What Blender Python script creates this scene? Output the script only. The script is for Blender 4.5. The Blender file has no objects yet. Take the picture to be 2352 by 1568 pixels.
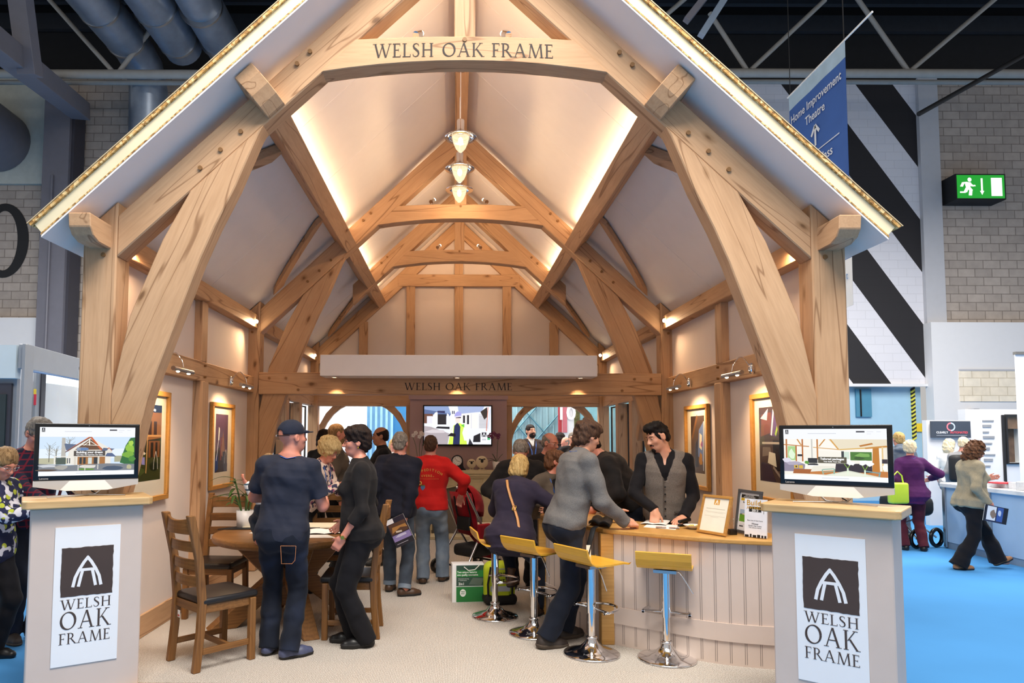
import bpy, bmesh, math, random
import numpy as np
from mathutils import Vector, Matrix

random.seed(7)
SC = bpy.context.scene
COL = SC.collection
R = math.radians
PI = math.pi
I4 = Matrix.Identity(4)

# ------------------------------------------------------------------ camera
CAM_H = 1.60
PITCH = R(3.5)
ROLL = 0.003
FPX, PX0 = 1568.0, 1045.0
PY0 = 1003.0 - FPX * math.tan(PITCH)
cam_data = bpy.data.cameras.new('camera')
cam = bpy.data.objects.new('camera', cam_data)
COL.objects.link(cam)
cam_data.sensor_width = 36.0
cam_data.lens = 24.0
cam_data.shift_x = (1176.0 - PX0) / 2352.0
cam_data.shift_y = (PY0 - 784.0) / 2352.0
cam_data.clip_end = 200
CAM_M = Matrix.Translation((0, 0, CAM_H)) @ Matrix.Rotation(R(90) + PITCH, 4, 'X') @ Matrix.Rotation(ROLL, 4, 'Z')
cam.matrix_world = CAM_M
SC.camera = cam

def at(px, py, Y):
    """the point of the place seen at a photograph pixel, at depth Y"""
    d = CAM_M.to_3x3() @ Vector(((px - PX0) / FPX, (PY0 - py) / FPX, -1))
    return Vector((0, 0, CAM_H)) + d * (Y / d.y)

def fl(px, py, z=0.0):
    """the point of the floor (height z) seen at a photograph pixel"""
    d = CAM_M.to_3x3() @ Vector(((px - PX0) / FPX, (PY0 - py) / FPX, -1))
    return Vector((0, 0, CAM_H)) + d * ((z - CAM_H) / d.z)

# ------------------------------------------------------------------ view, world, large lights
SC.view_settings.view_transform = 'Standard'
SC.view_settings.look = 'None'
SC.view_settings.gamma = 1.0
SC.view_settings.exposure = 0.24
SC.view_settings.use_curve_mapping = False
SC.cycles.max_bounces = 6
SC.cycles.diffuse_bounces = 3
SC.cycles.glossy_bounces = 3
SC.cycles.transmission_bounces = 6
SC.cycles.transparent_max_bounces = 8
SC.cycles.sample_clamp_indirect = 4.0
world = bpy.data.worlds.new('hall_daylight')
SC.world = world
world.use_nodes = True
world.node_tree.nodes['Background'].inputs[0].default_value = (1.0, 0.97, 0.94, 1)
world.node_tree.nodes['Background'].inputs[1].default_value = 0.44

def lamp(name, kind, loc, energy, color=(1, 1, 1), aim=None, size=0.1, size_y=None, spot=None, blend=0.5):
    d = bpy.data.lights.new(name, kind)
    d.energy = energy
    d.color = color
    if kind == 'AREA':
        d.size = size
        if size_y:
            d.shape = 'RECTANGLE'
            d.size_y = size_y
    else:
        d.shadow_soft_size = size
    if kind == 'SPOT':
        d.spot_size = R(spot or 60)
        d.spot_blend = blend
    o = bpy.data.objects.new(name, d)
    COL.objects.link(o)
    o.location = loc
    if aim is not None:
        v = Vector(aim) - Vector(loc)
        o.rotation_euler = v.to_track_quat('-Z', 'Y').to_euler()
    return o

WHITE = (1.0, 0.95, 0.89)
FRONT = (1.0, 0.94, 0.87)
WARM = (1.0, 0.65, 0.36)
# the hall's own high lamps: over the visitors in front, over both aisles, behind the show house
lamp('hall_lamp', 'AREA', (1.0, 1.5, 8.2), 900, FRONT, aim=(0.6, 4.1, 0.4), size=6, size_y=2.5)
lamp('hall_lamp', 'AREA', (9.0, 10.5, 6.6), 950, WHITE, aim=(9.0, 11.5, 0), size=5, size_y=5)
lamp('hall_lamp', 'AREA', (-7.0, 10.0, 6.6), 750, WHITE, aim=(-7.0, 11.0, 0), size=4, size_y=5)
lamp('hall_lamp', 'AREA', (0.0, 14.2, 5.6), 650, WHITE, aim=(0.0, 15.2, 0), size=6, size_y=1.5)

# ------------------------------------------------------------------ object helpers
WM = {}

def place(o, M, parent=None):
    WM[o.name] = M.copy()
    if parent is not None:
        o.parent = parent
        o.matrix_basis = WM[parent.name].inverted() @ M
    else:
        o.matrix_basis = M
    return o

def tag(o, label=None, cat=None, group=None, kind=None):
    if label: o['label'] = label
    if cat: o['category'] = cat
    if group: o['group'] = group
    if kind: o['kind'] = kind
    return o

def thing(name, label, cat, loc=(0, 0, 0), rotz=0.0, group=None):
    o = bpy.data.objects.new(name, None)
    o.empty_display_size = 0.1
    COL.objects.link(o)
    place(o, Matrix.Translation(loc) @ Matrix.Rotation(rotz, 4, 'Z'))
    return tag(o, label, cat, group)

class MB:
    """collects shapes, builds them as ONE mesh object"""
    def __init__(self):
        self.v, self.f, self.m, self.s = [], [], [], []
    def add(self, verts, faces, mi=0, smooth=False, M=None):
        b = len(self.v)
        for p in verts:
            self.v.append(tuple(M @ Vector(p)) if M is not None else tuple(p))
        for f in faces:
            self.f.append([b + i for i in f])
            self.m.append(mi)
            self.s.append(smooth)
        return self
    def box(self, c, s, mi=0, M=None):
        x, y, z = c; a, b, d = s[0] / 2, s[1] / 2, s[2] / 2
        vs = [(x + i * a, y + j * b, z + k * d) for k in (-1, 1) for j in (-1, 1) for i in (-1, 1)]
        return self.add(vs, [(0, 2, 3, 1), (4, 5, 7, 6), (0, 1, 5, 4), (2, 6, 7, 3), (0, 4, 6, 2), (1, 3, 7, 5)], mi, False, M)
    def box2(self, lo, hi, mi=0, M=None):
        return self.box([(a + b) / 2 for a, b in zip(lo, hi)], [abs(b - a) for a, b in zip(lo, hi)], mi, M)
    def rbox(self, c, s, r=0.01, seg=3, mi=0, M=None):
        bm = bmesh.new()
        bmesh.ops.create_cube(bm, size=1)
        for v in bm.verts:
            v.co = Vector((c[0] + v.co.x * s[0], c[1] + v.co.y * s[1], c[2] + v.co.z * s[2]))
        bmesh.ops.bevel(bm, geom=bm.edges[:], offset=min(r, min(s) * 0.49), segments=seg, profile=0.5, affect='EDGES')
        bm.verts.ensure_lookup_table()
        for i, v in enumerate(bm.verts): v.index = i
        self.add([v.co[:] for v in bm.verts], [[v.index for v in f.verts] for f in bm.faces], mi, True, M)
        bm.free()
        return self
    def tube(self, pts, r, n=10, mi=0, cap=True, M=None, flat=1.0):
        pts = [Vector(p) for p in pts]
        rs = r if isinstance(r, (list, tuple)) else [r] * len(pts)
        vs, fs = [], []
        up = None
        for i, p in enumerate(pts):
            t = (pts[min(i + 1, len(pts) - 1)] - pts[max(i - 1, 0)]).normalized()
            if up is None:
                up = Vector((0, 0, 1)) if abs(t.z) < 0.9 else Vector((1, 0, 0))
            a = t.cross(up)
            if a.length < 1e-5: a = t.orthogonal()
            a.normalize(); b = a.cross(t).normalized(); up = b
            for k in range(n):
                an = 2 * PI * k / n
                vs.append(p + a * math.cos(an) * rs[i] + b * math.sin(an) * rs[i] * flat)
        for i in range(len(pts) - 1):
            for k in range(n):
                k2 = (k + 1) % n
                fs.append((i * n + k, i * n + k2, (i + 1) * n + k2, (i + 1) * n + k))
        self.add(vs, fs, mi, True, M)
        if cap:
            L = len(pts) - 1
            self.add(vs[:n], [tuple(range(n))[::-1]], mi, False, M)
            self.add(vs[L * n:], [tuple(range(n))], mi, False, M)
        return self
    def lathe(self, prof, n=24, mi=0, M=None, smooth=True):
        vs, fs = [], []
        for r_, z in prof:
            for k in range(n):
                a = 2 * PI * k / n
                vs.append((r_ * math.cos(a), r_ * math.sin(a), z))
        for i in range(len(prof) - 1):
            for k in range(n):
                k2 = (k + 1) % n
                fs.append((i * n + k, i * n + k2, (i + 1) * n + k2, (i + 1) * n + k))
        return self.add(vs, fs, mi, smooth, M)
    def cyl(self, p0, p1, r, n=16, mi=0, M=None):
        return self.tube([p0, p1], r, n, mi, True, M)
    def ell(self, c, r, n=12, m=8, mi=0, M=None):
        vs, fs = [], []
        for j in range(m + 1):
            t = PI * j / m
            for k in range(n):
                a = 2 * PI * k / n
                vs.append((c[0] + r[0] * math.sin(t) * math.cos(a), c[1] + r[1] * math.sin(t) * math.sin(a), c[2] + r[2] * math.cos(t)))
        for j in range(m):
            for k in range(n):
                k2 = (k + 1) % n
                fs.append((j * n + k, (j + 1) * n + k, (j + 1) * n + k2, j * n + k2))
        return self.add(vs, fs, mi, True, M)
    def prism(self, poly, d0, d1, axis='y', mi=0, M=None):
        """polygon in the plane across axis, extruded from d0 to d1"""
        n = len(poly)
        def P(a, b, d):
            return (a, d, b) if axis == 'y' else ((d, a, b) if axis == 'x' else (a, b, d))
        vs = [P(a, b, d0) for a, b in poly] + [P(a, b, d1) for a, b in poly]
        fs = [tuple(range(n)), tuple(range(2 * n - 1, n - 1, -1))]
        fs += [(i, i + n, (i + 1) % n + n, (i + 1) % n) for i in range(n)]
        return self.add(vs, fs, mi, False, M)
    def build(self, name, mat, parent=None, M=I4, world=False, bevel=0.0, fix=True, seg=1):
        me = bpy.data.meshes.new(name)
        vs = self.v
        if world:
            inv = M.inverted()
            vs = [tuple(inv @ Vector(p)) for p in vs]
        me.from_pydata(vs, [], self.f)
        mats = mat if isinstance(mat, (list, tuple)) else [mat]
        for m_ in mats: me.materials.append(m_)
        me.polygons.foreach_set('material_index', self.m)
        me.polygons.foreach_set('use_smooth', self.s)
        if fix or bevel:
            bm = bmesh.new(); bm.from_mesh(me)
            if fix: bmesh.ops.recalc_face_normals(bm, faces=bm.faces[:])
            if bevel:
                ed = [e for e in bm.edges if len(e.link_faces) == 2 and e.calc_face_angle(0) > 0.5]
                bmesh.ops.bevel(bm, geom=ed, offset=bevel, segments=seg, profile=0.5, affect='EDGES', clamp_overlap=True)
            bm.to_mesh(me); bm.free()
        o = bpy.data.objects.new(name, me)
        COL.objects.link(o)
        return place(o, M, parent)

def frame_of(xdir, zhint=(0, 0, 1), loc=(0, 0, 0)):
    x = Vector(xdir).normalized()
    z = Vector(zhint) - x * x.dot(Vector(zhint))
    if z.length < 1e-4: z = x.orthogonal()
    z.normalize(); y = z.cross(x)
    M = Matrix((x, y, z)).transposed().to_4x4()
    M.translation = Vector(loc)
    return M

def timber(name, p0, p1, w, h, parent=None, up=(0, 0, 1), mat=None, bev=0.006):
    """a squared timber from p0 to p1, w across, h along up; the grain runs along it"""
    p0, p1 = Vector(p0), Vector(p1)
    M = frame_of(p1 - p0, up, (p0 + p1) / 2)
    return MB().box((0, 0, 0), ((p1 - p0).length, w, h)).build(name, mat or OAK, parent, M, bevel=bev)

def plank(name, poly, y0, y1, parent=None, grain=None, mat=None, bev=0.006):
    """a timber cut to a polygon (x, z) in a frame across the house, thickness y0..y1"""
    cx = sum(p[0] for p in poly) / len(poly); cz = sum(p[1] for p in poly) / len(poly)
    g = Vector(grain) if grain else Vector((1, 0, 0))
    M = frame_of(g, (0, 1, 0), (cx, (y0 + y1) / 2, cz))
    return MB().prism(poly, y0, y1).build(name, mat or OAK, parent, M, world=True, bevel=bev)

def copy_tree(o, M, parent=None):
    """a thing with its parts and sub-parts, copied; M is the new world matrix"""
    def rec(src, par):
        c = src.copy(); COL.objects.link(c)
        c.parent = par
        c.matrix_basis = src.matrix_basis.copy()
        for ch in [x for x in src.children]: rec(ch, c)
        return c
    kids = list(o.children)
    c = o.copy(); COL.objects.link(c)
    place(c, M, parent)
    for ch in kids: rec(ch, c)
    return c

# ------------------------------------------------------------------ materials
def srgb(c):
    if isinstance(c, str):
        c = c.lstrip('#'); c = tuple(int(c[i:i + 2], 16) for i in (0, 2, 4))
    return tuple((x / 255 / 12.92) if x / 255 <= 0.04045 else ((x / 255 + 0.055) / 1.055) ** 2.4 for x in c)

def newmat(name):
    m = bpy.data.materials.new(name); m.use_nodes = True
    nt = m.node_tree
    return m, nt, nt.nodes['Principled BSDF']

def N(nt, typ, **kw):
    n = nt.nodes.new(typ)
    for k, v in kw.items():
        if k in n.inputs.keys(): n.inputs[k].default_value = v
        else: setattr(n, k, v)
    return n

def ramp(nt, fac, stops):
    n = nt.nodes.new('ShaderNodeValToRGB')
    el = n.color_ramp.elements
    while len(el) < len(stops): el.new(0.5)
    for e, (p, c) in zip(el, stops):
        e.position = p; e.color = (*c, 1) if len(c) == 3 else c
    nt.links.new(fac, n.inputs[0])
    return n

def mixc(nt, fac, a, b, mode='MIX'):
    n = nt.nodes.new('ShaderNodeMix'); n.data_type = 'RGBA'; n.blend_type = mode
    for sock, v in ((n.inputs[0], fac), (n.inputs[6], a), (n.inputs[7], b)):
        if isinstance(v, (int, float)): sock.default_value = v
        elif isinstance(v, tuple): sock.default_value = (*v, 1) if len(v) == 3 else v
        else: nt.links.new(v, sock)
    return n.outputs[2]

def coords(nt, scale=(1, 1, 1), kind='Object', rnd=True):
    tc = nt.nodes.new('ShaderNodeTexCoord')
    mp = nt.nodes.new('ShaderNodeMapping'); mp.inputs['Scale'].default_value = scale
    if rnd:
        oi = nt.nodes.new('ShaderNodeObjectInfo')
        mu = nt.nodes.new('ShaderNodeMath'); mu.operation = 'MULTIPLY'; mu.inputs[1].default_value = 37.0
        nt.links.new(oi.outputs['Random'], mu.inputs[0])
        ad = nt.nodes.new('ShaderNodeVectorMath'); ad.operation = 'ADD'
        nt.links.new(tc.outputs[kind], ad.inputs[0]); nt.links.new(mu.outputs[0], ad.inputs[1])
        nt.links.new(ad.outputs[0], mp.inputs[0])
    else:
        nt.links.new(tc.outputs[kind], mp.inputs[0])
    return mp.outputs[0]

def bump(nt, bsdf, h, strength=0.2, dist=0.01):
    b = nt.nodes.new('ShaderNodeBump'); b.inputs['Strength'].default_value = strength; b.inputs['Distance'].default_value = dist
    nt.links.new(h, b.inputs['Height']); nt.links.new(b.outputs[0], bsdf.inputs['Normal'])

def plain(name, col, rough=0.6, metal=0.0, var=0.06, scale=6.0, bmp=0.0, bscale=60.0, spec=None, coat=0.0):
    """one colour with a little procedural unevenness"""
    m, nt, b = newmat(name)
    c = srgb(col) if isinstance(col, str) else col
    v = coords(nt)
    n = N(nt, 'ShaderNodeTexNoise', Scale=scale, Detail=3.0)
    nt.links.new(v, n.inputs['Vector'])
    r = ramp(nt, n.outputs['Fac'], [(0.3, tuple(x * (1 - var) for x in c)), (0.7, tuple(min(1, x * (1 + var)) for x in c))])
    nt.links.new(r.outputs[0], b.inputs['Base Color'])
    b.inputs['Roughness'].default_value = rough
    b.inputs['Metallic'].default_value = metal
    if spec is not None: b.inputs['Specular IOR Level'].default_value = spec
    if coat: b.inputs['Coat Weight'].default_value = coat
    if bmp:
        n2 = N(nt, 'ShaderNodeTexNoise', Scale=bscale, Detail=2.0)
        nt.links.new(v, n2.inputs['Vector']); bump(nt, b, n2.outputs['Fac'], bmp, 0.004)
    return m

def emis(name, col, strength=1.0):
    m, nt, b = newmat(name)
    c = srgb(col) if isinstance(col, str) else col
    b.inputs['Base Color'].default_value = (*c, 1)
    b.inputs['Roughness'].default_value = 0.4
    b.inputs['Emission Color'].default_value = (*c, 1)
    b.inputs['Emission Strength'].default_value = strength
    return m

FLAT = {}
def flat(col, e=0.0, rough=0.5):
    k = (col, e, rough)
    if k not in FLAT:
        if e:
            m, nt, b = newmat('screen_colour')
            c = srgb(col)
            b.inputs['Base Color'].default_value = (0.01, 0.01, 0.01, 1)
            b.inputs['Roughness'].default_value = 0.35
            b.inputs['Emission Color'].default_value = (*c, 1)
            b.inputs['Emission Strength'].default_value = e
        else:
            m = plain('print_colour', col, rough, var=0.03, scale=15)
        FLAT[k] = m
    return FLAT[k]

def wood(name, light, dark, gscale=1.0, rough=0.62, knots=0.6, cracks=0.6, coat=0.0, wv=0.2):
    m, nt, b = newmat(name)
    v = coords(nt, (0.55 * gscale, 7.0 * gscale, 7.0 * gscale))
    v2 = coords(nt, (1, 1, 1))
    n1 = N(nt, 'ShaderNodeTexNoise', Scale=2.2, Detail=6.0, Roughness=0.62, Distortion=0.6)
    nt.links.new(v, n1.inputs['Vector'])
    w = N(nt, 'ShaderNodeTexWave', Scale=1.1, Distortion=5.5, Detail=3.0)
    w.bands_direction = 'Z'
    w.inputs['Detail Scale'].default_value = 0.8
    nt.links.new(v, w.inputs['Vector'])
    fine = N(nt, 'ShaderNodeTexNoise', Scale=11.0, Detail=3.0)
    nt.links.new(v, fine.inputs['Vector'])
    l, d = srgb(light), srgb(dark)
    base = ramp(nt, n1.outputs['Fac'], [(0.25, tuple((x * 0.35 + y * 0.65) for x, y in zip(l, d))), (0.5, tuple((x * 0.75 + y * 0.25) for x, y in zip(l, d))), (0.75, l)])
    c = mixc(nt, wv, base.outputs[0], ramp(nt, w.outputs['Fac'], [(0.1, d), (0.75, l)]).outputs[0])
    c = mixc(nt, 0.35, c, ramp(nt, fine.outputs['Fac'], [(0.3, (0.72, 0.70, 0.66)), (0.62, (1, 1, 1))]).outputs[0], 'MULTIPLY')
    big = N(nt, 'ShaderNodeTexNoise', Scale=1.6, Detail=2.0)
    nt.links.new(v2, big.inputs['Vector'])
    c = mixc(nt, 0.5, c, ramp(nt, big.outputs['Fac'], [(0.35, (0.80, 0.78, 0.76)), (0.6, (1, 1, 1))]).outputs[0], 'MULTIPLY')
    if knots:
        vk = coords(nt, (1.9 * gscale, 4.2 * gscale, 4.2 * gscale))
        wob = N(nt, 'ShaderNodeTexNoise', Scale=3.0, Detail=2.0)
        nt.links.new(vk, wob.inputs['Vector'])
        mv = nt.nodes.new('ShaderNodeMix'); mv.data_type = 'VECTOR'; mv.inputs[0].default_value = 0.16
        nt.links.new(vk, mv.inputs[4]); nt.links.new(wob.outputs['Color'], mv.inputs[5])
        vo = N(nt, 'ShaderNodeTexVoronoi', Scale=1.15); nt.links.new(mv.outputs[1], vo.inputs['Vector'])
        kr = ramp(nt, vo.outputs['Distance'], [(0.0, (0.16, 0.11, 0.07)), (0.05, (0.30, 0.22, 0.15)), (0.085, (0.72, 0.66, 0.58)), (0.15, (1, 1, 1))])
        c = mixc(nt, knots, c, kr.outputs[0], 'MULTIPLY')
    if cracks:
        vc = coords(nt, (0.35 * gscale, 5.0 * gscale, 5.0 * gscale))
        cn = N(nt, 'ShaderNodeTexNoise', Scale=1.3, Detail=1.0, Distortion=0.4); nt.links.new(vc, cn.inputs['Vector'])
        cr = ramp(nt, cn.outputs['Fac'], [(0.488, (1, 1, 1)), (0.499, (0.42, 0.33, 0.26)), (0.503, (0.42, 0.33, 0.26)), (0.514, (1, 1, 1))])
        c = mixc(nt, cracks, c, cr.outputs[0], 'MULTIPLY')
    nt.links.new(c, b.inputs['Base Color'])
    b.inputs['Roughness'].default_value = rough
    b.inputs['Specular IOR Level'].default_value = 0.3
    if coat: b.inputs['Coat Weight'].default_value = coat; b.inputs['Coat Roughness'].default_value = 0.25
    bump(nt, b, n1.outputs['Fac'], 0.12, 0.006)
    return m

def blocks(name, c1, c2, mortar, bw=0.45, bh=0.225, axis='xz', ms=0.010, var=0.25):
    """blockwork laid in courses, in metres"""
    m, nt, b = newmat(name)
    tc = nt.nodes.new('ShaderNodeTexCoord')
    sp = nt.nodes.new('ShaderNodeSeparateXYZ'); cb = nt.nodes.new('ShaderNodeCombineXYZ')
    nt.links.new(tc.outputs['Object'], sp.inputs[0])
    nt.links.new(sp.outputs['X' if axis == 'xz' else 'Y'], cb.inputs[0]); nt.links.new(sp.outputs['Z'], cb.inputs[1])
    br = nt.nodes.new('ShaderNodeTexBrick')
    br.inputs['Scale'].default_value = 1.0
    br.inputs['Brick Width'].default_value = bw; br.inputs['Row Height'].default_value = bh
    br.inputs['Mortar Size'].default_value = ms; br.inputs['Mortar Smooth'].default_value = 0.1
    br.inputs['Color1'].default_value = (*srgb(c1), 1); br.inputs['Color2'].default_value = (*srgb(c2), 1); br.inputs['Mortar'].default_value = (*srgb(mortar), 1)
    nt.links.new(cb.outputs[0], br.inputs['Vector'])
    n = N(nt, 'ShaderNodeTexNoise', Scale=5.0, Detail=5.0); nt.links.new(tc.outputs['Object'], n.inputs['Vector'])
    c = mixc(nt, var, br.outputs['Color'], ramp(nt, n.outputs['Fac'], [(0.3, (0.55, 0.55, 0.55)), (0.7, (1.2, 1.2, 1.2))]).outputs[0], 'MULTIPLY')
    nt.links.new(c, b.inputs['Base Color']); b.inputs['Roughness'].default_value = 0.85
    return m

def cloth(name, col, kind='plain', col2=None, col3=None, scale=1.0, rough=0.85, sheen=0.04, var=0.14):
    m, nt, b = newmat(name)
    c = srgb(col)
    v = coords(nt, rnd=False)
    n = N(nt, 'ShaderNodeTexNoise', Scale=9.0, Detail=4.0); nt.links.new(v, n.inputs['Vector'])
    base = ramp(nt, n.outputs['Fac'], [(0.3, tuple(x * (1 - var) for x in c)), (0.7, tuple(min(1, x * (1 + var)) for x in c))]).outputs[0]
    if kind == 'denim':
        f = N(nt, 'ShaderNodeTexNoise', Scale=3.5, Detail=2.0); nt.links.new(v, f.inputs['Vector'])
        base = mixc(nt, ramp(nt, f.outputs['Fac'], [(0.5, (0, 0, 0)), (0.72, (0.75, 0.75, 0.75))]).outputs[0], base, srgb(col2))
    elif kind == 'stripes':
        w = N(nt, 'ShaderNodeTexWave', Scale=scale, Distortion=0.8); w.bands_direction = 'Z'; nt.links.new(v, w.inputs['Vector'])
        base = mixc(nt, ramp(nt, w.outputs['Fac'], [(0.16, (1, 1, 1)), (0.24, (0, 0, 0))]).outputs[0], base, srgb(col2))
    elif kind == 'check':
        for dr in ('X', 'Z'):
            w = N(nt, 'ShaderNodeTexWave', Scale=scale, Distortion=0.3); w.bands_direction = dr; nt.links.new(v, w.inputs['Vector'])
            base = mixc(nt, ramp(nt, w.outputs['Fac'], [(0.08, (0.75, 0.75, 0.75)), (0.16, (0, 0, 0))]).outputs[0], base, srgb(col2))
    elif kind == 'floral':
        vo = N(nt, 'ShaderNodeTexVoronoi', Scale=scale); nt.links.new(v, vo.inputs['Vector'])
        nn = N(nt, 'ShaderNodeTexNoise', Scale=scale * 1.2, Detail=1.0); nt.links.new(v, nn.inputs['Vector'])
        base = mixc(nt, ramp(nt, vo.outputs['Distance'], [(0.30, (1, 1, 1)), (0.36, (0, 0, 0))]).outputs[0], base, srgb(col2))
        base = mixc(nt, ramp(nt, nn.outputs['Fac'], [(0.56, (0, 0, 0)), (0.60, (1, 1, 1))]).outputs[0], base, srgb(col3))
    elif kind == 'melange':
        f = N(nt, 'ShaderNodeTexNoise', Scale=240.0, Detail=1.0); nt.links.new(v, f.inputs['Vector'])
        base = mixc(nt, ramp(nt, f.outputs['Fac'], [(0.45, (0, 0, 0)), (0.6, (0.6, 0.6, 0.6))]).outputs[0], base, srgb(col2))
    nt.links.new(base, b.inputs['Base Color'])
    b.inputs['Roughness'].default_value = rough
    b.inputs['Specular IOR Level'].default_value = 0.2
    b.inputs['Sheen Weight'].default_value = sheen
    n2 = N(nt, 'ShaderNodeTexNoise', Scale=8.0, Detail=2.0); nt.links.new(v, n2.inputs['Vector'])
    bump(nt, b, n2.outputs['Fac'], 0.4, 0.03)
    return m

def hairmat(name, col, col2=None):
    m, nt, b = newmat(name)
    v = coords(nt, (34, 34, 6), rnd=False)
    n = N(nt, 'ShaderNodeTexNoise', Scale=2.2, Detail=4.0, Distortion=1.2); nt.links.new(v, n.inputs['Vector'])
    c = srgb(col); d = srgb(col2) if col2 else tuple(x * 0.45 for x in c)
    r = ramp(nt, n.outputs['Fac'], [(0.3, d), (0.68, c)])
    nt.links.new(r.outputs[0], b.inputs['Base Color'])
    b.inputs['Roughness'].default_value = 0.6
    b.inputs['Specular IOR Level'].default_value = 0.2
    bump(nt, b, n.outputs['Fac'], 0.6, 0.012)
    return m

def skinmat(name, col):
    m, nt, b = newmat(name)
    v = coords(nt, rnd=False)
    n = N(nt, 'ShaderNodeTexNoise', Scale=14.0, Detail=3.0); nt.links.new(v, n.inputs['Vector'])
    c = srgb(col)
    r = ramp(nt, n.outputs['Fac'], [(0.3, (c[0] * 0.92, c[1] * 0.82, c[2] * 0.8)), (0.7, (min(1, c[0] * 1.05), c[1] * 1.08, c[2] * 1.08))])
    nt.links.new(r.outputs[0], b.inputs['Base Color'])
    b.inputs['Roughness'].default_value = 0.48
    b.inputs['Subsurface Weight'].default_value = 0.12
    b.inputs['Subsurface Radius'].default_value = (0.01, 0.004, 0.002)
    b.inputs['Subsurface Scale'].default_value = 0.5
    return m

OAK = wood('oak', '#d1a983', '#b98f68', knots=0.85, cracks=0.75, wv=0.08)
OAK_DARK = wood('waxed_oak', '#96683a', '#5f3e20', gscale=1.6, rough=0.42, knots=0.4, cracks=0.3, coat=0.15)
OAK_TOP = wood('oiled_oak_board', '#dcb884', '#b98f58', gscale=1.3, rough=0.38, knots=0.15, cracks=0.1, coat=0.2)
OAK_FRAME = wood('honey_oak', '#c8934c', '#9c6c34', gscale=2.0, rough=0.45, knots=0.1, cracks=0.0)
COUNTER = wood('honey_oak_board', '#cf9f5a', '#ae7d3c', gscale=1.3, rough=0.4, knots=0.2, cracks=0.15, coat=0.15)
BEECH = wood('yellow_plywood', '#f0b840', '#e2a22e', gscale=2.0, rough=0.35, knots=0.0, cracks=0.0, coat=0.3)
PLASTER = plain('cream_plaster', '#e6d8cf', 0.9, var=0.02, scale=3, bmp=0.05, bscale=200)
PAINT_W = plain('white_paint', '#ece6e4', 0.6, var=0.015)
PUTTY = plain('putty_paint', '#d2bfb2', 0.55, var=0.02)
CHROME = plain('chrome', '#e8e8ea', 0.08, 1.0, var=0.01)
STEEL = plain('satin_steel', '#b9b9ba', 0.28, 1.0, var=0.03)
BRASS = plain('brass', '#c9a257', 0.25, 1.0, var=0.04)
BLACK = plain('black_plastic', '#0c0c0e', 0.25, var=0.05)
BLACK_M = plain('matt_black', '#17171a', 0.7, var=0.1)
GOLD = plain('gold', '#d8ad4c', 0.25, 1.0)
WHITE_P = plain('white_plastic', '#f1efee', 0.3, var=0.01)
PAPER = plain('white_paper', '#f0ece6', 0.8, var=0.02)
INK = plain('dark_ink', '#2b2320', 0.7, var=0.05)
BROWN = plain('brown_print', '#453630', 0.7, var=0.05)
GLASS, _nt, _b = newmat('clear_glass')
_t = _nt.nodes.new('ShaderNodeBsdfTransparent'); _t.inputs[0].default_value = (0.96, 0.98, 0.98, 1)
_g = _nt.nodes.new('ShaderNodeBsdfGlossy'); _g.inputs['Roughness'].default_value = 0.02
_f = _nt.nodes.new('ShaderNodeFresnel'); _f.inputs[0].default_value = 1.45
_m = _nt.nodes.new('ShaderNodeMixShader')
_gb = _nt.nodes.new('ShaderNodeNewGeometry'); _mu = _nt.nodes.new('ShaderNodeMath'); _mu.operation = 'MULTIPLY_ADD'; _mu.inputs[1].default_value = -1; _mu.inputs[2].default_value = 1
_nt.links.new(_gb.outputs['Backfacing'], _mu.inputs[0]); _mm = _nt.nodes.new('ShaderNodeMath'); _mm.operation = 'MULTIPLY'; _nt.links.new(_mu.outputs[0], _mm.inputs[0]); _nt.links.new(_f.outputs[0], _mm.inputs[1])
_nt.links.new(_mm.outputs[0], _m.inputs[0]); _nt.links.new(_t.outputs[0], _m.inputs[1]); _nt.links.new(_g.outputs[0], _m.inputs[2])
_nt.links.new(_m.outputs[0], _nt.nodes['Material Output'].inputs['Surface'])
GLAZE = GLASS.copy(); GLAZE.name = 'picture_glass'
for _n in GLAZE.node_tree.nodes:
    if _n.type == 'FRESNEL': _n.inputs[0].default_value = 1.10
JAR = GLASS.copy(); JAR.name = 'lit_lamp_glass'
_n = JAR.node_tree.nodes; _o = [x for x in _n if x.type == 'MIX_SHADER'][0]; _e = _n.new('ShaderNodeEmission'); _e.inputs[0].default_value = (1, .78, .50, 1); _e.inputs[1].default_value = 1.6; _ms = _n.new('ShaderNodeMixShader'); _ms.inputs[0].default_value = 0.38
JAR.node_tree.links.new(_o.outputs[0], _ms.inputs[1]); JAR.node_tree.links.new(_e.outputs[0], _ms.inputs[2]); JAR.node_tree.links.new(_ms.outputs[0], _n['Material Output'].inputs['Surface'])
BULB = emis('lit_bulb', (1.0, 0.80, 0.52), 60)
GLOW = emis('warm_led', (1.0, 0.66, 0.36), 9)
# ------------------------------------------------------------------ the setting: show house
XC = 0.062            # middle of the house
WH = 2.565            # half width between the wall faces
PIN = 2.43            # half width between the posts
SL = 0.94             # roof slope
Y1, Y2, Y25, Y3 = 4.70, 8.21, 10.25, 11.80   # front faces of the trusses
HALL_Z = -0.04
def ceil_z(ax): return 3.256 + SL * (PIN - ax)
CS = math.cos(math.atan(SL)); SN = math.sin(math.atan(SL))

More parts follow.
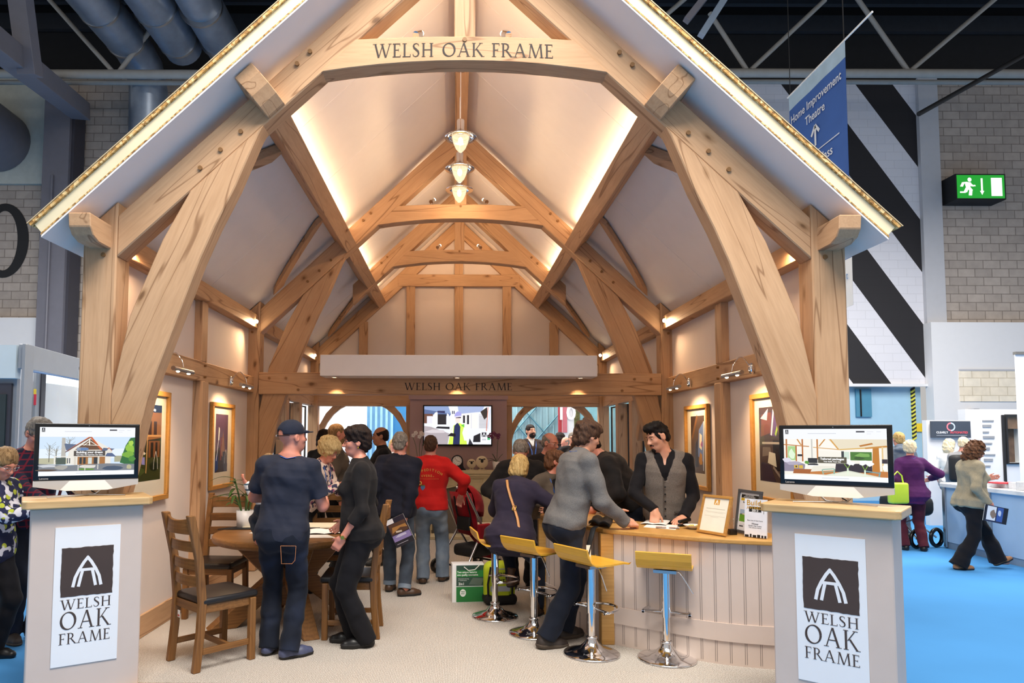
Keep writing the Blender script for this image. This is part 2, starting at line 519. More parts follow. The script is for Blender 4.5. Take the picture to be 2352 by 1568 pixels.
CARPET, _nt, _b = newmat('woven_carpet')
_v = coords(_nt, (1, 1, 1), rnd=False)
_w1 = N(_nt, 'ShaderNodeTexWave', Scale=28.0, Distortion=1.2); _w1.bands_direction = 'X'
_w1.inputs['Detail Scale'].default_value = 4.0
_w2 = N(_nt, 'ShaderNodeTexWave', Scale=26.0, Distortion=1.2); _w2.bands_direction = 'Y'
_nz = N(_nt, 'ShaderNodeTexNoise', Scale=2.0, Detail=6.0)
_nf = N(_nt, 'ShaderNodeTexNoise', Scale=140.0, Detail=1.0)
for _n in (_w1, _w2, _nz, _nf): _nt.links.new(_v, _n.inputs['Vector'])
_c = mixc(_nt, 1.0, ramp(_nt, _w1.outputs['Fac'], [(0.0, (0.72, 0.70, 0.67)), (0.6, (1, 1, 1))]).outputs[0], ramp(_nt, _w2.outputs['Fac'], [(0.0, (0.80, 0.78, 0.76)), (0.5, (1, 1, 1))]).outputs[0], 'MULTIPLY')
_c = mixc(_nt, 1.0, _c, ramp(_nt, _nf.outputs['Fac'], [(0.3, srgb('#aaa096')), (0.7, srgb('#e8e3dc'))]).outputs[0], 'MULTIPLY')
_c = mixc(_nt, 0.3, _c, ramp(_nt, _nz.outputs['Fac'], [(0.3, (0.82, 0.8, 0.78)), (0.7, (1, 1, 1))]).outputs[0], 'MULTIPLY')
_nt.links.new(_c, _b.inputs['Base Color']); _b.inputs['Roughness'].default_value = 0.95
_b.inputs['Specular IOR Level'].default_value = 0.1
bump(_nt, _b, _w1.outputs['Fac'], 0.4, 0.005)

BLUE_FLOOR = plain('blue_hall_carpet', '#4a8cc6', 0.95, var=0.06, scale=0.8, bmp=0.15, bscale=300, spec=0.1)

def struct(name, mb, mat, M=I4, bevel=0.0, parent=None, world=True):
    o = mb.build(name, mat, parent, M, world=world, bevel=bevel)
    if parent is None: o['kind'] = 'structure'
    return o

struct('floor_hall', MB().box2((-26, -6, HALL_Z - 0.1), (26, 18.2, HALL_Z)), BLUE_FLOOR)
struct('floor', MB().box2((XC - 2.75, 4.545, HALL_Z), (XC + 2.75, 12.4, 0)), CARPET)
struct('trim_platform_edge', MB().box2((XC - 2.75, 4.38, HALL_Z), (XC + 2.75, 4.545, 0.0)), OAK_TOP, Matrix.Translation((XC, 4.4, 0)), bevel=0.006)

# side walls: plaster panels between the timbers
def side(x): return XC + x
for sgn, nm in ((-1, 'left'), (1, 'right')):
    xi, xo = XC + sgn * WH, XC + sgn * (WH + 0.14)
    w = MB()
    w.box2((xi, Y1 + 0.201, 0), (xo, Y2 - 0.001, 3.0))
    w.box2((xi, Y2 + 0.201, 2.2), (xo, Y3 - .031, 3.0))
    w.box2((xi, Y2 + 0.201, 0), (xo, Y3 - .031, 0.9))
    struct('wall_' + nm, w, PLASTER)
    bb = MB().box2((xi - sgn * 0.022, Y1 + 0.2, 0.0), (xi, Y2, 0.18))
    struct('baseboard_' + nm, bb, OAK, frame_of((0, 1, 0), (0, 0, 1), (xi, 6.5, 0.09)), bevel=0.004)

# side frames: wall plate, mid rail, studs, sill (they are pegged together)
def side_frame(sgn, nm):
    t = thing('wall_frame', f'oak {"left" if sgn < 0 else "right"} side wall frame of wall plate, mid rail and studs around the cream panels', 'timber frame', (XC + sgn * WH, 6.6, 0))
    xm = XC + sgn * (WH - 0.035)
    for a_, b_ in ((Y1 + .201, Y2 - .001), (Y2 + .201, Y3 - .031)):
        timber('wall_plate', (xm, a_, 2.985), (xm, b_, 2.985), 0.16, 0.165, t)
        timber('mid_rail', (xm + sgn * 0.01, a_, 2.222), (xm + sgn * 0.01, b_, 2.222), 0.10, 0.19, t)
    for y in (6.58,):
        timber('stud', (xm + sgn * 0.01, y, 2.317), (xm + sgn * 0.01, y, 2.905), 0.10, 0.15, t, up=(0, 1, 0))
        timber('stud', (xm + sgn * 0.0, y, 0.0), (xm + sgn * 0.0, y, 2.127), 0.12, 0.16, t, up=(0, 1, 0))
    for y in (9.05, 9.92, 10.75):
        timber('window_post', (xm + sgn * 0.04, y, 0.94), (xm + sgn * 0.04, y, 2.127), 0.17, 0.16, t, up=(0, 1, 0))
    timber('sill_beam', (xm, Y2 + 0.2, 0.92), (xm, Y3, 0.92), 0.18, 0.07, t)
    k = timber('short_strut', (xm - sgn * 0.05, 9.1, 2.13), (xm - sgn * 0.05, 9.42, 1.58), 0.09, 0.12, t, up=(0, 1, 0))
    for y in (6.58, 5.2, 7.9):
        for zz in (2.28, 2.17): MB().cyl((xm - sgn * 0.03, y, zz), (xm - sgn * 0.062, y, zz), 0.012, 8).build('peg', OAK_DARK, t)
    return t
side_frame(-1, 'left'); side_frame(1, 'right')
n = 1
for sgn in (-1, 1):
    for (a, b) in ((8.41, 8.96), (9.14, 9.83), (10.01, 10.66), (10.84, 11.8)):
        xg = XC + sgn * (WH + 0.08)
        fr = MB()
        for y in (a + 0.02, b - 0.02): fr.box((xg, y, 1.54), (0.03, 0.018, 1.17))
        for z in (0.975, 2.11): fr.box((xg, (a + b) / 2, z), (0.03, b - a - 0.04, 0.02))
        o = struct('window_%d' % n, fr, BLACK_M)
        MB().box((xg, (a + b) / 2, 1.54), (0.012, b - a - 0.06, 1.12)).build('window_pane', GLASS, o)
        n += 1

# back gable wall: plaster between the studs, chimney breast, lower wall
bw = MB()
bw.prism([(XC - WH, 2.2), (XC + WH, 2.2), (XC + WH, 3.12), (XC, ceil_z(0)), (XC - WH, 3.12)], Y3 + 0.06, Y3 + 0.16)
for a, b in ((-WH, -0.72), (0.78, WH)):
    bw.box2((XC + a, Y3 + 0.06, 0), (XC + b, Y3 + 0.16, 0.9))
struct('wall_back', bw, PLASTER)
MAUVE = plain('mauve_paint', '#a98f92', 0.8, var=0.02)
cb = MB().box2((XC - 0.81, 11.35, 0), (XC + 0.80, Y3 + 0.05, 2.28)).box2((XC - 0.83, 11.32, 2.22), (XC + 0.82, 11.36, 2.33))
struct('wall_chimney_breast', cb, MAUVE)

# ------------------------------------------------------------------ roof: insulated panels with the soffit showing at the verge
SOFFIT = plain('white_ceiling_board', '#f2ebe6', 0.85, var=0.012, bmp=0.03, bscale=150)
FOAM = plain('cream_foam', '#e6d9b6', 0.8, var=0.05, scale=8)
OSB, _nt, _b = newmat('strand_board')
_v = coords(_nt, (1, 1, 1))
_vo = N(_nt, 'ShaderNodeTexVoronoi', Scale=55.0); _nt.links.new(_v, _vo.inputs['Vector'])
_r = ramp(_nt, _vo.outputs['Color'], [(0.15, srgb('#8a6232')), (0.5, srgb('#c89a56')), (0.85, srgb('#e6cb94'))])
_nt.links.new(_r.outputs[0], _b.inputs['Base Color']); _b.inputs['Roughness'].default_value = 0.8
bump(_nt, _b, _vo.outputs['Distance'], 0.4, 0.006)
for sgn, nm in ((-1, 'left'), (1, 'right')):
    def slab(t0, t1, ax, y0=4.44, y1=12.05):
        """a layer of the panel between perpendicular heights t0, t1 above the ceiling plane, ending ax out"""
        v0, v1 = t0 / CS, t1 / CS
        poly = [(XC, ceil_z(0) + v0), (XC + sgn * ax[0], ceil_z(ax[0]) + v0), (XC + sgn * ax[1], ceil_z(ax[1]) + v1), (XC, ceil_z(0) + v1)]
        return MB().prism(poly, y0, y1)
    root = slab(0.0, 0.012, (2.80, 2.80)).build('roof_' + nm, SOFFIT)
    root['kind'] = 'structure'
    slab(0.0125, 0.022, (2.803, 2.803), 4.437).build('inner_board', OSB, root)
    slab(0.0225, 0.098, (2.80, 2.85), 4.445).build('insulation', FOAM, root)
    slab(0.0985, 0.120, (2.865, 2.88), 4.425).build('outer_board', OSB, root)
    slab(0.1205, 0.126, (2.885, 2.89), 4.42).build('roof_membrane', plain('board_rim', '#c9b48e', .8), root)
    for y in (5.7, 6.9, 9.5, 10.9):
        sm = MB()
        for q in range(8):
            a0, a1 = 0.1 + q * 0.33, 0.1 + (q + 1) * 0.33
            sm.prism([(XC + sgn * a0, ceil_z(a0) - 0.003), (XC + sgn * a1, ceil_z(a1) - 0.003), (XC + sgn * a1, ceil_z(a1) + 0.002), (XC + sgn * a0, ceil_z(a0) + 0.002)], y, y + 0.02)
        sm.build('board_joint', SOFFIT, root)

# ------------------------------------------------------------------ oak trusses
def arch(zf, x0, x1, n=10): return [(x0 + (x1 - x0) * i / n, zf(x0 + (x1 - x0) * i / n)) for i in range(n + 1)]
RL = lambda ax: 2.866 + SL * (2.41 - ax)          # lower edge of a principal rafter
RU = lambda ax: RL(ax) + 0.295
PEG = plain('peg_oak', '#8a6238', 0.6, var=0.1)
def pegs(parent, y, pts):
    for x, z in pts: MB().cyl((XC + x, y + 0.01, z), (XC + x, y - 0.009, z), 0.016, 10).build('peg', PEG, parent)

BR_IN = [(1.42, 3.80), (1.46, 3.72), (1.61, 3.35), (1.75, 3.06), (1.85, 2.82), (1.985, 2.44), (2.12, 2.06), (2.185, 1.85), (2.235, 1.61), (2.285, 1.36), (2.34, 1.14), (2.43, 0.88)]
BR_OUT = [(2.43, 1.72), (2.435, 1.88), (2.32, 2.44), (2.11, 2.97), (1.925, 3.32)]

def truss(y, label, tie, collar, king=True, post=True, braces=True, th=0.17, rlow=2.43):
    t = thing('oak_truss', label, 'timber truss', (XC, y, 0))
    for s in (-1, 1):
        X = lambda a: XC + s * a
        if post:
            plank('post', [(X(PIN), 0), (X(2.665), 0), (X(2.665), ceil_z(2.665) - 0.012), (X(PIN), ceil_z(PIN) - 0.012)], y, y + th + 0.03, t, (0, 0, 1), bev=0.010)
        plank('rafter', [(X(rlow), RL(rlow)), (X(rlow), RU(rlow)), (X(0.0), RU(0.0)), (X(0.0), RL(0.0))], y + 0.004, y + th, t, (1, 0, -s * SL), bev=0.008)
        if braces:
            pts = BR_IN + BR_OUT
            plank('curved_brace', [(X(a), z) for a, z in pts], y - 0.004 if not tie else y + 0.03, y + th - 0.02, t, (0.42, 0, -s * 1.0), bev=0.008)
            pegs(t, y, [(s * (1.86), RL(1.86) + 0.10), (s * 1.72, RL(1.72) + 0.10), (s * 1.58, RL(1.58) + 0.10)])
        if post: pegs(t, y, [(s * 2.52, 3.02), (s * 2.52, 2.86)])
    if collar:
        zt = lambda x: 4.446 - 0.045 * (x / 1.02) ** 2
        zb = lambda x: 4.266 - 0.085 * (x / 1.02) ** 2
        c = plank('collar', [(XC + a, b) for a, b in arch(zt, -0.78, 0.78)] + [(XC + a, b) for a, b in arch(zb, 1.02, -1.02)], y - 0.006, y + th - 0.02, t, (1, 0, 0), bev=0.005)
        pegs(t, y - 0.004, [(-1.10, 4.33), (-1.19, 4.24), (1.10, 4.33), (1.19, 4.24), (0.0, 4.42)])
    if king:
        plank('king_post', [(XC - 0.075, 4.42), (XC + 0.075, 4.42), (XC + 0.075, RL(0) + 0.25), (XC - 0.075, RL(0) + 0.25)], y + 0.01, y + th - 0.02, t, (0, 0, 1))
    if tie:
        timber('tie_beam', (XC - PIN, y + 0.085, 2.238), (XC + PIN, y + 0.085, 2.238), 0.19, 0.263, t)
        pegs(t, y - 0.01, [(-2.3, 2.30), (-2.1, 2.30), (-1.95, 2.16), (2.3, 2.30), (2.1, 2.30), (1.95, 2.16)])
    return t
front_truss = truss(Y1, 'pale oak front gable truss with arched lettered collar and curved braces, standing at the entrance', False, True)
mid_truss = truss(Y2, 'golden oak middle truss with lettered tie beam under the white box', True, True)
loft_truss = truss(Y25, 'small oak upper truss with arched collar, between the purlins behind the middle truss', False, True, True, False, False, rlow=1.62)

# rear gable truss with studs
t = thing('oak_truss', 'oak back gable truss with straight collar and upright studs above the fireplace wall', 'timber truss', (XC, Y3, 0))
for s in (-1, 1):
    X = lambda a: XC + s * a
    plank('post', [(X(PIN), 0), (X(2.60), 0), (X(2.60), ceil_z(2.60) - 0.012), (X(PIN), ceil_z(PIN) - 0.012)], Y3 - 0.03, Y3 + 0.15, t, (0, 0, 1))
    plank('rafter', [(X(PIN), RL(PIN)), (X(PIN), RU(PIN)), (X(0), RU(0)), (X(0), RL(0))], Y3 - 0.02, Y3 + 0.06, t, (1, 0, -s * SL))
timber('collar', (XC - 1.06, Y3 + 0.01, 4.325), (XC + 1.06, Y3 + 0.01, 4.325), 0.09, 0.21, t)
timber('header_beam', (XC - PIN, Y3 + 0.06, 2.22), (XC + PIN, Y3 + 0.06, 2.22), 0.16, 0.19, t)
for x in (-1.66, -0.84, 0.0, 0.84, 1.66):
    top = 4.22 if abs(x) < 1 else RL(abs(x)) - 0.0
    timber('stud', (XC + x, Y3 + 0.02, 2.315), (XC + x, Y3 + 0.02, top + 0.03), 0.07, 0.15, t, up=(1, 0, 0))
timber('king_post', (XC, Y3 + 0.01, 4.43), (XC, Y3 + 0.01, RL(0) + 0.2), 0.08, 0.15, t, up=(1, 0, 0))
for s, a, b in ((-1, -PIN, -0.80), (1, 0.80, PIN)):
    inner = b if s < 0 else a
    timber('window_post', (XC + (inner - 0.045 if s < 0 else inner + 0.065), Y3 + 0.05, 0.9), (XC + (inner - 0.045 if s < 0 else inner + 0.065), Y3 + 0.05, 2.13), 0.16, 0.12, t, up=(1, 0, 0))
    timber('sill_beam', (XC + a, Y3 + 0.05, 0.93), (XC + b, Y3 + 0.05, 0.93), 0.2, 0.07, t)
    for q in (0, 1):
        e = (a + 0.02 if q == 0 else b - 0.09) if s < 0 else (a + 0.11 if q == 0 else b - 0.02)
        d = 1 if q == 0 else -1
        pts = [(XC + e + d * u, 2.13 - v) for u, v in ((0, .66), (.05, .47), (.13, .30), (.24, .15), (.36, .05), (.46, 0))]
        outer = [(XC + e + d * u, 2.13 - v) for u, v in ((.23, 0), (.11, .13), (0, .33))]
        plank('arched_brace', pts[:1] + pts[1:] + outer, Y3 + 0.03, Y3 + 0.12, t, (d * 0.6, 0, 0.7))

# purlins with shaped ends, ridge beam, wall plate ends, wind braces
def purlin(sgn):
    t0, t1, a_in, L = 0.0, 0.275, 1.27, 0.16
    # local frame: u down the slope, v perpendicular below the ceiling
    def P(u, v):
        # u: distance down the slope from the inner edge, v: perpendicular below the ceiling plane
        bx, bz = a_in, ceil_z(a_in)
        off = 0.29
        x0, z0 = bx + off * SN - off * SN, bz
        ax = bx - 0.0 + u * CS
        return ax, None
    e = Vector((sgn * CS, 0, -SN)); nrm = Vector((-sgn * SN, 0, -CS))
    base = Vector((XC + sgn * a_in, 0, ceil_z(a_in) - 0.29 / CS)) - nrm * 0.29   # inner top corner on the ceiling plane
    prof = [(4.52, 0.0), (4.53, 0.09), (4.56, 0.17), (4.61, 0.235), (4.68, 0.29), (11.86, 0.29), (11.86, 0.0)]
    vs, n_ = [], len(prof)
    for u in (0, L):
        for y, v in prof:
            p = base + e * u + nrm * max(v, 0.012); vs.append((p.x, y, p.z))
    fs = [tuple(range(n_)), tuple(range(2 * n_ - 1, n_ - 1, -1))] + [(i, i + n_, (i + 1) % n_ + n_, (i + 1) % n_) for i in range(n_)]
    mid = base + e * L / 2 + nrm * 0.15
    o = MB().add(vs, fs).build('purlin', OAK, None, frame_of((0, 1, 0), -nrm, (mid.x, 8, mid.z)), world=True, bevel=0.006)
    sd = 'left' if sgn < 0 else 'right'
    tag(o, f'long square oak purlin under the {sd} roof slope with a rounded front end', 'purlin')
    return base, e, nrm
PUR = {}
for s in (-1, 1):
    PUR[s] = purlin(s)
tag(timber('ridge_beam', (XC, 4.5, ceil_z(0) - 0.165), (XC, 11.86, ceil_z(0) - 0.165), 0.14, 0.2), 'oak ridge beam along the peak of the roof above the pendant lamps', 'ridge beam')
for s in (-1, 1):
    z = 2.985
    prof = [(4.42, 2.905 + 0.165), (4.43, 2.98), (4.47, 2.93), (4.54, 2.905), (4.9, 2.905), (4.9, 3.07)]
    vs, n_ = [], len(prof)
    for u in (2.47, 2.617):
        for y, zz in prof:
            lim = ceil_z(u) - 0.01
            vs.append((XC + s * u, y, min(zz, lim)))
    fs = [tuple(range(n_)), tuple(range(2 * n_ - 1, n_ - 1, -1))] + [(i, i + n_, (i + 1) % n_ + n_, (i + 1) % n_) for i in range(n_)]
    o = MB().add(vs, fs).build('plate_end', OAK, None, frame_of((0, 1, 0), (0, 0, 1), (XC + s * 2.6, 4.7, 2.98)), world=True, bevel=0.006)
    o.name = 'eaves_corbel'
    tag(o, f'rounded oak corbel at the front of the {"left" if s < 0 else "right"} eaves', 'corbel')
    # wind braces, curved, in the slope just under the ceiling
    for (yt, dirn, which) in ((Y1 + 0.19, 1, 'front'), (Y2 - 0.0, -1, 'middle'), (Y3 - 0.03, -1, 'back')):
        # from the truss rafter (low on the slope) to the purlin (higher, away from the truss)
        pts = []
        lo, hi = 2.27, 1.62
        for i in range(9):
            f = i / 8
            ax = lo + (hi - lo) * (f ** 1.2)
            yy = yt + dirn * (0.02 + .75 * f)
            pts.append((ax, yy))
        wd = 0.16
        vs = []
        for ax, yy in pts:
            for q, vv in ((0, 0.015), (0, 0.075), (1, 0.075), (1, 0.015)):
                a2 = ax - (wd * 0.8 if q else 0); y2 = yy
                vs.append((XC + s * a2, y2, ceil_z(a2) - vv / CS))
        fs = []
        for i in range(8):
            for k in range(4):
                fs.append((i * 4 + k, i * 4 + (k + 1) % 4, i * 4 + 4 + (k + 1) % 4, i * 4 + 4 + k))
        fs += [(0, 1, 2, 3), (35, 34, 33, 32)]
        m0 = Vector(vs[16])
        o = MB().add(vs, fs).build('wind_brace', OAK, None, frame_of((s * -0.5, dirn, 0.5), (0, 0, 1), m0), world=True, bevel=0.004)
        tag(o, f'curved oak wind brace under the {"left" if s < 0 else "right"} slope, beside the {which} truss', 'wind brace')

# white light box in front of the middle tie beam
wb = thing('light_box', 'long white box with downlights fixed across the middle tie beam', 'light fitting', (XC, 8.0, 2.3))
x0, x1 = at(735, 840, 7.86).x, at(1372, 840, 7.86).x
MB().box2((x0, 7.86, 2.30), (x1, 8.19, 2.545)).build('box_body', PAINT_W, wb, Matrix.Translation((XC, 8, 2.4)), world=True, bevel=0.004)
for px in (768, 1050, 1333):
    x = at(px, 865, 8.03).x
    d = MB().lathe([(0.05, 2.299), (0.048, 2.292), (0.036, 2.292), (0.034, 2.299)], 20, M=Matrix.Translation((x, 8.03, 0))).build('downlight_ring', CHROME, wb)
    MB().lathe([(0.034, 2.296), (0.0, 2.296)], 20, M=Matrix.Translation((x, 8.03, 0))).build('downlight_lens', GLOW, d)
    lamp('downlight', 'SPOT', (x, 8.06, 2.285), 28, WARM, aim=(x, 8.16, 1.9), size=0.02, spot=75, blend=0.8)

# ------------------------------------------------------------------ the hall beyond
FARY = 17.8
SPLITL = at(345, 500, FARY).x
BLOCK = blocks('hall_blockwork', '#a3988f', '#b3a79d', '#7d736b')
BLOCK_L = blocks('pale_blockwork', '#e9dcc6', '#efe4d0', '#cdbfa6')
def X17(px): return at(px, 700, FARY).x
def Z17(py): return at(1500, py, FARY).z
WTOP = Z17(182)
struct('wall_hall_back', MB().box2((-16, FARY, HALL_Z), (X17(1700), FARY + 0.2, WTOP)).box2((X17(2150), FARY, HALL_Z), (18, FARY + 0.2, WTOP)), BLOCK)
# painted diagonal stripes
STRIPE, _nt, _b = newmat('black_and_white_stripes')
_tc = _nt.nodes.new('ShaderNodeTexCoord'); _sp = _nt.nodes.new('ShaderNodeSeparateXYZ'); _nt.links.new(_tc.outputs['Object'], _sp.inputs[0])
_xz = at(2130, 526, FARY)
_a = _nt.nodes.new('ShaderNodeMath'); _a.operation = 'MULTIPLY_ADD'; _a.inputs[1].default_value = 1.42
_nt.links.new(_sp.outputs['X'], _a.inputs[0]); _nt.links.new(_sp.outputs['Z'], _a.inputs[2])
_a2 = _nt.nodes.new('ShaderNodeMath'); _a2.operation = 'SUBTRACT'; _a2.inputs[1].default_value = _xz.x * 1.42 + _xz.z
_nt.links.new(_a.outputs[0], _a2.inputs[0])
_a3 = _nt.nodes.new('ShaderNodeMath'); _a3.operation = 'DIVIDE'; _a3.inputs[1].default_value = 2.84
_nt.links.new(_a2.outputs[0], _a3.inputs[0])
_a4 = _nt.nodes.new('ShaderNodeMath'); _a4.operation = 'FRACT'; _nt.links.new(_a3.outputs[0], _a4.inputs[0])
_a5 = _nt.nodes.new('ShaderNodeMath'); _a5.operation = 'LESS_THAN'; _a5.inputs[1].default_value = 0.5; _nt.links.new(_a4.outputs[0], _a5.inputs[0])
_br = _nt.nodes.new('ShaderNodeTexBrick'); _br.inputs['Scale'].default_value = 1; _br.inputs['Brick Width'].default_value = .45; _br.inputs['Row Height'].default_value = .225; _br.inputs['Mortar Size'].default_value = .008
_br.inputs['Color1'].default_value = (1, 1, 1, 1); _br.inputs['Color2'].default_value = (.97, .97, .97, 1); _br.inputs['Mortar'].default_value = (.86, .86, .86, 1)
_cb = _nt.nodes.new('ShaderNodeCombineXYZ'); _nt.links.new(_sp.outputs['X'], _cb.inputs[0]); _nt.links.new(_sp.outputs['Z'], _cb.inputs[1]); _nt.links.new(_cb.outputs[0], _br.inputs['Vector'])
_c = mixc(_nt, _a5.outputs[0], srgb('#1e1c20'), srgb('#d9d8de'))
_c = mixc(_nt, 1.0, _c, _br.outputs['Color'], 'MULTIPLY')
_nt.links.new(_c, _b.inputs['Base Color']); _b.inputs['Roughness'].default_value = 0.7
struct('wall_hall_striped', MB().box2((X17(1700), FARY, Z17(885)), (X17(2121), FARY + 0.15, WTOP)), STRIPE)
GREYW = plain('grey_wall_paint', '#b9b9bd', 0.7, var=0.02)
LIGHTW = plain('white_wall_panel', '#dcdcde', 0.6, var=0.01)
struct('trim_hall_pier', MB().box2((X17(2121), FARY - 0.12, Z17(742)), (X17(2166), FARY, WTOP)), GREYW)
lw = MB().box2((X17(2118), FARY - 0.3, HALL_Z), (16, FARY - 0.01, Z17(742)))
struct('wall_hall_panel', lw, LIGHTW)
struct('trim_block_band', MB().box2((X17(2176), FARY - 0.33, Z17(921)), (16, FARY - 0.301, Z17(852))), BLOCK_L)
struct('trim_band_lintel', MB().box2((X17(2176), FARY - 0.345, Z17(852)), (16, FARY - 0.301, Z17(848))), GREYW)
# blue loading door under the stripes
DOORBLUE = plain('blue_door_paint', '#9fc3d8', 0.5, var=0.02)
DOORDK = plain('teal_door_paint', '#4a86a2', 0.5, var=0.03)
dr = struct('door_1', MB().box2((X17(1700), FARY + 0.25, HALL_Z), (X17(2121), FARY + 0.35, Z17(885))), DOORBLUE)
MB().box2((X17(1969), FARY + 0.18, Z17(955)), (X17(2004), FARY + 0.24, Z17(890))).build('door_window', DOORDK, dr)
MB().box2((X17(1977), FARY + 0.16, Z17(954)), (X17(1980), FARY + 0.18, Z17(892))).build('door_handle', BLACK, dr)
struct('trim_door_head', MB().box2((X17(1700), FARY - 0.1, Z17(886)), (X17(2119), FARY - 0.005, Z17(880))), LIGHTW)
# yellow and black guard strip and sign at the door jamb
g = MB()
gx0, gx1 = X17(2098), X17(2106)
nz = 26
for i in range(nz):
    z0 = Z17(1010) + (Z17(890) - Z17(1010)) * i / nz; z1 = Z17(1010) + (Z17(890) - Z17(1010)) * (i + 1) / nz
    dz = 0.06
    g.add([(gx0, FARY + 0.2, z0), (gx1, FARY + 0.2, z0 + dz), (gx1, FARY + 0.2, z1 + dz), (gx0, FARY + 0.2, z1), (gx0, FARY + 0.25, z0), (gx1, FARY + 0.25, z0 + dz), (gx1, FARY + 0.25, z1 + dz), (gx0, FARY + 0.25, z1)],
          [(0, 1, 2, 3), (7, 6, 5, 4), (0, 3, 7, 4), (1, 5, 6, 2)], i % 2)
tag(g.build('guard_strip', [plain('guard_yellow', '#d8d24a', 0.6), BLACK_M]), 'yellow and black striped guard strip beside the blue loading door', 'guard strip')
# left part of the far wall
struct('wall_hall_lower', MB().box2((-16, FARY - 0.3, HALL_Z), (X17(125), FARY - 0.01, Z17(738))), LIGHTW)
STEELG = plain('grey_steel', '#6d6c75', 0.5, var=0.04)
STEELD = plain('dark_steel', '#3a3942', 0.5, var=0.05)
sc_ = thing('steel_column', 'grey steel column standing against the blockwork at left', 'column', (X17(165), FARY - 0.6, HALL_Z))
MB().box2((X17(122), FARY - 0.7, HALL_Z), (X17(180), FARY - 0.6, Z17(245))).build('flange', STEELG, sc_)
MB().box2((X17(166), FARY - 0.6, HALL_Z), (X17(186), FARY - 0.1, Z17(245))).build('web', STEELD, sc_)
MB().cyl((X17(147), FARY - 0.74, HALL_Z), (X17(147), FARY - 0.74, Z17(430)), 0.03, 8).build('conduit', STEELG, sc_)
tag(MB().box2((X17(-80), FARY - 0.12, Z17(430)), (X17(95), FARY - 0.01, Z17(188))).build('wall_board', plain('pale_board', '#b8bdb6', 0.7)), 'pale square board fixed to the blockwork behind the grey duct', 'board')
tag(MB().cyl((X17(-10), FARY - 0.12, Z17(335)), (X17(-10), FARY - 2.4, Z17(330)), 0.82, 32).build('duct_outlet', STEELG, None, I4), 'large round grey duct outlet on the pale board at far left', 'duct')
# the painted numeral
zz = MB(); cx0, cz0 = X17(3), Z17(557)
k = 40
for i in range(k):
    a0, a1 = 2 * PI * i / k, 2 * PI * (i + 1) / k
    o_ = lambda a, rx, rz: (cx0 + rx * math.cos(a), FARY - 0.012, cz0 + rz * math.sin(a))
    zz.add([o_(a0, .66, 1.0), o_(a1, .66, 1.0), o_(a1, .36, .80), o_(a0, .36, .80)], [(0, 1, 2, 3)])
tag(zz.build('wall_numeral', BLACK_M), 'large black painted numeral 0 on the blockwork at left', 'numeral')

# ducts under the hall roof
DUCT = plain('galvanised_duct', '#8e99a8', 0.35, 0.7, var=0.08)
for i, (px, r_, lab) in enumerate(((215, .46, 'outermost round duct under the hall roof, running to the back wall at left'), (345, .46, 'middle round duct of three under the hall roof at left'), (452, .46, 'round duct with a ribbed bend nearest the roof verge'))):
    a = at(px, 0, 14.2)
    d = thing('air_duct', lab, 'duct', (a.x, 13, a.z))
    pts = [(a.x, 8.0, a.z), (a.x, 16.0, a.z)]
    if i == 0: pts += [(a.x, 16.6, a.z - 0.15), (a.x, 16.9, a.z - 0.6), (a.x, 17.0, a.z - 3.5)]
    if i == 2: pts = [(a.x + 5, 13.2, a.z + 0.3), (a.x + 0.9, 13.2, a.z + 0.3), (a.x + 0.35, 13.35, a.z + 0.25), (a.x, 13.8, a.z + 0.1), (a.x, 17, a.z)]
    MB().tube(pts, r_, 24).build('duct_pipe', DUCT, d)
    for y in (11, 12.6, 14.4, 15.6):
        if i == 2 and y < 14: continue
        MB().tube([(a.x, y, a.z), (a.x, y + 0.06, a.z)], r_ + 0.02, 24).build('duct_band', STEEL, d)

# lattice trusses of the hall roof
TUBE = plain('truss_tube', '#9c9891', 0.5, var=0.05)
def lattice(x0p, x1p, yb, lab, diags, d=15.6):
    zb = at(1500, yb, d).z
    a, b = at(x0p, yb, d).x, at(x1p, yb, d).x
    t = thing('roof_truss', lab, 'hall truss', ((a + b) / 2, d, zb))
    MB().cyl((a, d, zb), (b, d, zb), 0.10, 12).build('bottom_chord', TUBE, t)
    MB().cyl((a, d + 0.8, zb + 0.22), (b, d + 0.8, zb + 0.22), 0.06, 10).build('side_rail', TUBE, t)
    MB().cyl((a, d + 0.4, zb + 2.4), (b, d + 0.4, zb + 2.4), 0.07, 10).build('top_chord', STEELD, t)
    for p, q in diags:
        MB().cyl(at(*p, d), at(*q, d), 0.055, 10).build('diagonal', TUBE, t)
lattice(-60, 640, 174, 'tubular steel hall truss running behind the left roof slope', [((105, -10), (266, 172)), ((345, 70), (268, 172)), ((480, 20), (560, 110))])
lattice(1560, 2420, 167, 'tubular steel hall truss running behind the right roof slope', [((1630, 30), (1715, 160)), ((1895, 0), (1725, 160)), ((1968, -5), (2085, 162)), ((2295, -10), (2092, 162)), ((1500, 60), (1640, -60))])
hb = thing('roof_girder', 'inclined grey steel girder with a slanting leg at top left', 'girder', at(60, 150, 13.5))
timber('girder', at(-60, 60, 11.5), at(185, 255, 16.9), 0.45, 0.42, hb, mat=STEELG)
timber('leg', at(45, -20, 12.8), at(70, 175, 13.2), 0.35, 0.3, hb, mat=STEELG, up=(0, 1, 0))
gr = thing('roof_girder', 'pair of blue grey steel rails beside the roof verge at top right', 'girder', at(1630, 60, 12))
timber('rail', at(1675, -20, 12), at(1610, 82, 12), 0.12, 0.14, gr, mat=plain('blue_steel', '#8fa0b4', 0.4, 0.4), up=(0, 1, 0))
timber('rail', at(1630, -20, 12), at(1576, 48, 12), 0.12, 0.14, gr, mat=STEELG, up=(0, 1, 0))
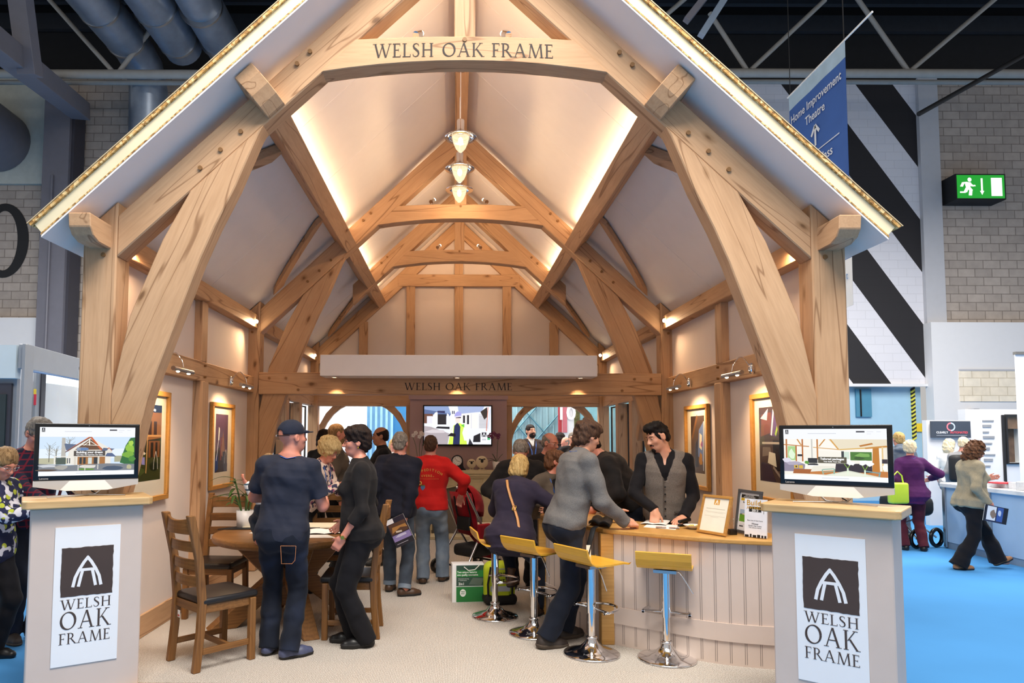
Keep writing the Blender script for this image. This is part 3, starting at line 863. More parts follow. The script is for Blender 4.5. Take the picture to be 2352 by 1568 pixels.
# dark hall roof: sheet, purlins
DARK = plain('dark_roof_sheet', '#15161a', 0.8, var=0.15)
rs = MB().box2((-22, 6, 13.6), (22, 18.6, 13.8)).box2((-22, 18.3, WTOP - .5), (22, 18.5, 13.6))  # second, upright sheet added as dark backing for the dark void over the walls
hr = struct('ceiling_hall', rs, DARK)
DARK2 = plain('dark_roof_purlin', '#2a2d33', 0.6, var=0.1)
for i, y in enumerate((12.4, 13.7, 15.0, 16.2, 17.3, 18.1)):
    MB().box2((-22, y, 13.0 - .25 * (i % 2)), (22, y + 0.14, 13.2)).build('roof_purlin', DARK2, hr)
for i in range(60):
    x = -15 + i * 0.55
    if -5.5 < x < 3.5: continue
    MB().box2((x, 8, 13.5), (x + 0.12, 18, 13.6)).build('roof_rib', DARK2, hr)
tag(MB().cyl(at(2110, 262, 14), at(2400, 100, 14.5), 0.05, 8).build('cable_tube', BLACK_M), 'thin black tube hanging slantwise under the hall roof at right', 'tube')
# ------------------------------------------------------------------ lettering, emblem, pictures
def face(xdir, loc, up=(0, 0, 1)):
    x = Vector(xdir).normalized(); y = Vector(up); y = (y - x * x.dot(y)).normalized(); z = x.cross(y)
    M = Matrix((x, y, z)).transposed().to_4x4(); M.translation = Vector(loc)
    return M
def T(x, y, z): return Matrix.Translation((x, y, z))

def stroke(pts, ws):
    """quads along a path with a width at each point"""
    out, L, Rr = [], [], []
    for i, p in enumerate(pts):
        a, b = Vector(pts[max(i - 1, 0)]), Vector(pts[min(i + 1, len(pts) - 1)])
        t = (b - a).normalized(); nn = Vector((-t.y, t.x))
        w = (ws[i] if isinstance(ws, (list, tuple)) else ws) / 2
        L.append(Vector(p) + nn * w); Rr.append(Vector(p) - nn * w)
    for i in range(len(pts) - 1): out.append([L[i], L[i + 1], Rr[i + 1], Rr[i]])
    return out
def stem(x0, y0, x1, y1, w): return [[Vector((x0, y0)), Vector((x0 + w, y0)), Vector((x1 + w, y1)), Vector((x1, y1))]]
def bar(x0, y0, x1, y1): return [[Vector((x0, y0)), Vector((x1, y0)), Vector((x1, y1)), Vector((x0, y1))]]
def serif(x, y, w=0.26): return bar(x - w / 2, y, x + w / 2, y + 0.035) if y < 0.5 else bar(x - w / 2, y - 0.035, x + w / 2, y)
TK, TN = 0.12, 0.06
GLYPH = {
    'W': (1.28, stem(.10, 1, .34, 0, TK) + stem(.66, 1, .38, 0, TN) + stem(.56, 1, .82, 0, TK) + stem(1.14, 1, .87, 0, TN) + serif(.14, 1, .28) + serif(.64, 1, .3) + serif(1.17, 1, .24)),
    'E': (0.62, bar(.10, 0, .22, 1) + bar(.02, 0, .56, .05) + bar(.02, .95, .53, 1) + bar(.2, .50, .43, .55) + bar(.53, 0, .57, .17) + bar(.50, .84, .535, 1) + bar(.41, .43, .44, .62)),
    'L': (0.60, bar(.10, 0, .22, 1) + serif(.16, 1, .30) + bar(.02, 0, .55, .05) + bar(.53, 0, .57, .2)),
    'S': (0.56, stroke([(.47, .80), (.43, .93), (.30, .985), (.16, .93), (.11, .80), (.16, .66), (.30, .53), (.43, .40), (.47, .24), (.40, .08), (.25, .02), (.12, .07), (.06, .22)], [.03, .05, .05, .08, .11, .13, .14, .13, .11, .08, .05, .05, .03])),
    'H': (0.90, bar(.12, 0, .24, 1) + bar(.66, 0, .78, 1) + bar(.2, .48, .7, .535) + serif(.18, 0) + serif(.18, 1) + serif(.72, 0) + serif(.72, 1)),
    'O': (0.98, stroke([(.49 + .39 * math.cos(a), .5 + .47 * math.sin(a)) for a in [2 * PI * i / 32 for i in range(33)]], [.05 + .085 * abs(math.cos(2 * PI * i / 32 - .35)) ** 1.5 for i in range(33)])),
    'A': (0.92, stem(.10, 0, .43, 1, TN) + stem(.72, 0, .41, 1, TK) + bar(.24, .33, .68, .38) + serif(.13, 0, .26) + serif(.78, 0, .3)),
    'K': (0.86, bar(.12, 0, .24, 1) + serif(.18, 0) + serif(.18, 1) + stem(.24, .47, .62, 1, TN) + stem(.70, 0, .31, .56, TK) + serif(.66, 1, .26) + serif(.79, 0, .24)),
    'F': (0.58, bar(.10, 0, .22, 1) + serif(.16, 0, .30) + bar(.02, .95, .53, 1) + bar(.2, .48, .43, .53) + bar(.50, .82, .535, 1) + bar(.41, .41, .44, .60)),
    'R': (0.78, bar(.10, 0, .22, 1) + serif(.16, 0) + bar(.02, .955, .3, 1) + stroke([(.22, .975), (.36, .965), (.48, .88), (.51, .74), (.47, .60), (.36, .51), (.22, .49)], [.045, .06, .10, .12, .10, .06, .045]) + stem(.66, 0, .30, .50, TK) + serif(.74, 0, .2)),
    'M': (1.12, stem(.12, 0, .20, 1, TN) + stem(.50, 0, .19, 1, TK) + stem(.54, 0, .86, 1, TN) + stem(.92, 0, .84, 1, TK) + serif(.15, 0, .24) + serif(.98, 0, .28) + serif(.20, 1, .16) + serif(.92, 1, .2)),
    ' ': (0.42, []),
}
def letters(txt, height, width=None, lift=0.0):
    """lettering as flat shapes, centred on x, baseline at y=0; returns an MB in local xy"""
    m = MB(); x = 0; polys = []
    for ch in txt:
        w, g = GLYPH[ch]
        for p in g: polys.append([(q[0] + x, q[1]) for q in p])
        x += w + 0.06
    sx = (width / x) if width else height
    for k, p in enumerate(polys):
        m.add([((a - x / 2) * sx, b * height, lift + 0.00002 * (k % 7)) for a, b in p], [tuple(range(len(p)))])
    return m

def text(name, s, size, M, mat, parent=None, align='CENTER', bold=0.0, shear=0.0, squeeze=None):
    c = bpy.data.curves.new(name, 'FONT'); c.body = s; c.size = size; c.align_x = align
    c.offset = bold * size; c.shear = shear; c.resolution_u = 3
    c.materials.append(mat)
    o = bpy.data.objects.new(name, c); COL.objects.link(o)
    if squeeze: M = M @ Matrix.Diagonal((squeeze, 1, 1, 1))
    return place(o, M, parent)

def emblem(parent, M, s, brown, white, lift=0.0008):
    """the firm's square with the timber frame mark, side s, M at its centre, local xy"""
    rnd = random.Random(3)
    m = MB(); h = s / 2
    pts = []
    for k in range(4):
        for i in range(14):
            f = i / 14 * 2 - 1
            j = 1 + rnd.uniform(-.018, .012)
            p = [(f, -1), (1, f), (-f, 1), (-1, -f)][k]
            pts.append((p[0] * h * (j if abs(p[0]) == 1 else 1), p[1] * h * 1.04 * (j if abs(p[1]) == 1 else 1), lift))
    m.add(pts, [tuple(range(len(pts)))])
    e = m.build('emblem_square', brown, parent, M, fix=False)
    g = MB()
    cnt = [0]
    def S(pts_, w):
        cnt[0] += 1
        for q in stroke([((a - .5) * s, (b - .5) * s) for a, b in pts_], w * s): g.add([(v[0], v[1], lift * 2 + cnt[0] * .0001) for v in q], [(0, 1, 2, 3)])
    for sx in (1, -1):
        mx = lambda L: [(0.5 + sx * (a - 0.5), b) for a, b in L]
        S(mx([(.515, .815), (.43, .70), (.34, .54), (.27, .38), (.23, .18)]), .062)
        S(mx([(.405, .52), (.375, .38), (.335, .18)]), .060)
    S([(.33, .535), (.67, .535)], .06)
    g.build('emblem_mark', white, e, M, fix=False)
    return e

def pic(name, polys, w, h, M, parent=None, e=0.0, rough=0.5, step=0.0003):
    """a flat picture of coloured shapes (u, v in 0..1), e > 0 for a lit screen"""
    m = MB(); mats = []; idx = {}
    for k, (col, pts) in enumerate(polys):
        if col not in idx:
            idx[col] = len(mats); mats.append(flat(col, e, rough))
        m.add([((u - .5) * w, (v - .5) * h, k * step * 0.1) for u, v in pts], [tuple(range(len(pts)))], idx[col])
    return m.build(name, mats, parent, M, fix=False)
def rc(x0, y0, x1, y1): return [(x0, y0), (x1, y0), (x1, y1), (x0, y1)]
def ln(x0, y0, x1, y1, w):
    d = Vector((x1 - x0, y1 - y0)).normalized(); nn = Vector((-d.y, d.x)) * w / 2
    return [(x0 + nn.x, y0 + nn.y), (x1 + nn.x, y1 + nn.y), (x1 - nn.x, y1 - nn.y), (x0 - nn.x, y0 - nn.y)]
def blob(cx, cy, rx, ry, n=10, seed=0, j=.25):
    rr = random.Random(seed)
    return [(cx + rx * math.cos(2 * PI * i / n) * (1 + rr.uniform(-j, j)), cy + ry * math.sin(2 * PI * i / n) * (1 + rr.uniform(-j, j))) for i in range(n)]

# firm name on the front collar and on the tie beam
m = letters('WELSH OAK FRAME', 0.10, 1.29)
zt0 = at(1065, 131, Y1).z
m2 = MB()
for p in m.v: m2.v.append((p[0], p[1] - 0.03 * (p[0] / 1.02) ** 2, p[2]))
m2.f, m2.m, m2.s = m.f, m.m, m.s
collar_obj = [c for c in front_truss.children if c.name.startswith('collar')][0]
m2.build('lettering', INK, collar_obj, face((1, 0, 0), (at(1065, 120, Y1).x, Y1 - 0.0085, zt0)), fix=False)
tie_obj = [c for c in mid_truss.children if c.name.startswith('tie_beam')][0]
letters('WELSH OAK FRAME', 0.088, 1.31).build('lettering', INK, tie_obj, face((1, 0, 0), (at(1053, 890, Y2).x, Y2 - 0.0125, at(1053, 896, Y2).z)), fix=False)

# ------------------------------------------------------------------ kiosks with screens
SILVER = plain('silver_plastic', '#c9c6c2', 0.35, 0.3, var=0.02)
GREYL = plain('light_grey_plastic', '#dedbd8', 0.35, var=0.01)
def kiosk(p, ang, label):
    t = thing('display_kiosk', label, 'kiosk', (p[0], p[1], HALL_Z), ang)
    M = WM[t.name] @ T(0, 0, -HALL_Z)
    MB().box2((-0.31, 0.06, HALL_Z + .03), (0.31, 0.38, 1.158)).build('cabinet', PUTTY, t, M, bevel=0.006)
    MB().box2((-0.38, 0.0, HALL_Z), (0.38, 0.42, HALL_Z + 0.03)).build('base_plate', PAINT_W, t, M, bevel=0.004)
    MB().prism([(-.36, .025), (-.335, 0), (.335, 0), (.36, .025), (.36, .42), (-.36, .42)], 1.16, 1.21, axis='z').build('worktop', OAK_TOP, t, M, bevel=0.007, seg=2)
    pn = MB().box2((-0.18, 0.054, 0.205), (0.18, 0.0595, 1.04)).build('sign_panel', WHITE_P, t, M)
    F = M @ face((1, 0, 0), (0, 0.0535, 0))
    emblem(pn, F @ T(0, 0.765, 0), 0.285, BROWN, WHITE_P)
    for s, z, h in (('WELSH', 0.541, 0.060), ('OAK', 0.420, 0.108), ('FRAME', 0.334, 0.066)):
        letters(s, h, 0.285, 0.0008).build('lettering', BROWN, pn, F @ T(0, z, 0), fix=False)
    return t, M

def monitor(M, label, content):
    """all-in-one computer on its stand; M at the middle of its foot on the worktop, local y away from the viewer"""
    t = bpy.data.objects.new('desktop_computer', None); COL.objects.link(t); place(t, M); tag(t, label, 'computer', 'computers on the kiosks')
    w, z0, z1 = 0.60, 0.105, 0.468
    MB().rbox((0, 0, (z0 + z1) / 2), (w, 0.022, z1 - z0), 0.006).build('bezel', BLACK, t, M)
    ch = MB()
    ch.add([(-w / 2, -.013, z0), (w / 2, -.013, z0), (w / 2, -.013, z0 - .035), (.12, -.013, z0 - .066), (-.12, -.013, z0 - .066), (-w / 2, -.013, z0 - .035)] + [(-w / 2, .013, z0), (w / 2, .013, z0), (w / 2, .013, z0 - .035), (.12, .013, z0 - .066), (-.12, .013, z0 - .066), (-w / 2, .013, z0 - .035)],
           [(0, 1, 2, 3, 4, 5), (11, 10, 9, 8, 7, 6)] + [(i, i + 6, (i + 1) % 6 + 6, (i + 1) % 6) for i in range(6)], 0)
    ch.add([(-.10, -.0135, z0 - .002), (.10, -.0135, z0 - .002), (.15, -.0135, z0 - .058), (.12, -.0135, z0 - .0655), (-.12, -.0135, z0 - .0655), (-.15, -.0135, z0 - .058)], [(0, 1, 2, 3, 4, 5)], 1)
    ch.build('chin', [SILVER, WHITE_P], t, M, fix=False)
    ft = MB()
    for s in (-1, 1):
        ft.tube([(s * .10, 0.02, z0 - .05), (s * .055, .03, .012), (0, .03, .008)], .009, 8, flat=.6)
        ft.tube([(s * .02, .02, .008), (s * .22, -.06, .005)], [.012, .007], 8, flat=.4)
    ft.build('stand', STEEL, t, M)
    MB().tube([(.02, .03, .06), (.03, .05, .03), (.06, .06, .012)], .004, 6).build('cable', BLACK_M, t, M)
    sw, sh = 0.545, 0.308
    F = M @ face((1, 0, 0), (0, -0.0118, (z0 + z1) / 2 + 0.004))
    MB().box((0, 0, -0.0003), (sw, sh, 0.0004)).build('screen', emis('screen_white', '#f4f6fb', 0.9), t, F)
    scr = pic('screen_picture', content, sw, sh, F @ T(0, 0, 0.0003), t, e=0.9)
    text('maker_lettering', 'Lenovo', 0.017, F @ T(-.268, -.176, .0006), flat('#d0ccc8'), t, 'LEFT')
    cd = MB().ell((0, -.0118, z1 - .014), (.0025, .001, .0025), 8, 6)
    cd.build('camera_lens', STEEL, t, M)
    return t, F, sw, sh

HEAD = [('#f1f3fa', rc(0, .80, 1, 1)), ('#333333', rc(.02, .90, .052, .985)), ('#f1f3fa', [(.027, .91), (.031, .91), (.036, .97), (.041, .91), (.045, .91), (.038, .975), (.034, .975)]), ('#44434a', rc(.72, .93, .80, .958)), ('#b9bdc6', rc(.25, .906, .53, .914)), ('#c9ccd4', rc(.82, .938, .88, .945)), ('#c9ccd4', rc(.91, .938, .95, .945)), ('#c9ccd4', rc(.82, .90, .86, .906)), ('#f4f6fb', rc(0, 0, 1, .09)), ('#b9bdc6', rc(.38, .042, .64, .050))]
def trees(x, y0, h, seed):
    rr = random.Random(seed); out = [('#6d6a5c', ln(x, y0, x + .005, y0 + h * .7, .008))]
    for i in range(14):
        a = rr.uniform(.3, 2.8); L = rr.uniform(.06, .13); yy = y0 + h * rr.uniform(.25, .65)
        out.append(('#8f8d80', ln(x, yy, x + L * math.cos(a) * .7, yy + L * 1.3 * abs(math.sin(a)), .0035)))
    return out
HOUSE = [('#cfe2f6', rc(0, .09, 1, .80)), ('#e3eefa', rc(0, .35, 1, .55)), ('#b9b79a', rc(0, .24, .28, .36)), ('#a9a88c', rc(.78, .27, .9, .40))] + trees(.10, .28, .5, 1) + trees(.17, .28, .4, 2) + trees(.3, .5, .35, 5) + [
    ('#b9b5ad', [(.22, .30), (.27, .30), (.26, .78), (.225, .78)]), ('#5d6b86', [(.25, .66), (.40, .64), (.35, .52), (.27, .52)]),
    ('#e9e4da', [(.28, .22), (.74, .22), (.74, .55), (.52, .79), (.30, .52)]), ('#6a4a32', [(.36, .53), (.52, .76), (.66, .53)]),
    ('#d46a32', [(.26, .49), (.28, .49), (.53, .80), (.50, .80)]), ('#c95f2c', [(.66, .50), (.63, .52), (.51, .80), (.535, .80)]), ('#3c3c44', [(.26, .47), (.262, .49), (.52, .80), (.53, .795)]),
    ('#eee7d8', ln(.40, .64, .62, .62, .012)), ('#eee7d8', ln(.51, .76, .51, .62, .012)), ('#eee7d8', ln(.45, .62, .51, .71, .01)), ('#eee7d8', ln(.59, .62, .52, .71, .01)), ('#8a97ab', rc(.38, .50, .48, .58)), ('#5f7fae', rc(.42, .52, .50, .57)),
    ('#5b6884', [(.66, .57), (.78, .55), (.74, .50), (.64, .51)]), ('#c9683a', [(.70, .55), (.72, .58), (.755, .5), (.75, .49)]), ('#e2ddd2', [(.69, .37), (.75, .37), (.75, .50), (.72, .56), (.69, .50)]), ('#54658a', [(.68, .39), (.80, .38), (.755, .46), (.70, .46)]),
    ('#a5703c', rc(.39, .22, .68, .385)), ('#2f3438', rc(.41, .235, .435, .37)), ('#2f3438', rc(.45, .235, .475, .37)), ('#cfd8d4', rc(.50, .235, .54, .37)), ('#2f3438', rc(.56, .235, .60, .37)), ('#d7d0c2', rc(.60, .22, .62, .385)), ('#d7d0c2', rc(.355, .20, .375, .39)), ('#4f5b52', rc(.17, .23, .27, .37)), ('#ece8de', rc(.15, .20, .165, .40)), ('#ece8de', rc(.15, .385, .30, .40)), ('#ece8de', rc(.28, .22, .33, .385)), ('#3a4048', rc(.285, .25, .295, .36)), ('#3a4048', rc(.305, .25, .315, .36)),
    ('#2f6a35', [(.84, .25), (.99, .18), (1, .18), (1, .79), (.95, .78), (.90, .62), (.87, .45)]), ('#8fbf3c', blob(.95, .55, .05, .10, 9, 4)), ('#79ab38', blob(.93, .42, .06, .07, 9, 5)), ('#4e8a34', blob(.97, .33, .04, .06, 9, 6)), ('#a9d04c', blob(.96, .67, .03, .06, 8, 8)),
    ('#7b7f86', [(0, .09), (1, .09), (1, .22), (.7, .24), (.3, .21), (0, .25)]), ('#c9ccd2', blob(.08, .20, .09, .03, 9, 11)), ('#5c4a3c', blob(.08, .115, .11, .02, 9, 12)), ('#a8a59e', blob(.23, .17, .07, .05, 9, 13)), ('#ded8cf', blob(.50, .18, .10, .035, 9, 14)), ('#5f8f2f', blob(.48, .125, .08, .022, 9, 15)), ('#46556b', blob(.76, .14, .13, .045, 9, 16)), ('#d6d2c8', rc(.395, .10, .405, .22)), ('#d6d2c8', rc(.465, .10, .475, .22)), ('#d6d2c8', rc(.60, .12, .61, .22)), ('#b8b48f', blob(.94, .16, .03, .05, 8, 17)),
    ('#4c433b', rc(.35, .40, .68, .51))] + HEAD
ROOM = [('#f3efe4', rc(0, .09, 1, .80)), ('#f6f2e9', [(0, .62), (1, .50), (1, .80), (0, .80)]), ('#e7dcc3', [(.45, .80), (1, .80), (1, .63), (.55, .60)]), ('#a9d08a', rc(.04, .38, .12, .66)), ('#dff0d4', blob(.08, .5, .03, .10, 8, 2)),
    ('#b5692a', rc(.02, .40, .036, .80)), ('#b5692a', rc(.12, .36, .134, .68)), ('#b5692a', rc(.185, .36, .20, .80)), ('#c07834', rc(.335, .40, .35, .80)), ('#bf7a34', ln(.0, .69, .26, .655, .018)), ('#d09a4c', ln(.30, .64, .56, .60, .014)), ('#c98c3c', ln(.14, .80, .18, .68, .014)), ('#c98c3c', ln(.36, .66, .42, .80, .014)), ('#d6a050', ln(.47, .80, .55, .60, .016)), ('#c9c7c0', rc(.28, .42, .295, .80)), ('#d8ab52', ln(.56, .60, .85, .64, .02)),
    ('#4d7a34', rc(.66, .40, .86, .56)), ('#7fae58', blob(.78, .5, .07, .04, 9, 3)), ('#3d5c2c', blob(.74, .44, .05, .03, 9, 6)), ('#3b3d40', rc(.575, .42, .60, .57)), ('#cfe0d2', rc(.60, .42, .65, .56)),
    ('#c07c2c', [(.86, .20), (.93, .20), (.925, .66), (.87, .66)]), ('#b9752a', ln(.75, .67, .87, .72, .03)), ('#c98c3c', ln(.80, .63, 1, .67, .03)), ('#e3c48a', rc(.95, .20, .965, .66)), ('#efe8d8', rc(.97, .35, 1, .62)), ('#3a3038', rc(.95, .35, 1, .43)),
    ('#2c2c30', rc(.245, .33, .34, .43)), ('#2c2c30', blob(.30, .30, .06, .03, 9, 8)), ('#2b2b2f', rc(.14, .46, .19, .50)), ('#eae6de', rc(.145, .37, .185, .46)), ('#ffffff', rc(.25, .27, .35, .29)),
    ('#8f8699', [(0, .16), (.20, .16), (.22, .30), (.16, .34), (0, .36)]), ('#b0a8ba', blob(.10, .32, .09, .04, 9, 9)), ('#dcd8e6', blob(.03, .38, .05, .05, 9, 9)), ('#c27a3a', [(.20, .12), (1, .09), (1, .20), (.5, .22), (.26, .20)]), ('#e9e4d6', [(.26, .16), (.5, .20), (.55, .28), (.3, .28)]), ('#a5602c', [(.09, .12), (.26, .12), (.28, .21), (.10, .21)]), ('#d8b342', [(.105, .22), (.145, .23), (.14, .29), (.10, .28)]), ('#d8b342', [(.155, .22), (.195, .22), (.19, .285), (.15, .28)]), ('#2e2620', blob(.125, .255, .01, .02, 7, 1)), ('#fbf7ee', rc(.215, .24, .235, .31)), ('#5f9a3a', blob(.235, .34, .022, .035, 8, 4)),
    ('#342c34', [(.51, .17), (.86, .17), (.86, .34), (.52, .33)]), ('#d9dccb', [(.38, .095), (.64, .205), (.94, .095)]), ('#e8ead9', [(.44, .10), (.64, .185), (.87, .10)]), ('#8fb5a2', ln(.39, .21, .50, .23, .018)), ('#8fb5a2', ln(.395, .12, .385, .21, .012)), ('#8fb5a2', ln(.40, .16, .50, .18, .012)), ('#8fb5a2', ln(.50, .13, .505, .23, .014)), ('#7aa0a2', ln(.80, .20, .92, .17, .02)), ('#7aa0a2', ln(.92, .10, .93, .19, .014)), ('#e3efd8', rc(.625, .12, .64, .26)), ('#e3efd8', rc(.785, .10, .80, .22)), ('#7da83c', ln(.63, .25, .60, .33, .008)), ('#7da83c', ln(.635, .25, .66, .33, .008)), ('#7da83c', ln(.79, .22, .77, .30, .008)), ('#7da83c', ln(.795, .22, .82, .30, .008)),
    ('#fdfdf8', blob(.62, .37, .05, .05, 11, 21, .4)), ('#fdfdf8', blob(.67, .34, .03, .04, 11, 22, .4)), ('#fdfdf8', blob(.78, .36, .05, .05, 11, 23, .4)), ('#fdfdf8', blob(.84, .34, .035, .04, 11, 24, .4)), ('#fdfdf8', blob(.975, .28, .025, .05, 11, 25, .4)),
    ('#5a5443', rc(.345, .335, .625, .455))] + HEAD

pl, pr = fl(51, 1172, 1.16), fl(351, 1158, 1.16)
ang = math.atan2(pr.y - pl.y, pr.x - pl.x)
kl, KLM = kiosk(((pl.x + pr.x) / 2, (pl.y + pr.y) / 2), ang, 'putty grey kiosk with oak worktop and brown emblem panel, at the left of the entrance')
LCOMP, F, sw, sh = monitor(KLM @ T(-0.005, 0.24, 1.21) @ Matrix.Rotation(R(-2), 4, 'Z'), 'computer showing a gabled house under the words Building your dream', HOUSE)
text('caption', 'Building your dream', 0.0185, F @ T(.008, -.0125, .0045), flat('#ffffff', .9), LCOMP, bold=.03)
text('caption', 'Your ideas. Our expertise. Our vision.', 0.0098, F @ T(.008, -.0255, .0045), flat('#ffffff', .9), LCOMP, bold=.03)
pl, pr = fl(1747, 1174, 1.16), fl(2066, 1196, 1.16)
ang = math.atan2(pr.y - pl.y, pr.x - pl.x)
kr, KRM = kiosk(((pl.x + pr.x) / 2, (pl.y + pr.y) / 2), ang, 'putty grey kiosk with oak worktop and brown emblem panel, at the right of the entrance')
RCOMP, F, sw, sh = monitor(KRM @ T(0.0, 0.25, 1.21) @ Matrix.Rotation(R(2), 4, 'Z'), 'computer showing a bright oak framed room under the words Tailored packages', ROOM)
text('caption', 'Tailored packages', 0.0175, F @ T(-.008, -.031, .0045), flat('#ffffff', .9), RCOMP, bold=.03)
text('caption', 'Your build. Your way', 0.0105, F @ T(-.008, -.0445, .0045), flat('#ffffff', .9), RCOMP, bold=.03)

# ------------------------------------------------------------------ bar stools
def seat_sheet():
    prof = [(.205, -.012), (.195, .0), (.15, .008), (.05, .004), (-.06, .002), (-.12, .008), (-.165, .03), (-.19, .065), (-.205, .12)]
    m = MB(); n_ = len(prof); W = .19
    def off(i):
        a, b = Vector(prof[max(i - 1, 0)]), Vector(prof[min(i + 1, n_ - 1)]); t = (b - a).normalized()
        return Vector((t.y, -t.x)) * 0.014
    top, bot = [], []
    for i, p in enumerate(prof):
        o = off(i)
        for x in (-W, W):
            top.append((x, p[0], p[1])); bot.append((x, p[0] + o.x, p[1] + (-abs(o.y) if abs(o.y) > abs(o.x) else o.y)))
    fs = []
    k = 2 * n_
    for i in range(n_ - 1):
        a = 2 * i
        fs += [(a, a + 1, a + 3, a + 2), (k + a + 2, k + a + 3, k + a + 1, k + a), (a, a + 2, k + a + 2, k + a), (a + 1, k + a + 1, k + a + 3, a + 3)]
    fs += [(0, k, k + 1, 1), (k - 2, k - 1, 2 * k - 1, 2 * k - 2)]
    m.add(top + bot, fs, 0, False)
    return m
STOOLS = [((1532, 1513), -22, .655, 'yellow plywood bar stool before the boarded counter, rightmost of the four'),
          ((1359, 1501), -60, .665, 'yellow plywood bar stool by the oak corner post, in front of the grey sweater man'),
          ((1227, 1454), -50, .655, 'yellow plywood bar stool behind the grey sweater man, base half covered by his boot'),
          ((1137, 1415), -82, .640, 'yellow plywood bar stool carrying the woman with the tan shoulder strap')]
STOOL_POS = []
for (px, py), a, zs, lab in STOOLS:
    p = fl(px, py); STOOL_POS.append(p)
    t = thing('bar_stool', lab, 'bar stool', (p.x, p.y, 0), R(a), 'bar stools along the counter')
    M = WM[t.name]
    MB().lathe([(0, .0), (.205, .0), (.21, .006), (.20, .014), (.14, .030), (.085, .052), (.05, .085), (.036, .11), (.036, .115)], 40).build('base', CHROME, t, M)
    MB().lathe([(.030, .11), (.042, .112), (.042, .128), (.030, .132)], 24).build('collar_ring', CHROME, t, M)
    MB().cyl((0, 0, .12), (0, 0, .40), .027, 24).build('lower_pole', CHROME, t, M)
    MB().cyl((0, 0, .30), (0, 0, zs - .02), .033, 24).build('upper_pole', CHROME, t, M)
    ring = [(0.033 * (1 if i in (0, 24) else 1), 0, .32)]
    pts = []
    for i in range(25):
        an = -PI * .06 + (PI * 1.12) * i / 24
        pts.append((.165 * math.cos(an), .015 + .20 * math.sin(an), .33))
    pts = [(-.0, .03, .33)] + [(.165, .01, .33)] + pts + [(-.165, .01, .33), (0, .03, .33)]
    MB().tube(pts, .011, 10).build('footrest', CHROME, t, M)
    MB().box((0, 0, zs - .02), (.16, .16, .022)).build('seat_plate', STEEL, t, M)
    seat_sheet().build('seat', BEECH, t, M @ T(0, 0, zs + .012), bevel=.002)
    MB().tube([(.05, 0, zs - .02), (.10, -.01, zs - .03), (.125, -.01, zs - .07), (.19, -.02, zs - .17)], .005, 8).build('lever', CHROME, t, M)

# ------------------------------------------------------------------ the bar counter
TOPZ = 0.885
outer = [(2.38, 4.81), (2.15, 4.85), (1.87, 4.95), (1.55, 5.16), (1.19, 5.43), (0.98, 5.88), (0.82, 6.32), (0.93, 6.58)]
inner = [(1.36, 6.54), (1.36, 6.30), (1.50, 5.98), (1.74, 5.72), (2.02, 5.52), (2.22, 5.43), (2.38, 5.40)]
ct = thing('bar_counter', 'curved oak topped bar counter clad in putty painted vertical boards', 'counter', (1.6, 5.6, 0))
def off_poly(pts, d):
    out = []
    for i, p in enumerate(pts):
        a, b = Vector(pts[max(i - 1, 0)]), Vector(pts[min(i + 1, len(pts) - 1)]); t_ = (b - a).normalized()
        nn = Vector((-t_.y, t_.x)); out.append((p[0] + nn.x * d, p[1] + nn.y * d))
    return out
def smooth_poly(pts, k=4):
    out = []
    for i in range(len(pts) - 1):
        p0, p1, p2, p3 = [Vector(pts[max(0, min(len(pts) - 1, j))]) for j in (i - 1, i, i + 1, i + 2)]
        for s in range(k):
            u = s / k
            out.append(tuple(.5 * ((2 * p1) + (-p0 + p2) * u + (2 * p0 - 5 * p1 + 4 * p2 - p3) * u * u + (-p0 + 3 * p1 - 3 * p2 + p3) * u ** 3)))
    out.append(tuple(pts[-1]))
    return out
front = smooth_poly(outer[:5]); flank = smooth_poly(outer[4:])
edge = front + flank[1:]
MB().prism(off_poly(edge, .035) + inner, TOPZ - .035, TOPZ, axis='z').build('worktop', COUNTER, ct, T(1.5, 5.6, TOPZ), world=True, bevel=.008, seg=2)
def wall_strip(path, z0, z1, d0, d1):
    a, b = off_poly(path, d0), off_poly(path, d1)
    m_ = MB()
    for i in range(len(path) - 1):
        q = [a[i], a[i + 1], b[i + 1], b[i]]
        m_.prism(q, z0, z1, axis='z')
    return m_
wall_strip(edge, .0, TOPZ - .036, -.05, 0.0).build('boarding', PUTTY, ct)
grooves = MB()
def along(path, step):
    L = 0; out = []; nxt = step * .5
    for i in range(len(path) - 1):
        a, b = Vector(path[i]), Vector(path[i + 1]); l = (b - a).length
        while nxt <= L + l:
            f = (nxt - L) / l; t_ = (b - a).normalized(); out.append((a + (b - a) * f, t_)); nxt += step
        L += l
    return out
GROOVE = plain('groove_shadow_paint', '#8e8079', 0.7)
for p, t_ in along(edge, .098):
    nn = Vector((-t_.y, t_.x))
    Mg = Matrix(((t_.x, nn.x, 0, p.x), (t_.y, nn.y, 0, p.y), (0, 0, 1, 0), (0, 0, 0, 1)))
    for dx in (-.006, .006):
        grooves.box((dx, .0005, .43), (.0035, .002, .83), 0, Mg)
grooves.build('board_joint', GROOVE, ct)
wall_strip(edge, .165, .29, .0, .012).build('kick_rail', PUTTY, ct)
cp = Vector(outer[4])
MB().box((cp.x + .0, cp.y + .0, .425), (.10, .10, .85), 0, None).build('corner_post', COUNTER, ct, T(cp.x, cp.y, .4), world=True, bevel=.004)
MB().box((outer[6][0] - .01, outer[6][1], .425), (.09, .09, .85)).build('corner_post', COUNTER, ct, T(outer[6][0], outer[6][1], .4), world=True, bevel=.004)
MB().box((outer[0][0] + .02, outer[0][1] - .02, .425), (.07, .08, .85)).build('corner_post', COUNTER, ct, T(outer[0][0], outer[0][1], .4), world=True, bevel=.004)

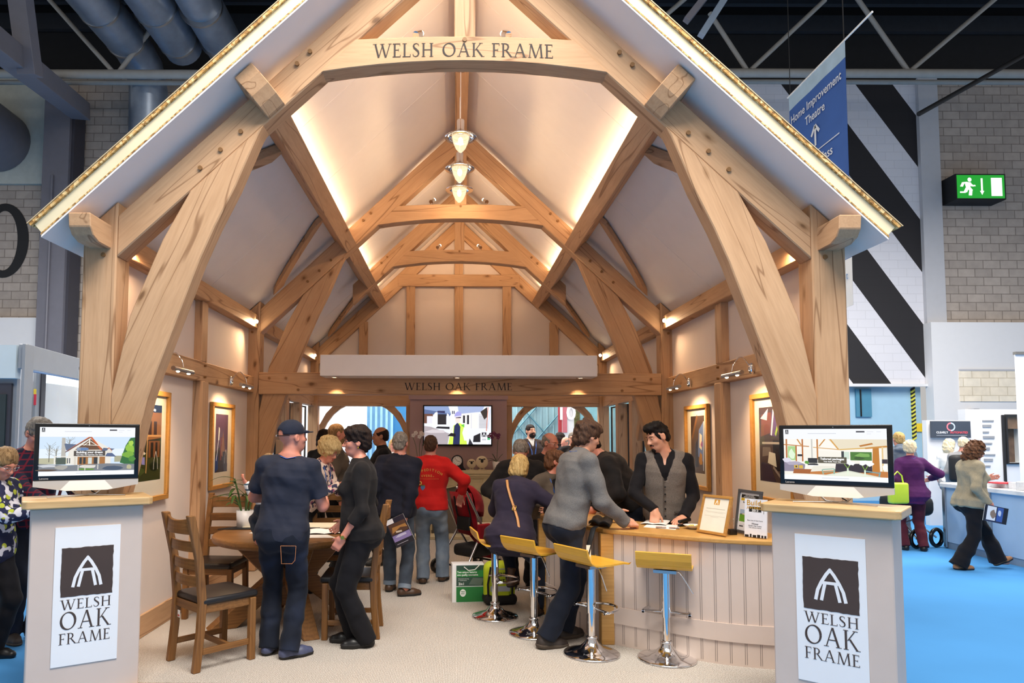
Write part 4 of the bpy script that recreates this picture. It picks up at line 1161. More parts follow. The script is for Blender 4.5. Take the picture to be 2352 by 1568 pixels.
# ------------------------------------------------------------------ dining chairs and table
LEATHER = plain('black_leather', '#1b1a1d', 0.38, var=0.15, bmp=.1, bscale=120)
def chair(label, loc, rz):
    """ladder back chair, local +y is the way it faces"""
    t = thing('dining_chair', label, 'chair', (*loc, 0), rz, 'ladder back chairs round the table')
    M = WM[t.name]
    def M_(a, b): return M
    for s in (-1, 1):
        pts = [(s * .19, -.22, 0), (s * .19, -.195, .25), (s * .19, -.185, .46), (s * .19, -.215, .75), (s * .19, -.285, 1.06)]
        m_ = MB()
        vs = []
        for (x, y, z) in pts:
            for dx, dy in ((-.022, -.026), (.022, -.026), (.022, .026), (-.022, .026)): vs.append((x + dx, y + dy, z))
        fs = [(0, 3, 2, 1), (16, 17, 18, 19)]
        for i in range(4):
            for k in range(4): fs.append((i * 4 + k, i * 4 + (k + 1) % 4, i * 4 + 4 + (k + 1) % 4, i * 4 + 4 + k))
        m_.add(vs, fs)
        Mx = M @ frame_of((0, 0, 1), (0, 1, 0), (s * .19, -.2, .5))
        m_.build('back_post', OAK_DARK, t, Mx, world=False, bevel=.005) if False else MB().add([tuple(Mx.inverted() @ (M @ Vector(v))) for v in vs], fs).build('back_post', OAK_DARK, t, Mx, bevel=.005)
        o = MB().box((0, 0, 0), (.44, .046, .046)).build('front_leg', OAK_DARK, t, M @ frame_of((0, 0, 1), (0, 1, 0), (s * .20, .19, .22)), bevel=.004)
    for z, hh, k in ((.985, .115, 1), (.84, .07, 0), (.715, .07, 0), (.60, .07, 0)):
        y = np.interp(z, [.46, .75, 1.06], [-.185, -.215, -.285])
        vs, fs = [], []
        for i in range(9):
            f = i / 8 * 2 - 1
            yy = y - .03 * (1 - f * f); dip = -.022 * (1 - f * f) if k else 0
            vs += [(f * .175, yy - .011, z - hh / 2), (f * .175, yy + .011, z - hh / 2), (f * .175, yy + .011, z + hh / 2 + dip), (f * .175, yy - .011, z + hh / 2 + dip)]
        fs = [(0, 1, 2, 3), (35, 34, 33, 32)]
        for i in range(8):
            for q in range(4): fs.append((i * 4 + q, i * 4 + 4 + q, i * 4 + 4 + (q + 1) % 4, i * 4 + (q + 1) % 4))
        MB().add(vs, fs).build('slat', OAK_DARK, t, M, bevel=.004)
    MB().box((0, 0.0, .415), (.40, .40, .06)).build('seat_frame', OAK_DARK, t, M, bevel=.004)
    MB().rbox((0, 0.02, .465), (.43, .43, .05), .022, 4).build('seat_pad', LEATHER, t, M)
    for s in (-1, 1): MB().box((0, 0, 0), (.36, .022, .04)).build('stretcher', OAK_DARK, t, M @ frame_of((0, 1, 0), (0, 0, 1), (s * .195, 0, .13)), bevel=.003)
    MB().box((0, .02, .13), (.37, .022, .04)).build('stretcher', OAK_DARK, t, M, bevel=.003)
    return t
ch_a = chair('dark oak ladder back chair in front of the round table, nearest the left kiosk', (-1.74, 5.02), R(-43))
tg = MB().box((0, 0, 0), (.035, .002, .05)).build('price_tag', PAPER, ch_a, WM[ch_a.name] @ T(-.09, -.215, .345))
MB().box((0, -.0015, -.012), (.026, .0005, .012)).build('tag_print', plain('red_print', '#c6473a'), tg, WM[tg.name])
chair('dark oak ladder back chair at the wall side of the round table', (-2.15, 6.27), R(176))
chair('dark oak ladder back chair the blonde woman in the floral blouse leans over', (-1.27, 6.98), R(180))
chair('dark oak ladder back chair behind the woman dressed in black', (-.84, 5.70), R(92))

TC = Vector((-1.44, 6.08, 0))
tb = thing('dining_table', 'round dark oak dining table on four crossed legs', 'table', TC)
MB().lathe([(0, .69), (.62, .69), (.65, .70), (.66, .715), (.66, .745), (.65, .758), (.635, .762), (0, .762)], 72).build('tabletop', OAK_DARK, tb, WM[tb.name], bevel=0, fix=True)
for k in range(4):
    a = R(28 + 90 * k)
    prof = [(.03, .60), (.03, .16), (.47, 0), (.70, 0), (.22, .385), (.50, .688), (.26, .688)]
    prof = [(.50, .688), (.27, .688), (.045, .44), (.045, .34), (.46, .0), (.69, .0), (.215, .39)]
    Ml = WM[tb.name] @ Matrix.Rotation(a, 4, 'Z')
    MB().prism(prof, -.065, .065, axis='y').build('leg', OAK_DARK, tb, Ml, bevel=.005)
MB().box((0, 0, .39), (.11, .11, .5)).build('centre_block', OAK_DARK, tb, WM[tb.name])
# ------------------------------------------------------------------ framed pictures on the side walls
def framed(label, c, xdir, w, h, polys, mat_col='#e4d6c4', pw=.66, ph=.68, mark=True):
    """picture hung on a wall: c centre, xdir along the wall as seen from the room"""
    M = face(xdir, c)
    t = bpy.data.objects.new('framed_picture', None); COL.objects.link(t); place(t, M); tag(t, label, 'picture', 'framed pictures on the side walls')
    f = .042
    m_ = MB()
    m_.box((0, h / 2 - f / 2, .022), (w, f, .036)).box((0, -h / 2 + f / 2, .022), (w, f, .036)).box((-w / 2 + f / 2, 0, .022), (f, h - 2 * f, .036)).box((w / 2 - f / 2, 0, .022), (f, h - 2 * f, .036))
    m_.build('frame', OAK_FRAME, t, M, bevel=.003)
    MB().box((0, 0, .008), (w - 2 * f, h - 2 * f, .01)).build('mount', plain('cream_mount', mat_col, .5, var=.02), t, M)
    p = pic('print', polys, w * pw, h * ph, M @ T(0, h * .03, .0135), t, rough=.18)
    if mark:
        mk_ = MB()
        for s in (1, -1):
            for q in stroke([(s * .0, .10), (s * .03, .03), (s * .04, -.05)], .006): mk_.add([(v[0] + w * .2, v[1] - h * .16, .0145) for v in q], [(0, 1, 2, 3)])
        mk_.build('print_mark', flat('#e8dcd0'), p, M, fix=False)
    MB().box((0, 0, .026), (w - 2 * f, h - 2 * f, .002)).build('glazing', GLAZE, t, M)
    return t
PA = [('#2b2a18', rc(0, 0, 1, 1)), ('#3a3c1c', rc(0, 0, 1, .35)), ('#8a5a30', [(.28, .52), (1, .56), (1, .92), (.30, .90)]), ('#1b2a4a', [(0, .90), (1, .90), (1, 1), (0, 1)]), ('#5a3420', [(0, .78), (.3, .76), (.3, .95), (0, .97)]), ('#3b2416', rc(.46, .60, .62, .78)), ('#3b2416', rc(.7, .60, .82, .78)), ('#c8935a', ln(.45, .1, .5, .95, .03)), ('#c8935a', rc(.3, .575, 1, .60)), ('#7a4a28', rc(.52, .30, .95, .52)), ('#241c12', rc(.6, .30, .7, .5)), ('#241c12', rc(.78, .30, .86, .5)), ('#8d86c0', [(.28, .22), (.40, .21), (.39, .31), (.30, .31)]), ('#d8c9b4', blob(.35, .36, .06, .02, 8, 2)), ('#c9d8ee', ln(.2, .98, .35, .80, .03)), ('#c9d8ee', ln(.5, .99, .55, .76, .03)), ('#e8f0ff', blob(.72, .93, .05, .02, 8, 4)), ('#455022', blob(.2, .12, .2, .05, 9, 5)), ('#1f2412', blob(.75, .18, .2, .06, 9, 6))]
PB = [('#57405a', rc(0, 0, 1, 1)), ('#3c2c2c', [(0, 0), (.7, 0), (.6, .5), (0, .35)]), ('#243a7a', [(0, 0), (.25, .05), (.2, .4), (0, .2)]), ('#7a3434', [(.38, .2), (.5, .2), (.5, .6), (.42, .6)]), ('#8a5a48', [(.45, .3), (.85, .18), (.62, .72)]), ('#f2ead8', [(.22, .55), (.3, .55), (.33, .75), (.26, .78)]), ('#2c2030', rc(.6, 0, .95, .35)), ('#e8e8f4', ln(.1, .2, .32, .72, .03))]
PCc = [('#5b4a44', rc(0, 0, 1, 1)), ('#3c2c28', [(0, .6), (.4, 1), (0, 1)]), ('#7e5638', ln(.1, .6, .5, 1, .08)), ('#6f86b8', [(.5, .3), (.9, .2), (.95, .9), (.6, .75)]), ('#f4e6d0', [(.62, .45), (.8, .4), (.82, .66), (.66, .70)]), ('#c98a3a', blob(.72, .25, .12, .12, 9, 3)), ('#2a344e', [(.3, .1), (.55, .1), (.5, .6), (.35, .5)]), ('#a86a9a', blob(.8, .5, .07, .05, 8, 5)), ('#d8dcec', ln(.9, .05, .96, .9, .05))]
PD = [('#4c3a36', rc(0, 0, 1, 1)), ('#241a1c', rc(.5, .15, 1, .55)), ('#7a4434', [(.05, .60), (.5, .66), (.45, .93), (.1, .90)]), ('#c9c2d8', [(.05, .85), (.35, .98), (.3, .82)]), ('#6a4a7a', [(.4, .62), (.62, .60), (.7, .92), (.5, .95)]), ('#b9d848', ln(.6, .62, .8, .9, .05)), ('#9a9cae', [(.75, .6), (1, .58), (1, .9), (.85, .9)]), ('#e9e4ee', ln(.45, .62, .55, .96, .05)), ('#75655c', [(.1, .33), (.45, .36), (.4, .46), (.12, .46)]), ('#cfc4b2', [(.3, .25), (.62, .20), (.58, .38), (.36, .40)]), ('#3c2c3a', [(.0, 0), (.6, 0), (.4, .22), (.05, .26)]), ('#8a7a70', ln(.5, .2, .9, .0, .04)), ('#b5a79a', rc(.1, .50, .9, .53))]
xl, xr = XC - WH + .002, XC + WH - .002
framed('tall framed print of a timber house and dark garden on the left wall', (xl, 5.55, 1.52), (0, 1, 0), .74, .91, PA)
framed('framed print in dark purple tones on the left wall, nearer the middle truss', (xl, 7.30, 1.50), (0, 1, 0), .70, .90, PB, pw=.55)
framed('framed print with blue and cream shapes behind the man in the waistcoat', (xr, 7.36, 1.50), (0, -1, 0), .70, .90, PCc, pw=.58, mark=False)
framed('large framed print of an armchair room on the right wall behind the computer', (xr, 5.62, 1.52), (0, -1, 0), .74, .91, PD, mark=False)

# ------------------------------------------------------------------ picture lights, spots, pendants
def picture_light(label, sgn, y, tgt):
    xw = XC + sgn * (WH - .085)
    t = thing('picture_light', label, 'picture light', (xw, y, 2.2), 0, 'chrome picture lights on the mid rails')
    i = -sgn
    MB().ell((xw + i * .01, y + .05, 2.19), (.03, .03, .05), 14, 8).build('wall_mount', CHROME, t)
    pts = [(xw + i * .02, y + .05, 2.20)] + [(xw + i * (.05 + .14 * f), y + .05 * (1 - f), 2.20 + .075 * math.sin(PI * (.15 + f * .85)) + .01) for f in [k / 8 for k in range(9)]] + [(xw + i * .20, y, 2.16)]
    MB().tube(pts, .006, 8).build('arm', CHROME, t)
    hd = MB().cyl((xw + i * .20, y - .20, 2.135), (xw + i * .20, y + .20, 2.135), .018, 14).build('shade', STEEL, t)
    bl = MB()
    for dy in (-.10, .12): MB().ell((xw + i * .197, y + dy, 2.118), (.012, .022, .008), 10, 6).build('bulb', BULB, hd)
    lamp('picture_lamp', 'SPOT', (xw + i * .20, y - .08, 2.10), 20, WARM, aim=(xw - i * .02, y - .05, 1.72), size=.02, spot=110, blend=.9)
    lamp('picture_lamp', 'SPOT', (xw + i * .20, y + .12, 2.10), 12, WARM, aim=(xw - i * .02, y + .1, 1.72), size=.02, spot=110, blend=.9)
picture_light('chrome picture light over the tall print of the timber house on the left wall', -1, 5.55, 0)
picture_light('chrome picture light over the dark purple print on the left wall', -1, 7.25, 0)
picture_light('chrome picture light over the bright blue print on the right wall', 1, 7.30, 0)
picture_light('chrome picture light over the armchair print on the right wall', 1, 5.75, 0)

def uplight(label, p, lean, power, aim):
    t = thing('uplight', label, 'spotlight', p, 0, 'small chrome uplights on the collars')
    x, y, z = p
    MB().lathe([(.028, 0), (.028, .012), (.01, .018), (0, .018)], 16, M=T(*p)).build('foot', CHROME, t)
    MB().cyl((x, y, z + .015), (x + lean * .01, y + .01, z + .06), .006, 8).build('stem', CHROME, t)
    hd = MB().cyl((x + lean * .0, y - .005, z + .055), (x + lean * .03, y + .045, z + .095), .026, 16).build('lamp_head', CHROME, t)
    MB().ell((x + lean * .035, y + .05, z + .10), (.021, .014, .021), 14, 8).build('bulb', BULB, hd)
    lamp('uplight_lamp', 'SPOT', (x + lean * .05, y + .09, z + .13), power, WARM, aim=aim, size=.03, spot=140, blend=.9)
for s, px, py, nm in ((-1, 955, 88, 'left'), (1, 1168, 84, 'right')):
    p = at(px, py, Y1 + .07); p.z = 4.446 - .045 * ((p.x - XC) / 1.02) ** 2
    uplight(f'small chrome uplight on top of the lettered front collar, {nm} of the king post', p, -s, 24, (XC + s * .5, Y1 + 2.2, 5.2))
for s, px, nm in ((-1, 990, 'left'), (1, 1118, 'right')):
    p = at(px, 470, Y2 + .07); p.z = 4.446 - .045 * ((p.x - XC) / 1.02) ** 2
    uplight(f'small chrome uplight on top of the middle truss collar, {nm} of the pendant lamps', p, -s, 24, (XC + s * .4, Y2 + 1.4, 5.2))
for s, px, nm in ((-1, 1005, 'left'), (1, 1104, 'right')):
    p = at(px, 575, Y25 + .07); p.z = 4.446 - .045 * ((p.x - XC) / 1.02) ** 2
    uplight(f'small chrome uplight on top of the upper back collar, {nm} of its king post', p, -s, 20, (XC + s * .3, Y25 + 1.2, 5.0))

def eaves_spot(label, p, sgn, power, aim):
    t = thing('eaves_spotlight', label, 'spotlight', p, 0, 'spotlights at the eaves')
    x, y, z = p
    MB().cyl((x + sgn * .09, y + .02, z), (x + sgn * .075, y + .02, z), .035, 14).build('wall_mount', CHROME, t)
    MB().cyl((x + sgn * .08, y + .02, z), (x + sgn * .02, y, z), .007, 8).build('stem', CHROME, t)
    hd = MB().cyl((x + sgn * .02, y + .03, z + .01), (x - sgn * .012, y - .012, z - .006), .028, 14).build('lamp_head', CHROME, t)
    MB().ell((x - sgn * .014, y - .016, z - .008), (.023, .018, .023), 14, 8).build('bulb', BULB, hd)
    lamp('eaves_lamp', 'SPOT', (x - sgn * .04, y - .06, z - .03), power, WARM, aim=aim, size=.03, spot=130, blend=.9)
for s, px, py, Y, nm in ((-1, 587, 737, Y2 - .09, 'left eaves of the middle truss'), (1, 1528, 735, Y2 - .09, 'right eaves of the middle truss'), (-1, 722, 815, Y3 - .2, 'left eaves of the back gable'), (1, 1380, 815, Y3 - .2, 'right eaves of the back gable')):
    p = at(px, py, Y)
    eaves_spot(f'lit chrome spotlight at the {nm}', p, s, 34 if Y < 9 else 22, (XC + s * 2.3, Y - 2.2, 0.9))
for s, px, py, nm in ((-1, 305, 577, 'left'), (1, 1823, 565, 'right')):
    p = at(px, py, Y1 + .32)
    eaves_spot(f'lit chrome spotlight tucked behind the foot of the front rafter at the {nm}', p, s, 26, (XC + s * 2.4, Y1 + 1.2, 1.6))

STRIPG = emis('strip_glow', (1.0, .74, .46), 5)
# led strips lying on the purlins and washing the slopes
for s in (-1, 1):
    base, e, nrm = PUR[s]
    for (a, b, nm) in ((Y1 + .22, Y2 - .05, 'front bay'), (Y2 + .22, Y3 - .1, 'back bay')):
        p = base - e * .022 + nrm * .10
        vs = []
        for y in (a, b):
            for du, dv in ((0, 0), (.012, 0), (.012, .02), (0, .02)):
                q = p + e * du + nrm * dv; vs.append((q.x, y, q.z))
        o = MB().add(vs, [(0, 1, 2, 3), (7, 6, 5, 4), (0, 4, 5, 1), (1, 5, 6, 2), (2, 6, 7, 3), (3, 7, 4, 0)]).build('led_strip', STRIPG)
        tag(o, f'glowing light strip along the upper side of the {"left" if s < 0 else "right"} purlin, {nm}', 'light strip')
        q = p - e * .03 + nrm * -.01
        d = bpy.data.lights.new('strip_lamp', 'AREA'); d.shape = 'RECTANGLE'; d.size = b - a; d.size_y = .03; d.energy = 6; d.color = (1, .70, .42)
        lo = bpy.data.objects.new('strip_lamp', d); COL.objects.link(lo)
        z_ = (e * .85 + nrm * .5).normalized()       # lamp shines along -z: up the slope and at the ceiling
        x_ = Vector((0, 1, 0)); y_ = z_.cross(x_)
        Ml = Matrix((x_, y_, z_)).transposed().to_4x4(); Ml.translation = (q.x, (a + b) / 2, q.z)
        lo.matrix_world = Ml

def pendant(label, px, py, d):
    c = at(px, py, d)
    t = thing('pendant_lamp', label, 'pendant lamp', c, 0, 'pendant lamps under the ridge')
    M = WM[t.name]; top = ceil_z(0) - .265 - c.z
    MB().lathe([(.0, .115), (.036, .115), (.038, .105), (.036, .02), (.05, .0), (.08, -.02), (.12, -.045), (.162, -.062), (.160, -.066), (.115, -.052), (.075, -.03), (.045, -.012)], 40).build('shade', CHROME, t, M)
    MB().tube([(0, 0, .11), (0, 0, top)], .004, 8).build('cord', WHITE_P, t, M)
    if label.startswith('nearest'):
        MB().lathe([(.055, top), (.052, top - .025), (.012, top - .04), (0, top - .04)], 20, M=T(0, 0, 0)).build('ceiling_rose', CHROME, t, M)
    gl = MB().lathe([(.078, -.035), (.088, -.05), (.082, -.08), (.072, -.12), (.048, -.175), (.016, -.21), (0, -.213)], 28).build('glass_jar', JAR, t, M)
    MB().lathe([(.083, -.042), (.088, -.05), (.083, -.058)], 28).build('jar_rim', BRASS, gl, M)
    MB().ell((0, 0, -.10), (.024, .024, .040), 14, 10).build('bulb', emis('pendant_bulb', (1, .80, .50), 26), t, M)
    lamp('pendant_glow', 'POINT', c + Vector((0, 0, -.13)), 22, WARM, size=.04)
pendant('nearest and highest of the three chrome pendant lamps hanging under the ridge', 1058, 302, 6.6)
pendant('middle one of the three chrome pendant lamps hanging under the ridge', 1056, 375, 7.2)
pendant('farthest and lowest of the three chrome pendant lamps hanging under the ridge', 1055, 424, 7.8)

# ------------------------------------------------------------------ television, fireplace and mantel things
tv = thing('television', 'wide black television on the mauve chimney breast showing a man in a hard hat', 'television', (XC, 11.3, 1.5))
a, b = at(971, 1024, 11.26), at(1131, 930, 11.26)
tw, th_ = b.x - a.x, b.z - a.z
Mt = face((1, 0, 0), ((a.x + b.x) / 2, 11.324, (a.z + b.z) / 2))
MB().rbox((0, 0, -.0), (tw, th_, .05), .006).build('casing', BLACK, tv, Mt)
TVP = [('#eef0fa', rc(0, 0, 1, 1)), ('#8fa4cf', [(0, .80), (.40, .80), (.36, 1), (0, 1)]), ('#5d6f9c', [(0, .80), (.38, .74), (.40, .80), (0, .92)]), ('#a9b8de', [(.52, .80), (.86, .86), (.90, 1), (.50, 1)]), ('#6f4b40', rc(0, .55, .13, .80)), ('#e8e6f2', rc(.04, .55, .12, .74)), ('#f2f4ff', [(.12, .48), (.20, .45), (.20, .86), (.16, .83), (.12, .72)]), ('#2d2a30', rc(.20, .52, .33, .79)), ('#f2f4ff', [(.33, .50), (.38, .48), (.37, .78), (.34, .82)]), ('#31315c', [(.19, .84), (.31, .82), (.31, .88), (.20, .88)]), ('#2b2b33', [(.17, .42), (.38, .40), (.38, .46), (.20, .47)]),
       ('#f6f4f2', [(.40, .50), (.40, .88), (.44, 1), (.48, .86), (.48, .50)]), ('#3c4668', rc(.415, .80, .43, .88)), ('#3c4668', rc(.44, .80, .455, .88)), ('#f5f1ee', [(.52, .42), (.80, .42), (.80, .83), (.52, .80)]), ('#2c2c34', rc(.58, .56, .61, .76)), ('#2c2c34', rc(.64, .53, .67, .77)), ('#d8dae6', rc(.70, .42, .71, .80)), ('#d9d9df', rc(.82, .42, .95, .80))] + [('#9a9ca6', rc(.82, .45 + k * .035, .95, .457 + k * .035)) for k in range(9)] + [('#3a3432', [(.84, .86), (.94, .98), (.95, .74), (.90, .65)]), ('#d88a78', ln(.955, .98, .93, .35, .012)), ('#cfd9ee', ln(.99, .92, .95, .40, .012)), ('#b4aab0', [(0, .0), (.35, 0), (.38, .28), (.1, .46), (0, .48)]), ('#d8cfd4', blob(.18, .34, .15, .05, 9, 3)), ('#8c7f88', blob(.1, .18, .08, .04, 9, 5)),
       ('#202026', [(.73, .06), (.84, .06), (.84, .30), (.74, .22)]), ('#30303a', [(.66, .0), (.73, .0), (.68, .16)]), ('#4cb878', rc(.945, .12, .985, .18)), ('#d8f25a', [(.36, 0), (.64, 0), (.60, .50), (.53, .56), (.44, .50), (.40, .38)]), ('#f2f6e6', [(.37, .25), (.44, .50), (.43, .20), (.40, .20)]), ('#f4f6ec', [(.57, .30), (.60, .50), (.645, .34), (.64, .10), (.60, .10)]), ('#6ed048', [(.55, .50), (.60, .54), (.60, .44)]), ('#26305c', [(.43, 0), (.53, 0), (.54, .46), (.50, .58), (.45, .48)]), ('#18181e', [(.35, .22), (.47, .20), (.47, .28), (.40, .30)]), ('#fbe4dc', blob(.50, .64, .036, .085, 12, 2, .04)), ('#32283a', rc(.47, .69, .55, .72)), ('#a8a6e6', [(.45, .71), (.56, .74), (.55, .84), (.50, .87), (.46, .81)]), ('#e6e4fa', [(.45, .70), (.565, .73), (.56, .76), (.45, .73)]), ('#f2f3fa', rc(.845, .04, .945, .32)), ('#33313a', rc(.86, .20, .93, .315)), ('#f2f3fa', [(.868, .21), (.88, .21), (.895, .28), (.91, .21), (.922, .21), (.90, .30), (.89, .30)]), ('#c8c9d4', rc(.865, .11, .925, .15))]
pic('screen', TVP, tw - .04, th_ - .05, Mt @ T(0, .004, .0256), tv, e=.95)
STONE = plain('cream_stone', '#d3c5a2', .8, var=.08, scale=9, bmp=.15, bscale=80)
fp = thing('fireplace', 'cream stone fireplace with a pointed arch under the television', 'fireplace', (XC, 11.3, 0))
cx = XC - .02
mz = at(1100, 1080, 11.05).z
m_ = MB().box2((cx - .72, 11.02, mz - .055), (cx + .72, 11.36, mz)).box2((cx - .69, 11.05, mz - .10), (cx + .69, 11.35, mz - .056)).box2((cx - .66, 11.08, mz - .13), (cx + .66, 11.35, mz - .101))
m_.build('mantel_shelf', STONE, fp, T(cx, 11.2, mz), world=True, bevel=.006)
for s in (-1, 1):
    MB().box2((cx + s * .42, 11.10, 0), (cx + s * .64, 11.34, mz - .13)).build('jamb', STONE, fp, T(cx + s * .5, 11.2, .4), world=True, bevel=.006)
arch_pts = [(cx - .42, .60), (cx - .40, .70), (cx - .32, .75), (cx, .82), (cx + .32, .75), (cx + .40, .70), (cx + .42, .60)]
MB().prism([(cx - .42, mz - .131)] + arch_pts + [(cx + .42, mz - .131)], 11.12, 11.34).build('arched_lintel', STONE, fp, T(cx, 11.2, .8), world=True, bevel=.005)
mo = MB().tube([(x, 11.115, z) for x, z in [(cx - .42, .1), (cx - .42, .60), (cx - .40, .70), (cx - .32, .75), (cx, .82), (cx + .32, .75), (cx + .40, .70), (cx + .42, .60), (cx + .42, .1)]], .016, 8)
mo.build('arch_moulding', STONE, fp)
MB().box2((cx - .58, 11.115, mz - .24), (cx + .58, 11.121, mz - .19)).build('raised_panel', STONE, fp, T(cx, 11.1, .9), world=True, bevel=.002)
MB().box2((cx - .42, 11.325, 0), (cx + .42, 11.345, .80)).build('fire_back', plain('grey_fireback', '#8b8680', .8), fp, T(cx, 11.3, .4), world=True)
MB().box2((cx - .75, 10.75, 0.0), (cx + .75, 11.10, .05)).build('hearth', STONE, fp, T(cx, 11, 0), world=True, bevel=.005)

MY = 11.14
def onm(px): return at(px, 1080, MY).x
ck = thing('mantel_clock', 'black wooden mantel clock with a round white dial', 'clock', (onm(1050), MY, mz))
M = WM[ck.name]
body = [(-.14, 0), (.14, 0), (.14, .02), (.115, .03), (.10, .07)] + [(.095 * math.cos(a), .15 + .095 * math.sin(a)) for a in [PI * .0 + PI * k / 14 for k in range(15)]] + [(-.10, .07), (-.115, .03), (-.14, .02)]
MB().prism(body, -.035, .035).build('case', BLACK, ck, M, bevel=.004)
dl = MB().lathe([(.075, 0), (0, 0)], 32).build('dial', WHITE_P, ck, M @ face((1, 0, 0), (0, -.0365, .15)))
hd = MB()
for i in range(12):
    a = 2 * PI * i / 12
    hd.add([(p[0] * math.cos(a) - p[1] * math.sin(a), p[0] * math.sin(a) + p[1] * math.cos(a), .0008) for p in ((.052, -.003), (.069, -.003), (.069, .003), (.052, .003))], [(0, 1, 2, 3)])
for q in (ln(0, 0, .045, -.012, .006), ln(0, 0, -.035, .04, .005)): hd.add([(p[0], p[1], .001) for p in q], [(0, 1, 2, 3)])
hd.build('numerals_and_hands', INK, dl, WM[dl.name], fix=False)
for px, r_, lab in ((1083, .075, 'smaller of the two round cream sheep ornaments on the mantel'), (1107, .10, 'larger of the two round cream sheep ornaments on the mantel')):
    sh_ = thing('sheep_ornament', lab, 'ornament', (onm(px), MY, mz), 0, 'sheep ornaments on the mantel')
    M = WM[sh_.name]
    CREAM = plain('cream_wood', '#e2d3b4', .7, var=.06)
    MB().box((0, 0, .006), (r_ * 1.2, .05, .012)).build('plinth', CREAM, sh_, M, bevel=.003)
    for s in (-1, 1): MB().cyl((s * r_ * .28, 0, .01), (s * r_ * .28, 0, .045), .012, 10).build('leg', CREAM, sh_, M)
    MB().lathe([(0, -.028), (r_ * .92, -.026), (r_, -.01), (r_, .01), (r_ * .92, .026), (0, .028)], 28).build('fleece', CREAM, sh_, M @ face((1, 0, 0), (0, 0, .03 + r_)))
    f = MB().ell((0, -.034, .03 + r_ * 1.22), (r_ * .24, .018, r_ * .32), 12, 8)
    f.build('face', BLACK_M, sh_, M)
    for s in (-1, 1): MB().ell((s * r_ * .36, -.032, .03 + r_ * 1.5), (r_ * .2, .012, r_ * .09), 10, 6).build('ear', BLACK_M, sh_, M)

LEAF = plain('dark_leaf', '#2f4a26', .4, var=.2, scale=20)
LEAF2 = plain('bamboo_leaf', '#44622c', .4, var=.25, scale=20)
def leaf(m, p0, dirv, L, w, droop, mi=0, up=Vector((0, 0, 1))):
    d = Vector(dirv).normalized(); side_ = d.cross(up)
    side_ = side_.normalized() if side_.length > 1e-3 else Vector((1, 0, 0))
    vs = []; n_ = 7
    for i in range(n_ + 1):
        f = i / n_
        c = Vector(p0) + d * L * f - Vector((0, 0, 1)) * droop * L * f * f
        ww = w * math.sin(PI * min(1, .12 + f * .88)) ** .8
        up_ = side_.cross(d).normalized()
        vs += [c + side_ * ww, c + up_ * (.12 * w) * -1 + Vector((0, 0, .0)), c - side_ * ww]
        vs += [c + side_ * ww * .98 - up_ * .0025, c - up_ * (.12 * w + .003), c - side_ * ww * .98 - up_ * .0025]
    fs = []
    for i in range(n_):
        a, b = i * 6, i * 6 + 6
        fs += [(a, b, b + 1, a + 1), (a + 1, b + 1, b + 2, a + 2), (a + 4, b + 4, b + 3, a + 3), (a + 5, b + 5, b + 4, a + 4), (a, a + 3, b + 3, b), (a + 2, b + 2, b + 5, a + 5)]
    m.add(vs, fs, mi, True)
orr = thing('potted_orchid', 'purple orchid with dark strap leaves in a white pot on the mantel', 'plant', (onm(1141), MY, mz))
M = WM[orr.name]; P0 = M.translation
MB().lathe([(0, 0), (.055, 0), (.07, .14), (.066, .14), (.06, .13), (0, .13)], 28).build('pot', WHITE_P, orr, M)
lv = MB()
for a, L, dr, w, el in ((15, .25, .9, .035, .55), (60, .24, .35, .028, 1.1), (120, .20, .25, .028, 1.3), (170, .24, .45, .03, 1.0), (-20, .28, .75, .04, .35), (200, .2, .6, .03, .8)):
    leaf(lv, P0 + Vector((0, 0, .13)), (math.cos(R(a)), -.25 + .2 * math.sin(R(a)), el), L, w, dr)
lv.build('leaves', LEAF, orr, M, world=True)
st = [P0 + Vector(v) for v in ((0, 0, .13), (.01, -.01, .35), (.02, -.02, .52), (-.03, -.03, .62), (-.10, -.03, .60))]
MB().tube(st, .004, 6).build('flower_stem', LEAF, orr, M, world=True)
fl_ = MB()
for q in ((-.10, .58), (-.05, .60), (-.13, .55), (.02, .53), (-.02, .57), (-.08, .53), (.03, .57)):
    for k in range(5):
        a = 2 * PI * k / 5
        fl_.ell((P0.x + q[0] + .018 * math.cos(a), P0.y - .05, P0.z + q[1] + .018 * math.sin(a)), (.014, .006, .014), 8, 5)
fl_.build('blossom', plain('purple_petal', '#6a2450', .6), orr, M, world=True)
ow = thing('potted_orchid', 'white orchid with tall bare stems at the left end of the mantel', 'plant', (onm(963), MY, mz))
M = WM[ow.name]; P0 = M.translation
MB().lathe([(0, 0), (.05, 0), (.06, .12), (.05, .12), (0, .11)], 24).build('pot', BLACK_M, ow, M)
for i, sx in enumerate((-.06, .0, .05)):
    MB().tube([P0 + Vector((sx * .3, 0, .11)), P0 + Vector((sx, 0, .4)), P0 + Vector((sx * 1.2 + (.03 if i else -.05), 0, .58 - .05 * i))], .004, 6).build('flower_stem', LEAF, ow, M, world=True)
fl_ = MB()
for q in ((-.10, .56), (-.06, .60), (.0, .54), (.05, .58), (.03, .60)):
    for k in range(5):
        a = 2 * PI * k / 5
        fl_.ell((P0.x + q[0] + .02 * math.cos(a), P0.y - .01, P0.z + q[1] + .02 * math.sin(a)), (.016, .006, .016), 8, 5)
fl_.build('blossom', plain('white_petal', '#e8e2e0', .6), ow, M, world=True)
bx = fl(1095, 1230, .0)
cbx = thing('log_box', 'low cream wooden box with a lid, right of the fireplace beyond the pushchair', 'box', (at(1105, 1200, 10.2).x, 10.2, 0))
M = WM[cbx.name]
MB().box((0, 0, .15), (.34, .30, .28)).build('box_body', plain('cream_box', '#e3d3b2', .7), cbx, M, bevel=.006)
MB().box((0, 0, .305), (.37, .33, .03)).build('lid', plain('cream_lid', '#ecdfc4', .7), cbx, M, bevel=.006)

